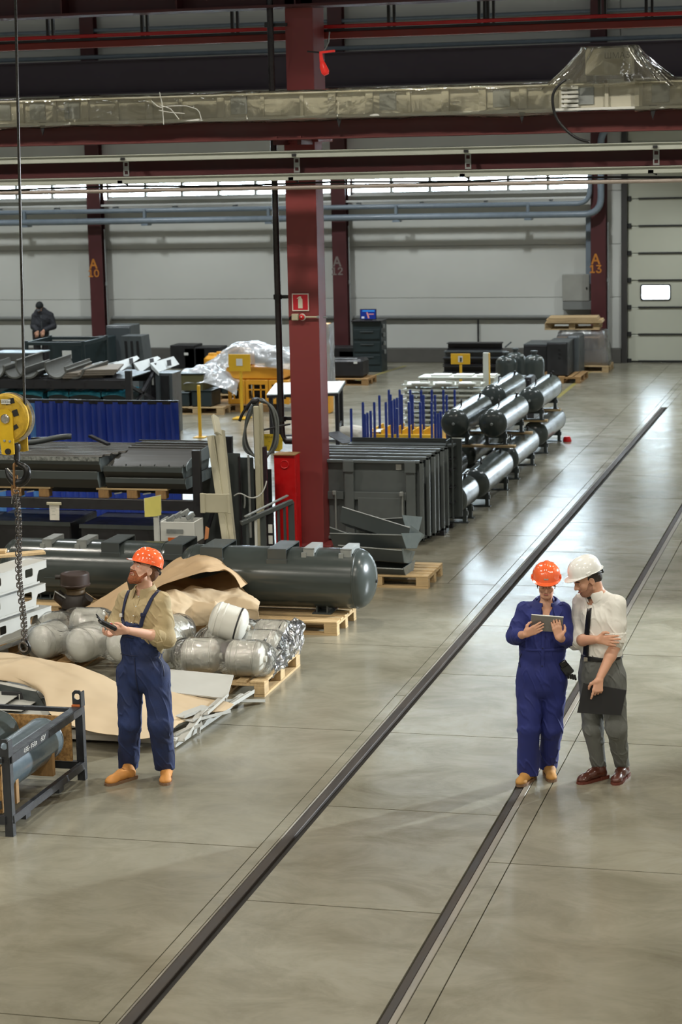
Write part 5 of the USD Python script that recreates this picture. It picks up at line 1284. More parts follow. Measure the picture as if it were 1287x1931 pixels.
# dark sheets standing behind the posts
ds = thing('dark_sheet_pack', 'pack of tall black steel sheets standing behind the cream posts', 'steel sheets')
for k, (p0, p1, pt_) in enumerate(((372, 412, 880), (408, 448, 858), (440, 478, 862), (470, 512, 884))):
    a, b = F(p0, pt_, 24.35 + .05 * k), F(p1, pt_, 24.35 + .05 * k)
    part(ds, 'sheet', MB().box(((a[0] + b[0]) / 2, 24.35 + .05 * k, a[2] / 2), (b[0] - a[0], .02, a[2]), bev=.003), M_blk if k % 2 else M_dgrey)
part(ds, 'foot', MB().box((F(440, 900, 24.4)[0], 24.45, .03), (.9, .4, .06), bev=.005), M_blk)
# ================================================================ rack with half pipes, boxes and foil; far left
Y2 = 34.0
rk2 = thing('storage_rack', 'dark rack with half pipes on top and blue foil boxes below, far left', 'rack')
xe = W(243, 720, Y2)[0]
for y in (Y2, Y2 + 1.3):
    part(rk2, 'beam', MB().box((xe - 2.2, y, 1.02), (4.4, .06, .16), bev=.006), M_blk)
    part(rk2, 'beam', MB().box((xe - 2.2, y, .45), (4.4, .06, .12), bev=.006), M_blk)
    part(rk2, 'upright', MB().box((xe, y, .63), (.11, .09, 1.26), bev=.006), M_blk)
    part(rk2, 'upright', MB().box((xe - 4.2, y, .63), (.11, .09, 1.26), bev=.006), M_blk)
part(rk2, 'brace', MB().bar((xe, Y2, .5), (xe, Y2 + 1.3, 1.1), .05).bar((xe, Y2, 1.0), (xe, Y2 + 1.3, .6), .05), M_blk)
part(rk2, 'shelf', MB().box((xe - 2.2, Y2 + .65, 1.11), (4.3, 1.3, .02)).box((xe - 2.2, Y2 + .65, .52), (4.3, 1.3, .02)), M_blk)
M_hp = mat('olive_grey_pipe', lin(92, 92, 86), .7, var=.1)
hps = [((-12, 700), .21, .0, 'half pipe shell cut off by the left edge'), ((26, 702), .20, .1, 'dark half pipe shell left of the crane wire'), ((52, 708), .22, .45, 'wide half pipe shell just right of the crane wire'), ((106, 703), .21, .3, 'smaller half pipe shell, third along the rack top'), ((140, 706), .18, .1, 'half pipe shell at the right of the row')]
for (p0, r, roll, lab) in hps:
    A = W(*p0, Y2 - .05); A[2] = 1.125 + r; z = np.array([.10, .99, .06]); z /= np.linalg.norm(z); L = .95
    x = np.cross((0, 0, 1.), z) * -1; x /= np.linalg.norm(x); y = np.cross(x, z) * -1
    y = y * np.sign(y[2])
    x, y = x * math.cos(roll) - y * math.sin(roll), x * math.sin(roll) + y * math.cos(roll)
    def Fh(u, v):
        q = PI * (1.0 + v)
        return A + z * (L * u)[..., None] + x * (r * np.cos(q))[..., None] + y * (r * np.sin(q))[..., None]
    t = thing('half_pipe', lab, 'half pipe')
    part(t, 'shell', sheet(Fh, 5, 22, .03), M_hp, 40)
    part(t, 'batten', MB().box((A[0], A[1] + .1, 1.12 + .5 * (A[2] - r - 1.12)), (.4, .08, max(A[2] - r - 1.12, .03))), M_blk)
M_brd = mat('grey_brown_board', lin(118, 108, 94), .6, var=.15)
for k, (px, py, w, lab) in enumerate(((160, 705, .5, 'grey-brown board stack end right of the half pipes'), (185, 700, .45, 'upper grey-brown board right of the half pipes'))):
    c = W(px, py, Y2 + .3)
    t = thing('board_stack', lab, 'boards', (c[0], c[1], 1.12 + .05 * k), .25)
    for j in range(3): part(t, 'board', MB().box((.03 * j, .2, .018 + .034 * j), (w * 1.4, 1.0, .03), bev=.003), M_brd)
# foil-wrapped dark boxes on the lower shelf
M_foil = mat('cyan_foil', lin(60, 160, 186), .18, var=.35, scale=5, metal=.3, bump=.8, bscale=14)
M_dbox = mat('dark_green_box', lin(40, 52, 54), .4, var=.15)
for k, (x0, x1, lab) in enumerate(((5, 82, 'dark box with a cyan plastic cover at the left, behind the hook block'), (92, 130, 'dark box under crinkled cyan film, second on the shelf'), (132, 190, 'dark box with a small white label under cyan film'), (194, 238, 'dark box with bright cyan film at the right end of the shelf'))):
    a, b = W(x0, 755, Y2 + .1), W(x1, 755, Y2 + .1)
    t = thing('foil_box', lab, 'box', ((a[0] + b[0]) / 2, Y2 + .5, .53))
    w = b[0] - a[0]
    part(t, 'body', MB().box((0, 0, .16), (w, .8, .32), bev=.01), M_dbox)
    part(t, 'film_cover', MB().add(patch([[(-w / 2 - .01, -.42, .26), (0, -.43, .30), (w / 2 + .01, -.42, .25)], [(-w / 2, -.4, .35), (0, -.4, .355), (w / 2, -.4, .35)], [(-w / 2, .4, .35), (0, .4, .36), (w / 2, .4, .35)]], 20, 24, .004, .02, 9, 60 + k, .015)), M_foil, 30)
    if k == 0: part(t, 'side_film', MB().box((w / 2 + .005, -.2, .16), (.008, .5, .3)), M_foil)
    if k == 2: part(t, 'label', MB().box((-.1, -.405, .2), (.06, .004, .04)), M_white)
# metal housings with shiny slanted lids
M_lid = mat('shiny_white_lid', lin(226, 232, 232), .25, var=.03)
M_hous = mat('housing_grey', lin(78, 84, 86), .4, var=.08)
for k, (q, yy, lab) in enumerate((([(283, 685), (327, 672), (338, 687), (299, 702)], 35.2, 'dark metal housing with a slotted shiny lid nearest the yellow post'), ([(252, 685), (297, 672), (303, 676), (266, 702)], 36.2, 'second dark metal housing with a shiny slanted lid'), ([(214, 685), (258, 671), (263, 676), (228, 700)], 37.2, 'third dark metal housing with a shiny slanted lid, above the rack end'))):
    zt = (1.45, 1.40, 1.36)[k]
    A, B, C, D = [W(a, b, yy + o) for (a, b), o in zip(q, (0, .5, .5, 0))]
    w = .55 if k == 0 else .42
    t = thing('metal_housing', lab, 'housing', (A[0], yy, 0))
    hx = C[0] - A[0]
    part(t, 'body', MB().box((hx / 2 + .04, .3, (D[2] - .02) / 2), (hx - .05, .5, D[2] - .02), bev=.01), M_hous)
    part(t, 'opening', MB().box((hx * .68, .03, D[2] / 2), (hx * .4, .04, D[2] - .12)), M_dark)
    lid = part(t, 'lid', MB().add(patch([[A - A, B - A], [D - A, C - A]], 4, 4, .014), TR((0, 0, A[2]))), M_lid)
    M0 = (B + C + A + D) / 4 - A + [0, -.006, A[2] + .004]
    part(lid, 'slot', MB().add(patch([[M0 + [.03, 0, .06], M0 + [.10, .03, .075]], [M0 + [.06, -.06, -.03], M0 + [.13, -.03, -.02]]], 3, 3, .012)), M_dark)
    part(t, 'lid_fold', MB().add(patch([[A - A, D - A], [A - A + [.02, .02, -.1], D - A + [.0, .02, -.06]]], 3, 3, .012), TR((0, 0, A[2]))), M_lid)
    if k == 0: part(t, 'tag', MB().box((.03, .03, D[2] - .16), (.03, .01, .14)), M_white)
# more dark housings in the row behind the half pipes
for k, (px, lab) in enumerate(((150, 'grey open channel behind the half pipes, left one'), (178, 'grey open channel behind the half pipes, middle one'), (205, 'grey open channel behind the half pipes, right one'))):
    c = W(px, 685, 37.5)
    t = thing('open_channel', lab, 'channel', (c[0], 37.5, 0))
    part(t, 'body', MB().box((0, .4, c[2] / 2 - .06), (.34, .8, c[2] - .12), bev=.01), M_hous)
    part(t, 'edge', MB().box((-.15, .4, c[2] - .09), (.04, .8, .05)).box((.15, .4, c[2] - .07), (.04, .8, .05)), M_galv)
# ================================================================ by the back wall, left: crate, lockers
cr2 = thing('open_crate', 'open dark green steel crate in front of the person by the back wall', 'crate')
a, b = W(50, 652, 40.6), W(157, 645, 40.6)
xm, w, zt = (a[0] + b[0]) / 2, b[0] - a[0], W(100, 648, 40.6)[2]
for y, s in ((40.6, 'front'), (41.9, 'back')):
    part(cr2, 'rail', MB().box((xm, y, zt), (w, .06, .07), bev=.008), M_dbox)
    part(cr2, 'rail', MB().box((xm, y, .3), (w, .06, .07), bev=.008), M_dbox)
    for x in (a[0], b[0]): part(cr2, 'post', MB().box((x, y, zt / 2 + .03), (.07, .07, zt + .06), bev=.008), M_dbox)
for x in (a[0], b[0]):
    part(cr2, 'end_rail', MB().box((x, 41.25, zt), (.06, 1.3, .07)), M_dbox)
    part(cr2, 'end_rail', MB().box((x, 41.25, .3), (.06, 1.3, .07)), M_dbox)
part(cr2, 'panel', MB().box((xm, 41.85, zt / 2), (w, .02, zt - .1)), M_dbox)
part(cr2, 'notice', MB().box((b[0] - .35, 40.55, zt - .22), (.2, .01, .16)), M_white, label='white paper notice')
for k, px in enumerate((75, 112)):
    solo('machine_part', ['dark machine part lying in the open crate, left', 'dark machine part lying in the open crate, right'][k], 'machine part', MB().lathe([(0, -.3), (.12, -.3), (.18, -.1), (.18, .2), (.1, .3), (0, .3)], 16, along('x')), M_blk, 40, loc=(W(px, 665, 41.2)[0], 41.2, .42))
pb = solo('pale_plate', 'pale plate lying on dark boxes left of the crane wire', 'plate', MB().box((W(25, 667, 39)[0], 39.4, W(25, 667, 39)[2]), (1.0, .6, .02)), M_endlt)
solo('dark_box', 'low dark box at the left edge under the pale plate', 'box', MB().box((W(25, 680, 39)[0], 39.4, .42), (1.1, .6, .84), bev=.02), M_dbox)
solo('fan_case', 'dark round-topped unit at the left edge in front of the crate', 'unit', MB().lathe([(0, 0), (.3, 0), (.32, .5), (.25, .62), (0, .66)], 20), M_dbox, 40, loc=(W(8, 690, 38)[0] + .1, 38.0, 0))
for k, (x0, x1, yt, Y, lab) in enumerate(((169, 200, 637, 42.5, 'dark green locker left of the first wall column foot'), (200, 246, 614, 43.2, 'tallest dark grey locker in front of the first wall column'))):
    a, b = W(x0, yt, Y), W(x1, yt, Y)
    t = thing('locker', lab, 'locker', ((a[0] + b[0]) / 2, Y + .3, 0))
    w = b[0] - a[0]
    part(t, 'body', MB().box((0, 0, a[2] / 2), (w, .6, a[2]), bev=.01), M_dbox if k == 0 else M_hous)
    part(t, 'door', MB().box((0, -.305, a[2] / 2), (w - .05, .012, a[2] - .08), bev=.004), M_dbox if k == 0 else M_hous)
    part(t, 'handle', MB().box((w * .35, -.32, a[2] * .55), (.03, .03, .12)), M_dark)
a, b = W(226, 634, 42.0), W(266, 634, 42.0)
t = thing('slotted_guard', 'slanted dark guard with long upright slots beside the lockers', 'guard', (a[0], 42.0, 0))
w = b[0] - a[0]
part(t, 'body', MB().prism([(0, 0), (w + .12, 0), (w, a[2]), (.02, a[2])], .5, TR((0, .5, 0), rx=PI / 2)), M_hous)
for k in range(3): part(t, 'slot', MB().bar((.16 + .13 * k, -.005, .25), (.13 + .13 * k, -.005, a[2] - .1), .05, .02, upv=(0, -1, 0)), M_dark)
# low dark pile along the wall behind the yellow frames
dp_ = thing('dark_pile', 'long low dark boxes against the back wall left of the yellow frames', 'boxes')
for k, (px, zt, w) in enumerate(((345, .55, .6), (368, .48, .5), (392, .5, .6), (640, .5, .9), (668, .42, .7))):
    c = W(px, 690, 46.5); part(dp_, 'box', MB().box((c[0], 46.8, zt / 2), (w, .6, zt), bev=.01), M_dark)
part(dp_, 'label', MB().box((W(350, 692, 46.4)[0], 46.48, .35), (.1, .01, .06)), M_white)

# ================================================================ yellow crates with film, sign, pallets of dark boxes
M_amber = mat('amber_box_paint', lin(226, 160, 44), .4, var=.12, scale=2)
M_filmc = film('clearer_film', (.97, .98, .98), .14, .07, .12, (.86, .89, .90), 4.0, 1.0)
M_filmw = film('cloudy_film', (.97, .98, .98), .36, .02, .2, (.80, .83, .85), 4.0, .6)
for k, (x0, x1, lab) in enumerate(((430, 462, 'yellow cage box left of the sign post'), (463, 506, 'yellow cage box behind the sign post'), (507, 545, 'yellow cage box half hidden behind the drain pipe'))):
    Y = 38.6
    a, b = W(x0, 705, Y), W(x1, 705, Y); w = b[0] - a[0]
    t = thing('cage_box', lab, 'cage box', ((a[0] + b[0]) / 2, Y, .145)); h = .46
    for sx in (-1, 1):
        for y in (0, .7): part(t, 'post', MB().box((sx * (w / 2 - .03), y, h / 2), (.06, .06, h), bev=.005), M_amber)
    for z in (.05, h - .04):
        part(t, 'rail', MB().box((0, 0, z), (w - .05, .05, .09), bev=.005), M_amber)
        part(t, 'rail', MB().box((0, .7, z), (w - .05, .05, .09), bev=.005), M_amber)
        for sx in (-1, 1): part(t, 'side_rail', MB().box((sx * (w / 2 - .03), .35, z), (.05, .7, .08)), M_amber)
    for j in (-1, 1): part(t, 'mesh_bar', MB().box((j * w * .16, 0, h / 2), (.025, .03, h - .1)), M_amber)
    part(t, 'cross_bar', MB().box((0, 0, h * .6), (w - .1, .03, .025)), M_amber)
    part(t, 'content', MB().box((0, .4, h / 2), (w - .16, .5, h - .12)), M_dark)
pallet('pallet under the yellow cage boxes', (W(462, 770, 38.9)[0], 38.95, 0), 0, 1.2, .9, M_wood2)
a = W(487, 680, 38.9)
t = thing('yellow_machine', 'yellow machine body on top of the cage boxes under cloudy film', 'machine', (a[0], 39.0, .61))
part(t, 'body', MB().box((0, 0, .12), (1.15, .75, .24), bev=.03), M_amber)
part(t, 'hood', MB().box((-.35, -.05, .4), (.4, .55, .36), bev=.05), M_amber)
part(t, 'arm', MB().box((.3, 0, .3), (.3, .4, .14), bev=.04), mat('grey_machine_part', lin(120, 126, 130), .4))
g = [[(-.75, -.42, .30), (-.3, -.45, .34), (.2, -.44, .26), (.75, -.4, .2)], [(-.62, -.33, .56), (-.35, -.35, .66), (.1, -.3, .60), (.72, -.3, .5)], [(-.6, .3, .58), (-.2, .35, .68), (.2, .3, .62), (.7, .3, .55)]]
solo('plastic_cover', 'cloudy crumpled film over the yellow machine', 'plastic film', patch(g, 30, 50, .004, .06, 4, 71, .04), M_filmw, True, loc=(a[0], 39.0, .61))
a, b = W(391, 668, 40.5), W(428, 668, 40.5)
for k, (x, lab) in enumerate(((W(401, 668, 40.8)[0], 'rounded amber canister left of the yellow machine'), (W(416, 668, 41.1)[0], 'amber canister just left of the film cover'))):
    t = thing('amber_canister', lab, 'canister', (x, 40.8 + .3 * k, .145))
    part(t, 'body', MB().box((0, 0, .36), (.3, .34, .72), bev=.06), M_amber)
    part(t, 'cap', MB().lathe([(0, .78), (.08, .77), (.1, .72), (.1, .70)], 14), M_amber, 30)
    part(t, 'sticker', MB().box((-.08, -.172, .55), (.05, .004, .05)), M_white)
pallet('pallet under the two amber canisters', (W(408, 700, 40.8)[0], 40.95, 0), 0, 1.0, .8, M_wood2)
ys = thing('sign_post', 'yellow sign board on a yellow post in front of the yellow cage boxes', 'sign')
c0, c1 = W(432, 700, 37.4), W(472, 668, 37.4)
part(ys, 'board', MB().box(((c0[0] + c1[0]) / 2, 37.4, (c0[2] + c1[2]) / 2), (c1[0] - c0[0], .02, c1[2] - c0[2]), bev=.004), M_yel2)
part(ys, 'paper', MB().box(((c0[0] + c1[0]) / 2, 37.388, (c0[2] + c1[2]) / 2 + .01), (.12, .004, .13)), M_white)
px_ = W(455, 740, 37.4)[0]
part(ys, 'post', MB().box((px_, 37.42, c0[2] / 2), (.045, .045, c0[2])), M_yel2)
part(ys, 'foot', MB().box((px_, 37.42, .02), (.3, .3, .03), bev=.006), M_yel2)
yp2 = thing('yellow_post', 'thin yellow post standing alone right of the blue screen', 'post', G(378, 825))
part(yp2, 'post', MB().box((0, 0, .46), (.05, .05, .92), bev=.006), M_yel2)
part(yp2, 'foot', MB().box((0, 0, .008), (.2, .2, .016)), M_yel2)
for k, (px, py, L, D, lab) in enumerate(((370, 782, 1.1, .8, 'pallet with dark boxes right of the shiny-lidded housings'), (412, 757, 1.1, .9, 'pallet with film-covered dark boxes left of the sign post'))):
    c = G(px, py)
    pallet(lab, (c[0], c[1] + .4, 0), 0, L, D)
    for j, (dx, dz, w, h) in enumerate(((-.33, 0, .36, .26), (.1, 0, .4, .3), (-.1, .3, .5, .32)) if k == 0 else ((-.25, 0, .5, .3), (.28, 0, .45, .26))):
        t = thing('dark_box', ['left', 'right', 'olive upper'][j] + (' dark box on the near pallet right of the housings' if k == 0 else ' dark box under film on the pallet by the sign post'), 'box', (c[0] + dx, c[1] + .35, .145 + dz))
        part(t, 'body', MB().box((0, 0, h / 2), (w, .6, h), bev=.02), M_dbox if j < 2 else mat('olive_box', lin(92, 88, 56), .5))
        part(t, 'lid', MB().box((0, 0, h + .008), (w + .02, .62, .016), bev=.004), M_dbox if j else M_endlt)
    g = [[(-.6, -.35, .2), (-.2, -.4, .35), (.2, -.38, .3), (.62, -.3, .1)], [(-.55, 0, .5), (-.1, 0, .66), (.25, 0, .55), (.6, 0, .35)], [(-.5, .4, .45), (-.1, .42, .6), (.2, .4, .5), (.55, .4, .3)]]
    solo('plastic_cover', ['white crumpled film over the dark boxes on the near pallet', 'white film heaped on the dark boxes by the sign post'][k], 'plastic film', patch(g, 24, 40, .004, .09, 4, 80 + k, .05), M_filmw, True, loc=(c[0] + .15, c[1] + .45, .25))
# film-wrapped yellow upright right of the big column
c = G(620, 735)
t = thing('wrapped_mast', 'yellow mast wrapped in film, a sliver right of the big red column', 'mast', (W(618, 700, 38.5)[0], 38.5, 0))
part(t, 'mast', MB().box((0, 0, .85), (.14, .3, 1.7), bev=.02), M_amber)
part(t, 'film', MB().add(patch([[(-.1, -.17, .5), (.09, -.18, .5), (.1, .2, .5)], [(-.1, -.17, 1.1), (.1, -.18, 1.1), (.09, .2, 1.1)], [(-.1, -.16, 1.7), (.08, -.17, 1.7), (.09, .2, 1.7)]], 24, 16, .004, .03, 7, 90)), M_filmw, True)
# ================================================================ monitor cabinet, bench, benches of sheet
t = thing('tool_cabinet', 'dark tool cabinet with a small screen on top by the middle wall column', 'cabinet', (W(694, 640, 46)[0], 46.2, 0))
zc = W(694, 606, 46)[2]
part(t, 'body', MB().box((0, 0, zc / 2), (.66, .55, zc), bev=.012), M_dbox)
part(t, 'worktop', MB().box((0, -.02, zc + .012), (.7, .62, .025), bev=.004), M_blk)
for k in range(3):
    q = part(t, 'drawer', MB().box((0, -.282, zc * (.25 + .25 * k)), (.6, .02, .22), bev=.004), M_dbox)
    part(q, 'handle', MB().box((0, -.3, zc * (.25 + .25 * k) + .06), (.3, .02, .02)), M_hous)
for k in range(4): part(t, 'hanging_tool', MB().box((.36, -.15 + .03 * k, zc * (.9 - .17 * k)), (.05, .05, .1), bev=.01), M_galv)
mn = thing('monitor', 'small monitor showing a blue desktop on the dark tool cabinet', 'monitor', (W(694, 594, 46)[0], 46.05, zc + .025))
part(mn, 'case', MB().box((0, 0, .13), (.38, .03, .24), bev=.008), M_dark)
part(mn, 'stand', MB().box((0, .02, .01), (.16, .12, .02)), M_dark)
scr_ = part(mn, 'screen', MB().box((0, -.017, .13), (.35, .004, .21)), glow('screen_blue', lin(42, 62, 150), .8))
part(scr_, 'screen_banner', MB().box((.01, -.0205, .205), (.28, .002, .03)), glow('screen_light_blue', lin(60, 150, 235), 1.0))
part(scr_, 'screen_icon', MB().box((-.12, -.0205, .06), (.06, .002, .04)), glow('screen_white', lin(220, 226, 232), 1.0))
part(scr_, 'screen_icon', MB().add(patch([[(-.04, -.0205, .17), (-.01, -.0205, .18)], [(0, -.0205, .04), (.03, -.0205, .05)]], 3, 3, .002)).box((.07, -.0205, .135), (.12, .002, .018)), glow('screen_pink', lin(224, 150, 140), 1.0))
c = G(655, 712)
t = thing('dark_bench', 'long dark low machine on a pallet behind the work table', 'machine', (W(652, 690, 43.6)[0], 43.6, .145))
part(t, 'body', MB().box((0, 0, .2), (.9, .6, .4), bev=.05), M_dark)
part(t, 'top_edge', MB().box((-.05, -.2, .405), (.75, .12, .03), bev=.01), M_hous)
part(t, 'label', MB().box((.3, -.31, .33), (.08, .01, .04)), M_white)
pallet('pallet under the long dark low machine behind the table', (W(655, 700, 43.6)[0], 43.6, 0), 0, 1.1, .8, M_wood2)
solo('small_white_post', 'short white peg standing behind the work table', 'peg', MB().cyl((0, 0, 0), (0, 0, .45), .02, 10), M_white, loc=(W(641, 720, 40)[0], 40.0, 0))
# ================================================================ pale bracket stacks behind the blue tubes
M_brk = mat('pale_bracket_paint', lin(196, 198, 186), .4, var=.06)
t = thing('bracket_stack', 'tall stack of pale grey slotted trays behind the blue tubes', 'tray stack')
YS = 36.4
xa, xb = W(758, 760, YS)[0], W(905, 760, YS)[0]
for r_ in range(9):
    z = .06 + r_ * .088
    part(t, 'tray', MB().box(((xa + xb) / 2, YS + .3, z), (xb - xa, .6, .014), bev=.003), M_brk)
    part(t, 'tray_lip', MB().box(((xa + xb) / 2, YS + .0, z), (xb - xa, .016, .034), bev=.003), M_brk)
    for c_ in range(6):
        x = xa + (c_ + .3 + .4 * ((r_ + c_) % 2)) * (xb - xa) / 6
        part(t, 'web', MB().box((x, YS + .05 + .03 * (c_ % 2), z + .042), (.16 if (c_ + r_) % 2 else .05, .02, .07)), M_brk)
for k in range(3): part(t, 'top_channel', MB().box((xa + (.2 + .3 * k) * (xb - xa) + .06, YS + .1, .80), (.3, .3, .03), bev=.006), M_white)
t2 = thing('bracket_stack', 'second row of the pale tray stack, just behind the first', 'tray stack')
part(t2, 'top_tray', MB().box(((xa + xb) / 2 + .1, YS + 1.2, .80), (xb - xa, .6, .03), bev=.004), M_brk)
for k in range(3): part(t2, 'top_channel', MB().box((xa + (.2 + .3 * k) * (xb - xa) + .2, YS + 1.2, .83), (.34, .3, .03), bev=.006), M_white)
for r_ in range(5): part(t2, 'tray', MB().box(((xa + xb) / 2 + .1, YS + 1.2, .08 + .145 * r_), (xb - xa, .6, .02)), M_brk)
for x in (xa + .15, xb + .05): part(t2, 'post', MB().box((x, YS + 1.2, .40), (.05, .5, .80)), M_brk)
t = thing('pale_post', 'pale post with a yellow side right of the pale tray stacks', 'post')
a = W(917, 665, 37.2)
part(t, 'post', MB().box((a[0], 37.2, a[2] / 2), (.1, .08, a[2]), bev=.006), M_brk)
part(t, 'yellow_side', MB().box((a[0] + .055, 37.22, a[2] / 2 + .2), (.02, .08, a[2] - .42)), M_yel2)
t = thing('sign_post', 'yellow sign with a white paper on a post beyond the pale tray stacks', 'sign')
c0, c1 = W(851, 687, 40.5), W(887, 667, 40.5)
part(t, 'board', MB().box(((c0[0] + c1[0]) / 2, 40.5, (c0[2] + c1[2]) / 2), (c1[0] - c0[0], .02, c1[2] - c0[2]), bev=.004), M_yel2)
part(t, 'paper', MB().box(((c0[0] + c1[0]) / 2, 40.488, (c0[2] + c1[2]) / 2), (.09, .004, .12)), M_white)
part(t, 'paper_mark', MB().box(((c0[0] + c1[0]) / 2 + .01, 40.484, (c0[2] + c1[2]) / 2 - .01), (.04, .003, .08)), M_dgrey)
part(t, 'post', MB().box(((c0[0] + c1[0]) / 2, 40.52, c0[2] / 2), (.045, .045, c0[2])), M_yel2)
t = thing('beam_pile', 'pile of long dark beams lying near the back wall behind the yellow sign', 'beams')
for k, (x0, x1, z, Y) in enumerate(((846, 948, .66, 45.2), (840, 955, .50, 45.0), (838, 950, .36, 44.9), (838, 940, .20, 44.8), (845, 960, .08, 45.1))):
    a, b = W(x0, 690, Y), W(x1, 690, Y)
    part(t, 'beam', MB().add(ibeam(b[0] - a[0], .15, .3, .02, .03), TR(((a[0] + b[0]) / 2, Y, z))), M_hous if k == 1 else M_dark)
solo('scrap_stick', 'thin dark stick leaning on the beam pile by the wall', 'stick', MB().bar(W(953, 655, 45), W(965, 645, 45), .03), M_hous)
# ================================================================ upright cylinders, finned unit, dark cabinets
cy0 = None
for px, Y, lab in ((955, 40.6, 'upright dark cylinder on the left beyond the stacked tanks'), (973, 41.3, 'upright dark cylinder between the other two, a little behind'), (1008, 40.8, 'upright dark cylinder in front of the black cabinet')):
    c = W(px, 700, Y); H = .92
    if cy0 is None:
        cy0 = thing('upright_cylinder', lab, 'cylinder', (c[0], Y, 0))
        part(cy0, 'shell', MB().lathe([(.0, .0), (.2, .0), (.205, .05), (.205, .72), (.19, .8), (.14, .86), (.08, .885), (0, .89)], 32), M_tank, 30)
        part(cy0, 'neck', MB().lathe([(.05, .88), (.05, .93), (.07, .94), (.07, .97), (0, .97)], 16), M_dgrey, 40)
        part(cy0, 'side_valve', MB().box((.08, -.16, .83), (.07, .06, .05), bev=.01), M_galv)
        part(cy0, 'side_valve', MB().box((-.1, -.14, .84), (.06, .06, .05), bev=.01), M_galv)
    else: dup(cy0, (c[0], Y, 0), .5, lab)
t = thing('finned_unit', 'dark finned machine unit between the upright cylinders and the stacked tanks', 'machine')
for k, (px, Y) in enumerate(((938, 38.0), (952, 38.1), (968, 38.2), (984, 38.4), (1000, 38.5))):
    c = W(px, 715, Y)
    part(t, 'module', MB().box((c[0], Y, .36), (.13, .5, .72), bev=.02).box((c[0] + .02, Y - .26, .55), (.05, .05, .25), bev=.01), M_dgrey if k % 2 else M_blk)
part(t, 'base', MB().box((W(968, 715, 38.2)[0], 38.25, .05), (.85, .6, .1)), M_blk)
cbs = [((1051, 46.0 - 2.3), (1029, 1068), 648, .62, 'black cabinet with three round holes standing on a pallet by the aisle', True), ((1007, 44.6), (985, 1030), 652, .6, 'black cabinet just behind the one with three round holes', False)]
for k, ((pc, Y), (x0, x1), yt, D, lab, holes) in enumerate(cbs):
    a, b = W(x0, yt, Y), W(x1, yt, Y); w = b[0] - a[0]
    t = thing('black_cabinet', lab, 'cabinet', ((a[0] + b[0]) / 2, Y + D / 2 + .2, .145))
    h = a[2] - .145
    part(t, 'body', MB().box((0, .2, h / 2), (w, D + .4, h), bev=.012), M_dark)
    part(t, 'top', MB().box((0, .2, h + .006), (w + .01, D + .4, .012), bev=.003), M_hous)
    part(t, 'front', MB().box((0, -D / 2 - .004, h / 2), (w - .04, .012, h - .04), bev=.004), M_dark)
    if holes:
        for j in range(3): part(t, 'hole', MB().lathe([(0, .004), (.025, .004), (.03, 0)], 12, TR((w * .12, -D / 2 - .01, h * .8 - .09 * j), rx=PI / 2)), mat('hole_black', (.004, .004, .004), .9))
        part(t, 'latch', MB().lathe([(0, .004), (.025, .004), (.03, 0)], 12, TR((-w * .2, -D / 2 - .01, h * .12), rx=PI / 2)), M_blk)
    pallet('pallet under the black cabinet ' + ('with three round holes' if holes else 'standing behind'), ((a[0] + b[0]) / 2 + .1, Y + .7, 0), PI / 2, 1.2, .8, M_wood2)
solo('cabinet_side_unit', 'dark grey narrow unit right of the black cabinets', 'unit', MB().box((W(1083, 680, 45)[0], 45.3, .45), (.25, .9, .9), bev=.03), M_hous)
# pallets of wrapped goods by the right wall column
c = W(1090, 690, 46.4)
pallet('lower pallet of the wrapped goods beside the right wall column', (c[0] + .1, 46.5, 0), 0, 1.25, .9)
t = thing('wrapped_goods', 'brown cartons wrapped in film beside the right wall column', 'cartons', (c[0] + .1, 46.5, .145))
for j, (x, z, w, h) in enumerate(((-.35, .0, .5, .32), (.2, 0, .55, .34), (-.3, .33, .45, .3), (.2, .35, .45, .28))): part(t, 'carton', MB().box((x, 0, z + h / 2), (w, .7, h), bev=.015), mat('carton_brown', lin(150, 120, 92), .7, var=.2))
h = trimesh.creation.box((1.12, .8, .74)).subdivide().subdivide().subdivide(); v = np.array(h.vertices)
v[:, 2] += .37; v *= (1 + .12 * (meshkit.fbm(v * 5, 3, 2) - .5))[:, None]; v[:, 0] *= 1.12 - .25 * (v[:, 2] / .8); h.vertices = v
part(t, 'film', h, M_filmc, True)
pallet('upper pallet lying on the wrapped cartons by the right wall column', (c[0] - .1, 46.5, .93), .05, 1.2, .8)
t = thing('board_stack', 'stack of pale wooden boards on top of the wrapped goods by the wall column', 'boards', (c[0] - .05, 46.4, 1.075), .06)
for j in range(4): part(t, 'board', MB().box((.03 * (j % 2) - .02 * j, 0, .02 + .032 * j), (1.25 - .06 * j, .7, .028), bev=.004), M_wood)
# ================================================================ things on the big red column
C_ = W(567, 570, CY - .012)
es = thing('extinguisher_sign', 'square red fire extinguisher sign with white border on the big column', 'sign', C_)
sq = .215
part(es, 'plate', MB().box((0, 0, 0), (sq, .006, sq), bev=.002), mat('sign_white', lin(230, 214, 206), .5))
part(es, 'red_field', MB().box((0, -.0042, 0), (sq * .87, .002, sq * .87)), mat('sign_red', lin(206, 32, 48), .45))
T = TR((0, -.0058, 0), rx=PI / 2)
q = sbox(-.026, -.072, .026, .03).buffer(.002).union(Point(0, .03).buffer(.026)).union(Polygon([(-.01, .05), (.012, .05), (.012, .072), (-.012, .074)])).union(Polygon([(-.012, .074), (-.045, .045), (-.038, .042), (-.006, .06)]))
part(es, 'extinguisher_pictogram', MB().prism(q, .0015, T), mat('sign_cream', lin(226, 222, 202), .5))
D_ = W(560, 598, CY - .03)
fa = thing('fire_alarm', 'pale junction box with a round red alarm button on the big column', 'alarm', D_)
part(fa, 'junction_box', MB().box((-.02, 0, 0), (.085, .05, .08), bev=.008), M_cream)
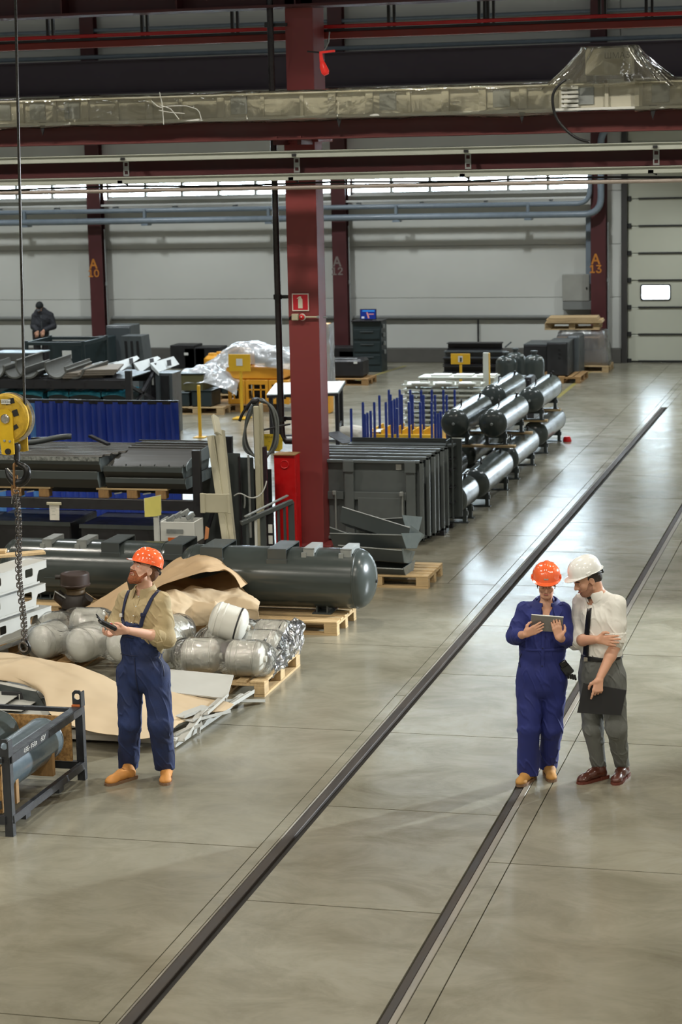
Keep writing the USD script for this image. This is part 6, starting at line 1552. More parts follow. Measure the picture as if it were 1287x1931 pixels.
part(fa, 'button_ring', MB().lathe([(0, .012), (.036, .012), (.044, 0)], 24, TR((.075, -.01, 0), rx=PI / 2)), M_white)
part(fa, 'red_button', MB().lathe([(0, .03), (.02, .028), (.036, .012)], 24, TR((.07, -.012, 0), rx=PI / 2)), M_red, 40)
part(fa, 'button_dot', MB().lathe([(0, .04), (.008, .038), (.01, .028)], 12, TR((.07, -.012, .004), rx=PI / 2)), M_white)
part(fa, 'conduit', MB().cyl((.1, 0, .0), (.26, 0, .0), .011, 10), M_cream)
part(fa, 'end_clamp', MB().box((.27, .0, .0), (.03, .03, .03), bev=.005).box((.33, .12, -.012), (.05, .03, .02), bev=.005), M_galv)
part(fa, 'lead', MB().tube(curve3([(-.06, 0, .01), (-.085, .01, .0), (-.1, .03, -.03), (-.09, .06, -.05)], 10), .009, 6), M_dark, True)
# ================================================================ figures: distance fields turned into one continuous skin each
class Field:
    def __init__(s, lo, hi, h):
        s.lo, s.h = np.array(lo, float), h
        s.n = np.ceil((np.array(hi) - s.lo) / h).astype(int) + 1
        s.d = np.full(s.n, .2, np.float32)
        s.ax = [s.lo[k] + h * np.arange(s.n[k]) for k in range(3)]

    def _sub(s, lo, hi):
        i0 = np.clip(np.floor((np.asarray(lo) - s.lo) / s.h).astype(int), 0, s.n); i1 = np.clip(np.ceil((np.asarray(hi) - s.lo) / s.h).astype(int) + 1, 0, s.n)
        sl = tuple(slice(a, b) for a, b in zip(i0, i1))
        return sl, np.stack(np.meshgrid(*[a[q] for a, q in zip(s.ax, sl)], indexing='ij'), -1).astype(np.float32)

    def _mix(s, sl, f, k, op):
        d = s.d[sl]
        if op == 'cut': f = -f; s.d[sl] = np.where(k > 0, np.maximum(d, f) + np.maximum(k - np.abs(d - f), 0) ** 2 / (4 * max(k, 1e-9)), np.maximum(d, f))
        else: s.d[sl] = np.minimum(d, f) - (np.maximum(k - np.abs(d - f), 0) ** 2 / (4 * k) if k > 0 else 0)

    def cap(s, a, b, ra, rb=None, k=.02, op='add'):
        """a limb: a tapering capsule"""
        a, b = np.asarray(a, float), np.asarray(b, float); rb = ra if rb is None else rb
        m = max(ra, rb) + .06 + k; sl, p = s._sub(np.minimum(a, b) - m, np.maximum(a, b) + m)
        if not p.size: return s
        v = b - a; t = np.clip(((p - a) @ v) / max(v @ v, 1e-9), 0, 1)
        s._mix(sl, np.linalg.norm(p - a - t[..., None] * v, axis=-1) - (ra + (rb - ra) * t), k, op); return s

    def path(s, pts, rs, k=.02):
        for a, b, ra, rb in zip(pts[:-1], pts[1:], rs[:-1], rs[1:]): s.cap(a, b, ra, rb, k)
        return s

    def ell(s, c, r, R=None, k=.02, op='add'):
        c, r = np.asarray(c, float), np.asarray(r, float); R = np.eye(3) if R is None else R
        m = r.max() + .06 + k; sl, p = s._sub(c - m, c + m)
        if not p.size: return s
        q = (p - c) @ R; k0 = np.linalg.norm(q / r, axis=-1); k1 = np.linalg.norm(q / r ** 2, axis=-1) + 1e-6
        s._mix(sl, k0 * (k0 - 1) / k1, k, op); return s

    def slab(s, a, b, wa, wb, side, k=.03):
        """a trunk section from a to b: elliptical, (half width, half depth) at each end, side = direction of the width"""
        a, b = np.asarray(a, float), np.asarray(b, float); m = max(wa + wb) + .08
        sl, p = s._sub(np.minimum(a, b) - m, np.maximum(a, b) + m)
        z = b - a; L = np.linalg.norm(z); z = z / L
        x = np.asarray(side, float); x = x - z * (x @ z); x /= np.linalg.norm(x); y = np.cross(z, x)
        q = p - a; h = q @ z; t = np.clip(h / L, 0, 1); e = np.maximum(np.maximum(-h, h - L), 0)
        w, d = wa[0] + (wb[0] - wa[0]) * t, wa[1] + (wb[1] - wa[1]) * t; mn = np.minimum(w, d)
        s._mix(sl, (np.sqrt(((q @ x) / w) ** 2 + ((q @ y) / d) ** 2 + (e / mn) ** 2) - 1) * mn, k, 'add'); return s

    def above(s, z): s.d = np.maximum(s.d, (z - s.ax[2])[None, None, :].astype(np.float32)); return s

    def plane(s, c, n):
        """keeps what lies on the side n points away from"""
        sl, p = s._sub(s.lo, s.lo + s.h * s.n)
        n = np.asarray(n, float) / np.linalg.norm(n); s.d = np.maximum(s.d, ((p - np.asarray(c)) @ n).astype(np.float32)); return s

    def at(s, p):
        g = np.clip((np.asarray(p) - s.lo) / s.h, 0, s.n - 1.001); i = g.astype(int); t = g - i; o = 0
        for c in np.ndindex(2, 2, 2):
            w = np.prod(np.where(c, t, 1 - t), -1); j = i + c; o = o + w * s.d[j[..., 0], j[..., 1], j[..., 2]]
        return o

    def normal(s, p):
        e = s.h * 1.5; p = np.asarray(p, float)
        g = np.array([s.at(p + e * v) - s.at(p - e * v) for v in np.eye(3)]); return g / (np.linalg.norm(g) + 1e-9)

    def mesh(s, fold=0.0, fscale=(9, 9, 5), seed=1, fold2=0.0):
        d = s.d; ins = d < 0; nx, ny, nz = d.shape
        cs = [ins[i:nx - 1 + i, j:ny - 1 + j, k:nz - 1 + k] for i in (0, 1) for j in (0, 1) for k in (0, 1)]
        cnt = sum(c.astype(np.int8) for c in cs); act = (cnt > 0) & (cnt < 8); idx = np.argwhere(act)
        num = np.full(act.shape, -1, np.int64); num[act] = np.arange(len(idx))
        acc = np.zeros((len(idx), 3)); w = np.zeros(len(idx))
        for ax in range(3):
            o1, o2 = [a for a in range(3) if a != ax]
            for u in (0, 1):
                for v in (0, 1):
                    off = np.zeros(3, int); off[o1], off[o2] = u, v; off2 = off.copy(); off2[ax] = 1
                    A, B = d[tuple((idx + off).T)], d[tuple((idx + off2).T)]; m = (A < 0) != (B < 0)
                    t = np.where(m, A / np.where(m, A - B, 1), 0); P = off + t[:, None] * (off2 - off)
                    acc += np.where(m[:, None], P, 0); w += m
        V = s.lo + s.h * (idx + acc / w[:, None])
        F = []
        for ax in range(3):
            o1, o2 = [(1, 2), (2, 0), (0, 1)][ax]
            sl0 = [slice(None)] * 3; sl1 = [slice(None)] * 3; sl0[ax] = slice(0, -1); sl1[ax] = slice(1, None)
            a, b = ins[tuple(sl0)], ins[tuple(sl1)]; ch = np.argwhere(a != b)
            ch = ch[(ch[:, o1] > 0) & (ch[:, o2] > 0) & (ch[:, o1] < d.shape[o1] - 1) & (ch[:, o2] < d.shape[o2] - 1)]
            e1, e2 = np.eye(3, dtype=int)[o1], np.eye(3, dtype=int)[o2]
            q = np.stack([num[tuple((ch - e1 - e2).T)], num[tuple((ch - e2).T)], num[tuple(ch.T)], num[tuple((ch - e1).T)]], 1)
            flip = ~a[tuple(ch.T)]; q[flip] = q[flip][:, ::-1]; F.append(q)
        q = np.vstack(F); f = np.vstack([q[:, [0, 1, 2]], q[:, [0, 2, 3]]])
        if fold or fold2:
            N = np.array([s.at(V + s.h * v) - s.at(V - s.h * v) for v in np.eye(3)]).T; N /= np.linalg.norm(N, axis=1, keepdims=True) + 1e-9
            a = meshkit.fbm(V * np.array(fscale), 2, seed) - .5
            sh = V[:, [0, 1, 2]] @ np.array([[1, 0, .5], [0, 1, -.4], [.35, .25, 1]])
            b = np.abs(meshkit.fbm(sh * np.array(fscale) * 1.2, 2, seed + 7) - .5)
            V = V + N * (a * fold + fold2 * (np.exp(-(b * 22) ** 2) - .25))[:, None]
        return trimesh.Trimesh(V, f, process=False)


class Figure:
    """one person: a frame whose x is to the picture's right and y away from the viewer, standing on the floor at a pixel"""
    def __init__(s, px, py, label, z0=0.0):
        s.o = G(px, py); dv = s.o[:2] / np.linalg.norm(s.o[:2]); s.ey = np.array([dv[0], dv[1], 0]); s.ex = np.array([dv[1], -dv[0], 0])
        s.rz = math.atan2(s.ex[1], s.ex[0]); s.t = thing('person', label, 'person', s.o, s.rz)

    def loc(s, w): q = np.asarray(w) - s.o; return np.array([q @ s.ex, q @ s.ey, q[2]])

    def ray(s, px, py):
        d = rt * ((px - 643.5) / FPX) - up * ((py - 965.5) / FPX) + fw
        return s.loc([0, 0, CAMZ]), np.array([d @ s.ex, d @ s.ey, d[2]])

    def P(s, px, py, dy=0.0):
        a, d = s.ray(px, py); return a + d * (dy - a[1]) / d[1]

    def hit(s, f, px, py, lift=0.0):
        a, d = s.ray(px, py); d = d / np.linalg.norm(d); t = (-.45 - a[1]) / d[1]
        for _ in range(160):
            v = float(f.at(a + d * t)); t += max(v * .8, .0006)
            if v < .0008: break
        p = a + d * t
        if v > .004: return None, None           # passed beside the figure
        n = f.normal(p); return p + n * lift, n

    def ribbon(s, f, pix, w, th=.004, lift=.003, n=24):
        q = spl(np.array(pix, float), n); H = [s.hit(f, a, b, lift) for a, b in q]
        ok = [i for i, h in enumerate(H) if h[0] is not None]; H = [H[i] for i in ok]; w = np.broadcast_to(w, (n,))[ok]; n = len(H)
        P_ = np.array([h[0] for h in H]); N = np.array([h[1] for h in H])
        for _ in range(2): P_[1:-1] = (P_[:-2] + P_[1:-1] * 2 + P_[2:]) / 4; N[1:-1] = (N[:-2] + N[1:-1] * 2 + N[2:]) / 4
        T = np.gradient(P_, axis=0); S = np.cross(T, N); S /= np.linalg.norm(S, axis=1, keepdims=True) + 1e-9
        w = np.broadcast_to(w, (n,))[:, None]
        return sheet(lambda u, v: np.stack([P_ - S * w / 2, P_, P_ + S * w / 2], 1), n, 3, th)


def frame(fwd, up_):
    f = np.asarray(fwd, float); f /= np.linalg.norm(f); u = np.asarray(up_, float); u = u - f * (u @ f); u /= np.linalg.norm(u)
    return np.stack([np.cross(f, u), f, u], 1)          # columns: the head's right, forward, up


class Scaled:
    """passes shapes on at a smaller size"""
    def __init__(s, S, f): s.S, s.f = S, f
    def cap(s, a, b, ra, rb=None, k=.02, op='add'): s.S.cap(a, b, ra * s.f, None if rb is None else rb * s.f, k * s.f, op); return s
    def ell(s, c, r, R=None, k=.02, op='add'): s.S.ell(c, np.asarray(r) * s.f, R, k * s.f, op); return s


def add_head(S, c, R, fem=False):
    """skull, jaw, brow, nose, lips, ears; c = point between the ears at eye height"""
    g = .90 if fem else 1.0
    p = lambda x, y, z: c + R @ (np.array([x * (.92 if fem and z < -.02 else 1), y, z]) * g)
    S = Scaled(S, g); k = .95 if fem else 1.0
    S.ell(p(0, -.012, .035), np.array([.077, .098, .098]) * k, R, .02)
    S.ell(p(0, .022, -.035), np.array([.054 if fem else .062, .074, .085]) * k, R, .03)
    S.cap(p(-.022, .05, -.098), p(.022, .05, -.098), .022 * k, None, .03).ell(p(0, .072, -.10), (.022, .018, .018), R, .02)
    S.cap(p(-.034, .074, .014), p(.034, .074, .014), .016, None, .02)
    for s in (-1, 1):
        S.ell(p(s * .032, .098, -.004), (.017, .014, .012), R, .012, 'cut')
        S.ell(p(s * .042, .062, -.03), (.024, .022, .022), R, .02)
        S.ell(p(s * .078 * k, -.004, -.012), (.010, .021, .032), R, .006)
        S.ell(p(s * .086 * k, .002, -.010), (.005, .011, .018), R, .004, 'cut')
        S.cap(p(s * (.046 if fem else .058), .02, -.07), p(s * .03, .055, -.095), .014 if fem else .018, None, .03)
    S.cap(p(0, .090, .008), p(0, .112, -.030), .0085, .0125, .010)
    for s in (-1, 1): S.ell(p(s * .012, .100, -.036), (.009, .010, .008), R, .006)
    S.cap(p(-.017, .083, -.062), p(.017, .083, -.062), .0075, None, .006).cap(p(-.015, .082, -.073), p(.015, .082, -.073), .008, None, .006)
    S.cap(p(-.02, .094, -.0672), p(.02, .094, -.0672), .002, None, .003, 'cut')


def face_parts(fig, body, c, R, iris, skin, lid=.3, gaze=0.0, g=1.0):
    p = lambda x, y, z: c + R @ (np.array([x, y, z]) * g)
    M_eye, M_iris = mat('eye_white', lin(226, 220, 212), .2), mat('eye_' + iris, {'brown': lin(58, 36, 24), 'blue': lin(80, 104, 120)}[iris], .15)
    for s in (-1, 1):
        e = part(body, 'eye', MB().add(trimesh.creation.icosphere(2, .0112), TR(p(s * .032, .0805, -.003))), M_eye, True)
        part(e, 'iris', MB().add(trimesh.creation.icosphere(2, .0056), TR(p(s * .032 - gaze * .003, .0868, -.0035 - lid * .004))), M_iris, True)
        for zz, amt in ((1, lid), (-1, .15)):
            b = trimesh.creation.icosphere(3, .0125).slice_plane([0, 0, (zz * .0125) * (.55 - amt)], [0, .15, zz])
            M4 = np.eye(4); M4[:3, :3] = R; M4[:3, 3] = p(s * .032, .0805, -.003)
            part(e, 'eyelid', MB().add(b, M4), skin, True)


def add_hand(S, wrist, d, nrm, side, curl=(.5, .5, .4), thumb=.5, spread=.06, k=.008, L=1.0, fc=None):
    """palm, four jointed fingers and a thumb. d: wrist to knuckles; nrm: out of the palm; side: towards the thumb"""
    d = np.asarray(d, float); d /= np.linalg.norm(d); n = np.asarray(nrm, float); n -= d * (n @ d); n /= np.linalg.norm(n)
    x = np.cross(d, n); x *= np.sign(x @ np.asarray(side, float)) or 1.0
    w = np.asarray(wrist, float); ends = []
    offs, lens = (.031, .011, -.010, -.029), (.072, .080, .074, .058)
    for i, (o, ln) in enumerate(zip(offs, lens)):
        kn = w + d * (.092 - .006 * abs(i - 1)) * L + x * o * L
        S.cap(w + d * .012 + x * o * .62, kn, .0135 * L, .0115 * L, .014)
        a, pnt, r = spread * (1.2 - i * .8), kn, .0098 * L
        cur = fc[i] if fc else curl
        ang = 0.0; dd = d * math.cos(a) + x * math.sin(a)
        for j, (fr, cv) in enumerate(zip((.44, .31, .25), cur)):
            ang += cv; dj = dd * math.cos(ang) + n * math.sin(ang); q = pnt + dj * ln * fr * L
            S.cap(pnt, q, r, r * .92, .004 if j else k); pnt, r = q, r * .92
        ends.append((pnt, dj))
    b = w + d * .022 + x * .026; m1 = b + (d * .55 + x * .75 + n * thumb * .6) / 1.1 * .042 * L; m2 = m1 + (d * .85 + x * .25 + n * thumb) / 1.25 * .034 * L; m3 = m2 + (d * .95 - x * .05 + n * thumb * .9) / 1.3 * .027 * L
    S.cap(w + d * .015 + x * .012, b, .016 * L, .016 * L, .014).cap(b, m1, .0155 * L, .0125 * L, .010).cap(m1, m2, .0118 * L, .0105 * L, .005).cap(m2, m3, .0105 * L, .0085 * L, .004)
    ends.append((m3, m3 - m2)); return ends


def nails(fig, body, ends, nrm, m):
    n = np.asarray(nrm, float); n /= np.linalg.norm(n)
    for e, dj in ends[:4]:
        part(body, 'fingernail', MB().add(trimesh.creation.icosphere(1, 1.0), TR(e - n * .0062) @ np.diag([.0045, .0045, .003, 1])), m, True)


def hard_hat(fig, c, R, m, size=1.0, lab=None, visor=.042, badge=None):
    """shell with crown ridge and peak, inner band, back cradle; c = the head's centre, R its frame"""
    nu, nv = 64, 22
    def Fh(u, v):
        a = u * 2 * PI; s = np.minimum(v / .8, 1.0)
        f = np.cos(a)                                        # 1 to the front
        th = s * PI / 2
        rx, ry, hz = .107 * size, .126 * size, .112 * size
        rad = np.sin(th) ** .86
        x, y, z = rx * rad * np.sin(a), ry * rad * np.cos(a), hz * np.cos(th) ** .8
        z = z + .008 * np.exp(-(x / .020) ** 4) * (np.cos(th) > .12) * np.cos(th) ** .3 + .004 * np.exp(-((np.abs(x) - .055) / .010) ** 2) * np.cos(th)
        b = np.clip((v - .8) / .2, 0, 1)
        wv = .009 + visor * np.clip(f, 0, 1) ** 1.6 + .006 * np.clip(-f, 0, 1)
        x, y = x + b * wv * np.sin(a) * .8, y + b * wv * np.cos(a)
        z = z - b * (.004 + .008 * np.clip(f, 0, 1) ** 2) - .012 * np.clip(-f, 0, 1) * s ** 6
        return c + np.stack([x, y, z + .036], -1) @ R.T
    h = part(fig.t, 'hard_hat', sheet(Fh, nu + 1, nv, .0035), m, 50, label=lab)
    p = lambda x, y, z: c + R @ np.array([x, y, z])
    a = np.linspace(0, 2 * PI, 40)
    part(h, 'headband', MB().tube(np.array([p(.088 * size * math.sin(q), .104 * size * math.cos(q) - .008, .034 - .045 * max(-math.cos(q), 0)) for q in a]), .008, 8), M_dark, True)
    part(h, 'cradle_knob', MB().add(cbox((.05, .03, .035), .008), TR(p(0, -.119 * size, -.014)) @ np.block([[R, np.zeros((3, 1))], [np.zeros((1, 3)), 1]])), M_dark)
    for s in (-1, 1): part(h, 'side_slot', MB().add(cbox((.012, .036, .03), .004), TR(p(s * .111 * size, .02, .043)) @ np.block([[R, np.zeros((3, 1))], [np.zeros((1, 3)), 1]])), m)
    if badge: part(h, 'badge', MB().add(cbox((.034, .004, .032), .002), TR(p(0, .121 * size, .074)) @ np.block([[R @ TR(rx=.42)[:3, :3], np.zeros((3, 1))], [np.zeros((1, 3)), 1]])), badge)
    return h


def shoe(fig, heel, toe, m, ms, w=.05, h=.085, hi=.11, name='boot', laces=None):
    """upper, welted sole, laces; heel and toe on the floor in the figure's frame"""
    heel, toe = np.array(heel, float), np.array(toe, float); heel[2] = toe[2] = 0
    d = toe - heel; L = np.linalg.norm(d); d /= L; x = np.array([d[1], -d[0], 0])
    S = Field(np.minimum(heel, toe) - .09, np.maximum(heel, toe) + [.09, .09, .26], .005)
    u = lambda a, b, z: heel + d * a * L + x * b + np.array([0, 0, z])
    S.ell(u(.14, 0, .05), (.038, .038, .055)).cap(u(.14, 0, .05), u(.45, 0, .058), .038, .040, .03).cap(u(.45, 0, .056), u(.76, .002, .036), .040, w * .74, .03).ell(u(.80, .002, .030), np.array([w * .92, .054, .030]), np.stack([x, d, [0, 0, 1.]], 1), .025)
    S.cap(u(.2, 0, .07), u(.2, 0, hi), .041, .041, .03).above(.018)
    b = part(fig.t, name, S.mesh(.0012, (30, 30, 30), 5), m, True)
    ring = [u(a, s * bb, 0)[:2] for a, bb in ((-.01, .0), (.02, .026), (.12, .037), (.4, .036), (.62, w * .88), (.8, w * .94), (.93, w * .7), (1.0, w * .25)) for s in (-1, 1)]
    poly = Polygon(ring).convex_hull
    q = poly.buffer(.004).difference(affinity.translate(sbox(-.03, -.1, .03, .1), 0, 0).buffer(0)) if False else poly.buffer(.004)
    part(b, 'sole', MB().prism(q, .02), ms)
    part(b, 'heel_block', MB().prism(Polygon([tuple(u(a, s, 0)[:2]) for a, s in ((-.02, -.038), (.28, -.042), (.28, .042), (-.02, .038))]).buffer(.004), .026), ms)
    if laces:
        for k in range(4):
            a = .40 + .085 * k; z = .104 - .0125 * k
            part(b, 'lace', MB().tube([u(a, -.022, z - .006), u(a + .01, 0, z + .002), u(a, .022, z - .006)], .0032, 6), laces, True)
    return b


def collar(fig, parent, c, n, s, m, R0=.064, R1=.092, tip=.03, gap=.28, top=.03, drop=.035, ax=(0, 0, 1)):
    """turned-down collar round a neck: n to the chest, s to the figure's left; open in front"""
    ax = np.asarray(ax, float); ax /= np.linalg.norm(ax)
    def Fh(u, v):
        a = gap + (2 * PI - 2 * gap) * u
        front = np.exp(-((np.minimum(a - gap, 2 * PI - gap - a)) / .45) ** 2)
        R = np.interp(v, [0, .3, .45, 1], [R0, R0 + .002, R0 + .008, R1]) + .012 * front * v
        z = np.interp(v, [0, .3, .45, 1], [top - .03, top, top, -drop]) - tip * front * np.clip(v - .3, 0, 1) * 1.4 - .028 * (np.cos(a) + 1) / 2
        x = (np.cos(a) * R * 1.08)[..., None] * n + (np.sin(a) * R)[..., None] * s
        return c + x + z[..., None] * ax
    part(parent, 'collar', sheet(Fh, 48, 12, .004), m, 50)
M_skin = mat('skin_light', lin(218, 172, 148), .5, var=.06, scale=12, subsurface_weight=.08, subsurface_scale=.008)
M_skin2 = mat('skin_tanned', lin(206, 156, 128), .5, var=.06, scale=12, subsurface_weight=.08, subsurface_scale=.008)
M_nail = mat('fingernail', lin(226, 180, 160), .3)
M_orange = mat('orange_helmet', lin(242, 106, 58), .16, var=.02, coat=.6, rvar=.02)
M_whitehat = mat('white_helmet', lin(232, 232, 228), .22, var=.02, coat=.4, rvar=.02)
M_khaki = mat('khaki_shirt', lin(172, 154, 116), .85, var=.1, scale=6, bump=.25, bscale=320)
M_navy = mat('navy_denim', lin(34, 50, 94), .8, var=.3, scale=4, bump=.3, bscale=300, col2=lin(24, 32, 62))
M_navyd = mat('dark_navy_web', lin(26, 34, 66), .7, var=.2)
M_cover = mat('royal_blue_cotton', lin(30, 40, 108), .75, var=.18, scale=4, bump=.2, bscale=320)
M_shirt = mat('white_shirt_cotton', lin(226, 224, 216), .8, var=.04, scale=5, bump=.2, bscale=320)
M_trous = mat('grey_wool', lin(104, 106, 102), .85, var=.14, scale=5, bump=.3, bscale=340)
M_tan = mat('tan_nubuck', lin(196, 134, 66), .65, var=.15, scale=10, bump=.2, bscale=160)
M_ochre = mat('ochre_suede', lin(176, 128, 64), .75, var=.2, scale=12)
M_sole = mat('brown_sole', lin(116, 88, 64), .7, var=.2)
M_broun = mat('brown_leather', lin(84, 44, 32), .3, var=.25, scale=10, coat=.2)
M_bsole = mat('reddish_sole', lin(96, 46, 34), .5)
M_beard = mat('ginger_beard', lin(150, 86, 52), .85, var=.45, scale=60, bump=.8, bscale=160)
M_hairb = mat('dark_brown_hair', lin(44, 34, 28), .6, var=.4, scale=50, bump=.6, bscale=160)
M_hairr = mat('ginger_hair', lin(112, 70, 44), .7, var=.4, scale=50, bump=.6, bscale=160)
M_lips = mat('lip_rose', lin(176, 104, 96), .4)
M_black = mat('black_plastic', lin(24, 24, 26), .3)
A3 = lambda *v: np.array(v, float)


def side_axes(deg):
    """chest facing deg to the picture's left of the viewer: (chest normal, the figure's left side)"""
    t = math.radians(deg); n = A3(-math.sin(t), -math.cos(t), 0); return n, A3(math.cos(t), -math.sin(t), 0)


def brow_line(body, S_, fig, c, R, m, tilt=.0, g=1.0):
    for s in (-1, 1):
        pts = [c + R @ (A3(s * x, y, z) * g) for x, y, z in ((.016, .098, .018), (.034, .095, .023 + tilt), (.052, .080, .017))]
        part(body, 'eyebrow', MB().tube(curve3(pts, 8), [.003, .0045, .005, .005, .005, .0045, .004, .002], 6), m, True)


# ---------------------------------------------------------------- the bearded worker, left
f1 = Figure(268, 1478, 'bearded person in orange helmet, khaki shirt and navy overalls looking up with a controller')
P1 = f1.P; n1, s1 = side_axes(38)
hip, waist, chest, neck = P1(268, 1262), P1(268, 1218), P1(272, 1152), P1(273, 1112, .02)
shL, shR = P1(305, 1134, -.11), P1(238, 1131, .12)
elL, elR = P1(313, 1203, -.17), P1(219, 1178, .10)
wrL, wrR = P1(242, 1189, -.36), P1(221, 1190, -.17)
hL, hR = P1(294, 1268, -.05), P1(246, 1266, .05)
knL, knR = P1(303, 1365, -.07), P1(245, 1362, .02)
anL, anR = f1.loc(G(312, 1466)) + A3(0, .0, .10), f1.loc(G(243, 1464)) + A3(0, 0, .10)
hd = P1(273.5, 1073, -.02)
Rh = frame(A3(-.80, -.42, .46), A3(.36, .2, 1))
S = Field((-.42, -.55, 0), (.36, .36, 1.9), .005)
S.slab(hip, waist, (.15, .11), (.135, .10), s1).slab(waist, chest, (.135, .10), (.165, .115), s1).slab(chest, neck + A3(0, 0, -.04), (.16, .11), (.11, .07), s1)
S.path([neck + A3(0, .0, -.02), hd + Rh @ A3(0, -.03, -.07)], [.06, .056], .03)
add_head(S, hd, Rh)
for sh, el, wr in ((shL, elL, wrL), (shR, elR, wrR)): S.path([sh, el], [.052, .042], .03).path([el, el + (wr - el) * .35, wr], [.043, .042, .029], .02)
for h_, kn, an in ((hL, knL, anL), (hR, knR, anR)): S.path([h_, kn, an], [.085, .058, .042], .03)
dirL = A3(-1, -.05, .02); e1 = add_hand(S, wrL + A3(-.01, 0, .0), A3(-1, .02, -.02), A3(.05, .85, .45), A3(0, -.1, 1), fc=[(.1, .35, .3), (.25, .5, .4), (.4, .6, .5), (.5, .6, .5)], thumb=.35)
e2 = add_hand(S, wrR, A3(-.8, -.5, -.12), A3(.1, -.25, 1), A3(-.4, -.6, .4), curl=(.55, .7, .5), thumb=.8)
body = part(f1.t, 'body', S.mesh(), M_skin, True)
SB = S
face_parts(f1, body, hd, Rh, 'blue', M_skin, .15); brow_line(body, S, f1, hd, Rh, M_hairr)
nails(f1, body, e1, A3(.05, .85, .45), M_nail)
# beard and hair
B = Field(hd - .2, hd + .2, .004)
q = lambda x, y, z: hd + Rh @ A3(x, y, z)
B.cap(q(-.032, .055, -.105), q(.032, .055, -.105), .030, None, .03).ell(q(0, .078, -.112), (.036, .026, .036), Rh, .02)
for s in (-1, 1): B.cap(q(s * .066, .012, -.035), q(s * .055, .04, -.095), .012, .024, .02).cap(q(s * .03, .088, -.05), q(s * .042, .068, -.085), .010, .018, .012)
B.cap(q(-.024, .096, -.050), q(.024, .096, -.050), .0085, None, .008).ell(q(0, .108, -.068), (.022, .02, .008), Rh, .006, 'cut')
part(body, 'beard', B.mesh(.0022, (70, 70, 50), 3), M_beard, True)
Hh = Field(hd - .2, hd + .2, .005); Hh.ell(q(0, -.026, .026), (.083, .098, .092), Rh).ell(q(0, -.07, -.03), (.06, .04, .05), Rh, .03)
Hh.plane(q(0, .0, .045), Rh @ A3(0, .55, .2) * 1.0).plane(q(0, -.01, -.07), Rh @ A3(0, .35, -1))
part(body, 'hair', Hh.mesh(.002, (60, 60, 60), 3), M_hairr, True)
part(body, 'lips', MB().tube(curve3([q(-.02, .094, -.066), q(0, .1015, -.069), q(.02, .094, -.066)], 8), [.002, .004, .0048, .005, .005, .0048, .004, .002], 6), M_lips, True)
hh = hard_hat(f1, hd + Rh @ A3(0, -.006, .014), Rh @ TR(rx=-.10)[:3, :3], M_orange)
# shirt
S = Field((-.36, -.36, .78), (.36, .36, 1.58), .006)
S.slab(waist, chest, (.165, .125), (.19, .138), s1).slab(chest, neck + A3(0, 0, -.07), (.178, .125), (.11, .085), s1).slab(waist + A3(0, 0, -.08), waist, (.16, .12), (.165, .125), s1)
S.path([neck + A3(0, 0, -.03), shL], [.052, .064], .05).path([neck + A3(0, 0, -.03), shR], [.052, .062], .05)
S.path([shL, shL + (elL - shL) * .55, elL, elL + (wrL - elL) * .25], [.066, .072, .072, .066], .03)
S.path([shR, elR, elR + (wrR - elR) * .4], [.07, .066, .06], .03)
S.cap(elL + A3(.01, .02, -.02), elL + (wrL - elL) * .2 + A3(0, 0, -.03), .06, .05, .03)
S.cap(neck + A3(-.02, -.02, -.12), hd, .056, None, .005, 'cut')
dL = (wrL - elL) / np.linalg.norm(wrL - elL); SS = S
S.plane(elL + dL * .105, dL) if False else None
sh_ = part(f1.t, 'shirt', S.mesh(.005, (9, 9, 7), 11, .006), M_khaki, True)
C = Field(elL - .2, elL + .2, .005); C.cap(elL + dL * .06, elL + dL * .10, .071, .066).plane(elL + dL * .115, dL).plane(elL + dL * .045, -dL)
part(sh_, 'rolled_cuff', C.mesh(.003, (20, 20, 20), 4), M_khaki, True)
collar(f1, sh_, neck + A3(-.004, -.004, -.012), n1, s1, M_khaki, .066, .100, .045, .30, .062, -.004, hd - neck)
part(sh_, 'placket', f1.ribbon(S, [(263, 1120), (257, 1140), (252, 1160), (249, 1180)], .030, .004, .003), M_khaki, True)
for px, py in ((262, 1126), (257, 1144), (252.5, 1161), (249, 1174), (271.5, 1119)):
    p_, nn = f1.hit(S, px, py, .006)
    if p_ is not None: part(sh_, 'button', MB().add(trimesh.creation.icosphere(1, .0055), TR(p_)), M_white, True)
part(sh_, 'shirt_tail', f1.ribbon(S, [(300, 1208), (301, 1216), (303, 1226)], [.05] * 8, .006, .02, 8), M_khaki, True)
# overalls
S = Field((-.36, -.36, .03), (.36, .36, 1.36), .006)
S.slab(hip, waist, (.165, .140), (.168, .138), s1).slab(waist, waist + A3(0, 0, .02), (.172, .14), (.172, .138), s1)
S.path([hL, knL, anL + A3(0, 0, -.02)], [.108, .092, .080], .04).path([hR, knR, anR + A3(0, 0, -.02)], [.108, .090, .080], .02)
S.slab(hip + A3(0, 0, -.05), hip, (.156, .134), (.166, .14), s1)
bibc = waist + A3(0, 0, .09) + n1 * .05
S.slab(waist, bibc + A3(0, 0, .05), (.15, .11), (.115, .103), s1, .02)
S.above(.072)
ov = part(f1.t, 'overalls', S.mesh(.006, (11, 11, 3), 21, .006), M_navy, True)
SO = S
part(ov, 'bib_edge', f1.ribbon(S, [(236, 1182), (247, 1180), (262, 1178), (273, 1178)], .016, .004, .006), M_navyd, True)
part(ov, 'waist_seam', f1.ribbon(S, [(226, 1232), (250, 1236), (280, 1238), (308, 1230)], .006, .003, .005), M_navyd, True)
part(ov, 'chest_pocket', f1.ribbon(S, [(228, 1196), (240, 1200), (252, 1202)], .012, .003, .006), M_navyd, True)
part(ov, 'fly_seam', f1.ribbon(S, [(254, 1240), (256, 1270), (262, 1310)], .008, .003, .005), M_navyd, True)
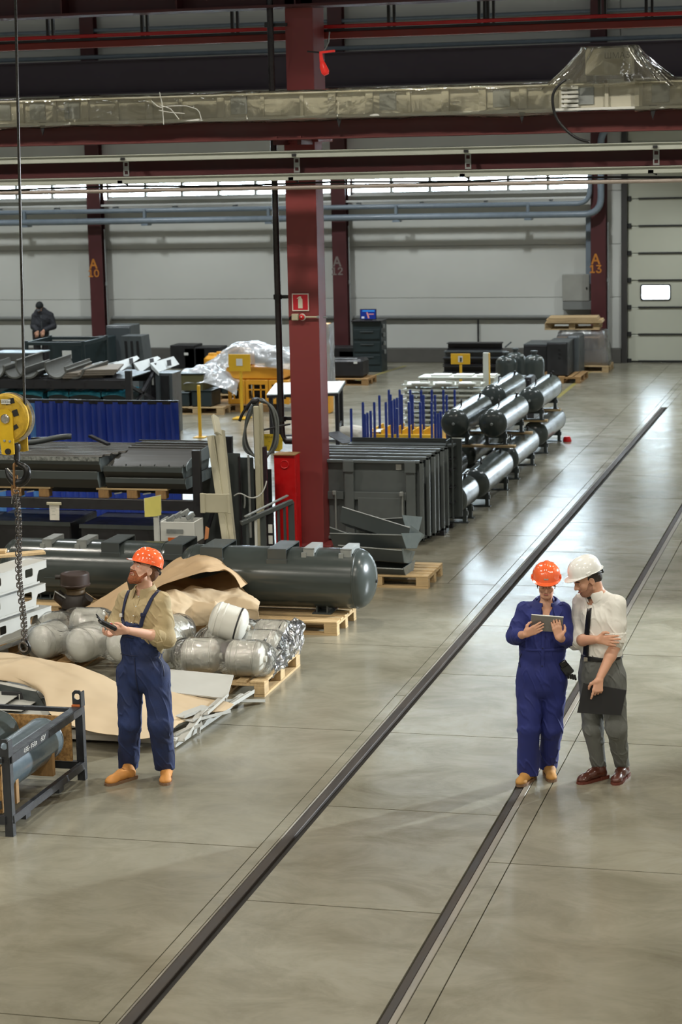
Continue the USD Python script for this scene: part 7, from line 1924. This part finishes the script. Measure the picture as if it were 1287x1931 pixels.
part(ov, 'side_pocket', f1.ribbon(S, [(297, 1240), (306, 1254), (309, 1275)], .010, .003, .005), M_navyd, True)
U = Field((-.36, -.36, .9), (.36, .36, 1.58), .006); U.d = np.minimum(np.asarray(SS.at(np.stack(np.meshgrid(*U.ax, indexing='ij'), -1)), np.float32), np.asarray(SO.at(np.stack(np.meshgrid(*U.ax, indexing='ij'), -1)), np.float32))
for nm, pts in (('strap', [(250, 1105), (240, 1124), (235, 1145), (232, 1166), (235, 1182)]), ('strap', [(305, 1111), (291, 1124), (279, 1145), (270, 1165), (266, 1182)])):
    st_ = part(ov, nm, f1.ribbon(U, pts, .030, .005, .007), M_navyd, True)
    b_, nn = f1.hit(U, *(pts[3][0], pts[3][1] - 6), .012)
    part(st_, 'buckle', MB().box(b_, (.034, .012, .03), bev=.004), M_white if pts[0][0] < 260 else M_navyd)
for heel, toe in (((253, 1467), (194, 1484)), ((316, 1462), (309, 1495))):
    hl, tl = f1.loc(G(*heel)), f1.loc(G(*toe)); d_ = (tl - hl) / np.linalg.norm(tl - hl)
    shoe(f1, hl, hl + d_ * .285, M_tan, M_sole, laces=M_hairr)
# the controller in the hands
cc = P1(203, 1178, -.40)
ax = np.array(f1.ex) * 1
t = thing('remote_controller', 'black crane remote controller with joystick held by the bearded worker', 'controller', f1.o + f1.ex * cc[0] + f1.ey * cc[1] + A3(0, 0, cc[2]), f1.rz)
Tm = TR(rz=.25, ry=.55)
part(t, 'body', MB().add(cbox((.15, .07, .035), .01), Tm), M_black)
part(t, 'joystick', MB().add(tube([(-.03, 0, .015), (-.035, 0, .04)], [.007, .009], 10), Tm).add(trimesh.creation.icosphere(2, .013), Tm @ TR((-.036, 0, .045))), mat('brass_knob', lin(150, 110, 60), .4), 40)
part(t, 'side_bar', MB().add(tube([(-.07, -.04, .01), (-.12, -.05, .02)], .005, 8), Tm).add(tube([(-.06, .03, .01), (-.11, .03, .03)], .005, 8), Tm), M_black, True)
part(t, 'key', MB().add(cbox((.018, .014, .008), .002), Tm @ TR((.02, -.01, .02))), M_red)
part(t, 'key', MB().add(cbox((.018, .014, .008), .002), Tm @ TR((.02, .015, .02))), M_white)

# ---------------------------------------------------------------- the woman with the tablet
f2 = Figure(1010, 1474, 'person in orange helmet and royal blue coveralls looking down at a tablet')
P2 = f2.P; n2, s2 = side_axes(-3)
hip, waist, chest, neck = P2(1022, 1268), P2(1024, 1224), P2(1027, 1166), P2(1031, 1138, .01)
shL, shR = P2(1062, 1151, .01), P2(991, 1150, .01)
elL, elR = P2(1067, 1206, -.03), P2(972, 1200, -.04)
wrL, wrR = P2(1055, 1203, -.285), P2(991, 1196, -.285)
hL, hR = P2(1044, 1278, 0), P2(1000, 1278, 0)
knL, knR = P2(1041, 1372, .03), P2(998, 1375, -.04)
anL, anR = f2.loc(G(1034, 1462)) + A3(0, .02, .1), f2.loc(G(996, 1474)) + A3(0, .02, .1)
hd = P2(1031, 1099, -.04)
Rh = frame(A3(-.02, -.95, -.26), A3(0, -.26, .95))
S = Field((-.34, -.5, 0), (.34, .3, 1.85), .005)
S.slab(hip, waist, (.15, .11), (.125, .09), s2).slab(waist, chest, (.125, .09), (.15, .105), s2).slab(chest, neck + A3(0, 0, -.04), (.15, .1), (.10, .06), s2)
S.path([neck + A3(0, .01, -.03), hd + Rh @ A3(0, -.035, -.075)], [.05, .046], .03)
add_head(S, hd, Rh, True)
for sh, el, wr in ((shL, elL, wrL), (shR, elR, wrR)): S.path([sh, el], [.045, .037], .03).path([el, el + (wr - el) * .4, wr], [.038, .036, .025], .02)
for h_, kn, an in ((hL, knL, anL), (hR, knR, anR)): S.path([h_, kn, an], [.085, .055, .04], .03)
e1 = add_hand(S, wrL, A3(-.22, -.02, 1), A3(0, 1.0, .2), A3(1, .1, .3), curl=(.06, .12, .1), thumb=.5, L=.92)
e2 = add_hand(S, wrR, A3(.9, -.02, .42), A3(0, 1.0, .2), A3(-.4, .1, 1), curl=(.06, .12, .1), thumb=.5, L=.92)
body = part(f2.t, 'body', S.mesh(), M_skin2, True)
face_parts(f2, body, hd, Rh, 'brown', M_skin2, .5, 0, .9); brow_line(body, S, f2, hd, Rh, M_hairb, g=.9)
nails(f2, body, e1, A3(-.2, 1, .2), M_nail); nails(f2, body, e2, A3(-.1, 1, .4), M_nail)
q = lambda x, y, z: hd + Rh @ (A3(x, y, z) * .9)
part(body, 'lips', MB().tube(curve3([q(-.02, .0865, -.066), q(0, .0935, -.067), q(.02, .0865, -.066)], 8), [.002, .0045, .0052, .0056, .0056, .0052, .0045, .002], 6), M_lips, True)
Hh = Field(hd - .2, hd + .2, .005); Hh.ell(q(0, -.022, .02), (.072, .085, .084), Rh).ell(q(0, -.075, -.05), (.046, .036, .056), Rh, .03)
Hh.plane(q(0, .0, .05), Rh @ A3(0, .6, .2)).plane(q(0, -.01, -.08), Rh @ A3(0, .45, -1))
part(body, 'hair', Hh.mesh(.002, (60, 60, 60), 3), M_hairb, True)
for s in (-1, 1): part(body, 'hair_strand', MB().tube(curve3([q(s * .068, .03, .03), q(s * .073, .025, -.01), q(s * .07, .015, -.05)], 8), [.004, .005, .005, .005, .004, .004, .003, .002], 6), M_hairb, True)
hard_hat(f2, hd + Rh @ A3(0, -.008, .012), Rh @ TR(rx=.06)[:3, :3], M_orange, .98, visor=.032, badge=mat('badge_grey', lin(150, 140, 126), .5))
S = Field((-.34, -.36, .03), (.34, .3, 1.55), .006)
S.slab(hip, waist, (.182, .140), (.158, .118), s2).slab(waist, chest, (.155, .118), (.172, .128), s2).slab(chest, neck + A3(0, 0, -.06), (.165, .12), (.10, .078), s2)
S.slab(waist + A3(0, 0, -.01), waist + A3(0, 0, .05), (.17, .128), (.172, .132), s2)
S.path([neck + A3(0, 0, -.05), shL], [.052, .056], .04).path([neck + A3(0, 0, -.05), shR], [.052, .056], .04)
S.path([shL, shL + (elL - shL) * .6, elL, elL + (wrL - elL) * .5], [.060, .064, .06, .052], .03).path([shR, shR + (elR - shR) * .6, elR, elR + (wrR - elR) * .5], [.060, .066, .062, .052], .03)
S.slab(hip + A3(0, 0, -.08), hip, (.176, .136), (.182, .14), s2)
S.path([hL, knL, anL + A3(0, 0, -.03)], [.106, .084, .070], .03).path([hR, knR, anR + A3(0, 0, -.03)], [.108, .088, .080], .012)
S.path([neck + A3(0, .02, -.05), neck + A3(0, .02, .012)], [.07, .066], .02)
S.cap(neck + A3(0, -.06, -.09), hd + A3(0, .02, -.02), .046, .062, .01, 'cut').cap(neck + A3(0, -.13, -.10), neck + A3(0, -.13, 0), .022, .06, .01, 'cut')
S.above(.052)
cv = part(f2.t, 'coveralls', S.mesh(.006, (11, 11, 3), 31, .006), M_cover, True)
collar(f2, cv, neck + A3(0, .006, -.004), n2, s2, M_cover, .076, .136, .055, .42, .05, .004)
part(cv, 'front_placket', f2.ribbon(S, [(1031, 1150), (1027, 1175), (1025, 1205), (1024, 1245), (1022, 1290)], .024, .004, .004, 30), M_cover, True)
part(cv, 'waist_seam', f2.ribbon(S, [(984, 1222), (1005, 1226), (1040, 1226), (1064, 1220)], .02, .004, .003), M_cover, True)
part(cv, 'chest_pocket', f2.ribbon(S, [(1040, 1144), (1050, 1141), (1060, 1140)], .02, .004, .005), M_cover, True)
part(cv, 'side_pocket', f2.ribbon(S, [(985, 1232), (981, 1245), (982, 1258)], .008, .003, .005), M_navyd, True)
for px, py in ((1024, 1222), (1023, 1256)):
    p_, nn = f2.hit(S, px, py, .008)
    if p_ is not None: part(cv, 'button', MB().add(trimesh.creation.icosphere(1, .006), TR(p_)), M_navyd, True)
for el, wr in ((elL, wrL), (elR, wrR)):
    dL = (wr - el) / np.linalg.norm(wr - el); L_ = np.linalg.norm(wr - el)
    C = Field(el - .25, el + .25, .006); C.cap(el + dL * L_ * .42, el + dL * L_ * .54, .056, .05).plane(el + dL * (L_ * .56), dL).plane(el + dL * (L_ * .36), -dL)
    part(cv, 'rolled_cuff', C.mesh(.002, (20, 20, 20), 4), M_cover, True)
for heel, toe in (((1003, 1468), (975, 1487)), ((1034, 1458), (1042, 1474))):
    hl, tl = f2.loc(G(*heel)), f2.loc(G(*toe)); d_ = (tl - hl) / np.linalg.norm(tl - hl)
    shoe(f2, hl, hl + d_ * .25, M_ochre, M_sole, .044, laces=M_ochre)
C0, C1, C2, C3 = P2(1000, 1162, -.285), P2(1061, 1167.5, -.285), P2(1063, 1189, -.235), P2(1003, 1185, -.235)
xd = (C1 - C0 + C2 - C3) / 2; yd = (C0 - C3 + C1 - C2) / 2; w_, h_ = np.linalg.norm(xd), np.linalg.norm(yd); xd /= w_; yd /= h_; yd -= xd * (xd @ yd); yd /= np.linalg.norm(yd); zd = np.cross(xd, yd)
T = np.eye(4); T[:3, 0], T[:3, 1], T[:3, 2], T[:3, 3] = xd, yd, zd, (C0 + C1 + C2 + C3) / 4
t = thing('tablet', 'grey tablet held in both hands by the person in blue coveralls', 'tablet', f2.o, f2.rz)
part(t, 'back_case', MB().add(cbox((w_, max(h_, .15), .009), .003), T), mat('tablet_grey', lin(140, 140, 138), .35, metal=.3))
part(t, 'screen', MB().add(cbox((w_ - .016, max(h_, .15) - .016, .002), 0), T @ TR((0, 0, -.0052))), mat('tablet_glass', lin(20, 22, 26), .08))
part(t, 'edge_strip', MB().add(cbox((w_, .006, .011), .002), T @ TR((0, max(h_, .15) / 2, 0))), M_white)
# gloves hanging at the hip pocket
g0 = f2.hit(S, 1061, 1254, .01)[0]
g0 = P2(1061, 1254, -.05) if g0 is None else g0
t = thing('work_gloves', 'black work gloves hanging from the hip pocket of the blue coveralls', 'gloves', f2.o, f2.rz)
ga = P2(1077, 1271, -.07)
part(t, 'glove', MB().bar(g0 + A3(0, -.01, .0), ga, .075, .022, bev=.008, upv=(0, -1, 0)), mat('black_rubber', lin(34, 36, 36), .5, var=.3, scale=40, bump=.5, bscale=90))
for k in range(4): part(t, 'finger', MB().bar(ga + A3(-.026 + .018 * k, -.008, .016 - .006 * k) * 1.0, ga + A3(-.016 + .018 * k, -.008, -.034 - .004 * k), .016, .018, bev=.005, upv=(0, -1, 0)), M_black)
part(t, 'cuff', MB().bar(g0 + A3(-.01, -.012, .03), g0 + A3(.015, -.012, -.01), .06, .03, bev=.006, upv=(0, -1, 0)), M_black)

# ---------------------------------------------------------------- the man in shirt and tie
f3 = Figure(1142, 1476, 'person in white helmet, white shirt, black tie and grey trousers holding a black folder')
P3 = f3.P; n3, s3 = side_axes(42)
hip, waist, chest, neck = P3(1136, 1268), P3(1135, 1232), P3(1134, 1160), P3(1128, 1118, -.0)
shL, shR = P3(1164, 1140, -.10), P3(1098, 1136, .12)
elL, elR = P3(1163, 1214, -.14), P3(1086, 1208, .02)
wrL, wrR = P3(1131, 1280, -.27), P3(1128, 1206, -.22)
hL, hR = P3(1155, 1280, -.06), P3(1117, 1278, .06)
knL, knR = P3(1163, 1372, -.10), P3(1119, 1372, .0)
anL, anR = f3.loc(G(1174, 1464)) + A3(0, .0, .09), f3.loc(G(1131, 1466)) + A3(0, .0, .09)
hd = P3(1107, 1091, -.05)
Rh = frame(A3(-.83, -.40, -.40), A3(-.34, -.14, .9))
S = Field((-.34, -.5, 0), (.34, .36, 1.9), .005)
S.slab(hip, waist, (.15, .11), (.135, .10), s3).slab(waist, chest, (.135, .10), (.165, .115), s3).slab(chest, neck + A3(0, 0, -.04), (.16, .11), (.11, .07), s3)
S.path([neck + A3(0, .0, -.03), hd + Rh @ A3(0, -.04, -.065)], [.06, .056], .03)
add_head(S, hd, Rh)
S.path([shL, elL], [.05, .043], .03).path([elL, elL + (wrL - elL) * .35, wrL], [.044, .043, .029], .02)
S.path([shR, elR], [.05, .043], .03).path([elR, elR + (wrR - elR) * .35, wrR], [.044, .043, .029], .02)
for h_, kn, an in ((hL, knL, anL), (hR, knR, anR)): S.path([h_, kn, an], [.085, .056, .04], .03)
e1 = add_hand(S, wrL + A3(0, -.012, 0), A3(-.15, -.22, -1), A3(-.15, .9, .1), A3(-1, -.2, -.1), fc=[(.15, .2, .15), (.7, .9, .5), (.8, .9, .6), (.9, .9, .6)], thumb=.5)
e2 = add_hand(S, wrR, A3(1, -.28, -.02), A3(-.1, 1, .0), A3(0, -.1, 1), curl=(.12, .18, .12), thumb=-.15, spread=.10)
body = part(f3.t, 'body', S.mesh(), M_skin2, True)
face_parts(f3, body, hd, Rh, 'brown', M_skin2, .55); brow_line(body, S, f3, hd, Rh, M_hairb)
nails(f3, body, e2, A3(-.1, 1, 0), M_nail)
q = lambda x, y, z: hd + Rh @ A3(x, y, z)
B = Field(hd - .16, hd + .16, .003); g_ = np.stack(np.meshgrid(*B.ax, indexing='ij'), -1); face = np.asarray(S.at(g_), np.float32) - .0014
B.cap(q(-.03, .06, -.10), q(.03, .06, -.10), .042, None, .03)
for s in (-1, 1): B.cap(q(s * .075, .02, -.03), q(s * .060, .04, -.09), .016, .034, .02)
B.cap(q(-.02, .10, -.0525), q(.02, .10, -.0525), .011, None, .008).ell(q(0, .11, -.067), (.024, .03, .0075), Rh, .004, 'cut')
B.d = np.maximum(B.d, face)
part(body, 'stubble_beard', B.mesh(.001, (90, 90, 90), 3), mat('dark_stubble', lin(160, 116, 94), .85, var=.3, scale=120), True)
Hh = Field(hd - .2, hd + .2, .005); Hh.ell(q(0, -.026, .026), (.084, .098, .092), Rh).ell(q(0, -.08, -.02), (.06, .035, .05), Rh, .03)
Hh.plane(q(0, .012, .045), Rh @ A3(0, .75, .2)).plane(q(0, -.01, -.06), Rh @ A3(0, .3, -1))
part(body, 'hair', Hh.mesh(.002, (60, 60, 60), 3), M_hairb, True)
part(body, 'lips', MB().tube(curve3([q(-.02, .092, -.067), q(0, .0995, -.068), q(.02, .092, -.067)], 8), [.002, .004, .005, .005, .005, .005, .004, .002], 6), M_lips, True)
hard_hat(f3, hd + Rh @ A3(0, -.008, .020), Rh @ TR(rx=.06)[:3, :3], M_whitehat, 1.04, visor=.036)
S = Field((-.36, -.36, .86), (.36, .36, 1.6), .006)
S.slab(waist + A3(0, 0, -.02), waist + A3(0, 0, .06), (.165, .128), (.175, .135), s3).slab(waist, chest, (.168, .13), (.186, .136), s3).slab(chest, neck + A3(0, 0, -.07), (.178, .126), (.11, .082), s3)
S.path([neck + A3(0, 0, -.03), shL], [.052, .062], .05).path([neck + A3(0, 0, -.03), shR], [.052, .060], .05)
S.path([shL, shL + (elL - shL) * .5, shL + (elL - shL) * .93], [.070, .070, .066], .03).path([shR, elR, elR + (wrR - elR) * .12], [.068, .066, .060], .03)
S.cap(neck + A3(-.02, -.02, -.1), hd + Rh @ A3(0, -.02, -.04), .055, None, .005, 'cut')
S.above(waist[2] - .005)
sh_ = part(f3.t, 'shirt', S.mesh(.005, (9, 9, 6), 41, .004), M_shirt, True)
SS = S
collar(f3, sh_, neck + A3(-.006, -.004, -.012), n3, s3, M_shirt, .066, .100, .045, .24, .062, -.004, hd - neck)
for c_, d_, r_ in ((elL - (elL - shL) / np.linalg.norm(elL - shL) * .045, (elL - shL), .074), (elR + (wrR - elR) * .06, (wrR - elR), .066)):
    d_ = d_ / np.linalg.norm(d_)
    C = Field(c_ - .16, c_ + .16, .005); C.cap(c_ - d_ * .03, c_ + d_ * .025, r_, r_ * .97).plane(c_ + d_ * .035, d_).plane(c_ - d_ * .04, -d_)
    part(sh_, 'rolled_cuff', C.mesh(.005, (16, 16, 16), 4, .004), M_shirt, True)
part(sh_, 'placket', f3.ribbon(S, [(1116, 1128), (1112, 1160), (1108, 1195), (1106, 1232)], .03, .003, .002), M_shirt, True)
tie = part(f3.t, 'tie', f3.ribbon(S, [(1118, 1119), (1113, 1150), (1109, 1190), (1107, 1225), (1106, 1246)], np.interp(np.linspace(0, 1, 30), [0, .04, .9, .96, 1], [.040, .034, .062, .058, .01]), .005, .007, 30), M_black, True)
kp = neck + n3 * .098 + A3(0, 0, -.012); part(tie, 'knot', MB().add(trimesh.creation.icosphere(2, 1.0), TR(kp) @ np.diag([.02, .018, .024, 1])), M_black, True)
S = Field((-.34, -.36, .03), (.34, .36, 1.12), .006)
S.slab(hip, waist, (.178, .142), (.170, .134), s3).slab(hip + A3(0, 0, -.06), hip, (.168, .138), (.178, .142), s3)
S.path([hL, knL, anL + A3(0, 0, -.01)], [.108, .078, .057], .04).path([hR, knR, anR + A3(0, 0, -.01)], [.108, .077, .057], .02)
S.above(.088); S.d = np.maximum(S.d, (S.ax[2] - waist[2] - .012)[None, None, :].astype(np.float32))
tr_ = part(f3.t, 'trousers', S.mesh(.004, (11, 11, 4), 51, .006), M_trous, True)
bl = part(f3.t, 'belt', f3.ribbon(S, [(1094, 1238), (1110, 1242), (1135, 1244), (1160, 1241), (1178, 1232)], .036, .006, .005, 30), M_black, True)
bp, bn_ = f3.hit(S, 1108, 1243, .012); part(bl, 'buckle', MB().box(bp, (.04, .012, .036), bev=.004), M_bright)
part(tr_, 'side_pocket', f3.ribbon(S, [(1162, 1248), (1168, 1262), (1172, 1282)], .008, .003, .004), M_trous, True)
part(tr_, 'front_crease', f3.ribbon(S, [(1104, 1252), (1104, 1275), (1103, 1300)], .006, .003, .003), M_trous, True)
for heel, toe in (((1142, 1466), (1083, 1481)), ((1180, 1462), (1148, 1492))):
    hl, tl = f3.loc(G(*heel)), f3.loc(G(*toe)); d_ = (tl - hl) / np.linalg.norm(tl - hl)
    shoe(f3, hl, hl + d_ * .285, M_broun, M_bsole, .047, hi=.085, name='shoe', laces=M_broun)
C0, C1, C2, C3 = P3(1101, 1289, -.265), P3(1182, 1302, -.235), P3(1172, 1349, -.245), P3(1089, 1344, -.275)
t = thing('folder', 'black folder held low by the person in the white shirt', 'folder', f3.o, f3.rz)
part(t, 'cover', MB().add(patch([[C0, C1], [C3, C2]], 3, 3, .006)), mat('black_card', lin(26, 26, 28), .6))
part(t, 'cover', MB().add(patch([[C0 + A3(0, .012, 0), C1 + A3(0, .012, 0)], [C3 + A3(.004, .014, .004), C2 + A3(0, .014, .004)]], 3, 3, .005)), mat('black_card', lin(26, 26, 28), .6))
part(t, 'paper', MB().add(patch([[C0 + A3(.004, .006, -.004), C1 + A3(-.004, .006, -.004)], [C3 + A3(.004, .006, .006), C2 + A3(-.004, .006, .006)]], 3, 3, .005)), M_white)

# ---------------------------------------------------------------- the person by the back wall
f4 = Figure(80, 697, 'person in dark jacket and black cap standing by the back wall behind the open crate')
P4 = f4.P; z_ = lambda px, py, dy=0.0: P4(px, py, dy)
n4, s4 = side_axes(15)
hip, waist, chest, neck = A3(0, 0, .95), A3(0, 0, 1.08), P4(81, 602), P4(77, 586)
shL, shR = P4(95, 595), P4(66, 596)
elL, elR = P4(101, 615, -.05), P4(63, 616, -.05)
wrL, wrR = P4(82, 624, -.22), P4(71, 625, -.22)
hd = P4(74.5, 580, -.05); Rh = frame(A3(-.2, -.8, -.55), A3(0, -.5, .85))
S = Field((-.4, -.45, 0), (.4, .4, 1.9), .01)
S.slab(hip, waist, (.15, .11), (.14, .10), s4).slab(waist, chest, (.14, .10), (.16, .115), s4).slab(chest, neck, (.16, .11), (.1, .07), s4).path([neck, hd + Rh @ A3(0, -.03, -.06)], [.06, .055])
add_head(S, hd, Rh)
for sh, el, wr in ((shL, elL, wrL), (shR, elR, wrR)): S.path([sh, el, wr], [.05, .043, .03])
for x in (-.1, .1): S.path([A3(x, 0, .9), A3(x, 0, .48), A3(x, 0, .08)], [.085, .058, .042])
for wr in (wrL, wrR): add_hand(S, wr, A3(-.2, -.3, -.9), A3(0, .5, .1), A3(-1, 0, 0))
body = part(f4.t, 'body', S.mesh(), M_skin2, True)
S = Field((-.4, -.4, .75), (.4, .4, 1.75), .012)
S.slab(hip + A3(0, 0, -.1), waist, (.19, .15), (.18, .14), s4).slab(waist, chest, (.18, .14), (.2, .15), s4).slab(chest, neck, (.19, .14), (.13, .10), s4).path([shR, neck, shL], [.08, .08, .08], .05)
S.path([shL, elL, elL + (wrL - elL) * .8], [.082, .075, .055]).path([shR, elR, elR + (wrR - elR) * .8], [.08, .072, .055]).ell(neck + A3(.0, .05, .03), (.11, .08, .07))
part(f4.t, 'jacket', S.mesh(.008, (8, 8, 6), 61, .006), mat('dark_jacket', lin(40, 42, 48), .7, var=.25), True)
part(f4.t, 'zip_flap', f4.ribbon(S, [(77, 594), (78, 605), (79, 620)], .02, .004, .006), M_hous, True)
S = Field((-.3, -.3, .05), (.3, .3, 1.05), .012); S.slab(A3(0, 0, .85), A3(0, 0, 1.0), (.17, .14), (.17, .14), s4)
for x in (-.1, .1): S.path([A3(x, 0, .9), A3(x, 0, .48), A3(x, 0, .1)], [.1, .085, .075])
part(f4.t, 'trousers', S.above(.07).mesh(), M_blk, True)
S = Field(hd - .2, hd + .2, .008); S.ell(hd + Rh @ A3(0, -.01, .045), (.092, .112, .1), Rh).plane(hd + Rh @ A3(0, .0, .03), Rh @ A3(0, .15, -1))
cap_ = part(f4.t, 'cap', S.mesh(), mat('black_cap', lin(22, 26, 26), .8), True)
part(cap_, 'peak', MB().add(patch([[hd + Rh @ A3(-.06, .085, .035), hd + Rh @ A3(0, .1, .035), hd + Rh @ A3(.06, .085, .035)], [hd + Rh @ A3(-.05, .14, .02), hd + Rh @ A3(0, .17, .018), hd + Rh @ A3(.05, .14, .02)]], 6, 8, .006)), M_black)
for x in (-.1, .1): shoe(f4, A3(x, .08, 0), A3(x * 1.2, -.19, 0), M_black, M_black)
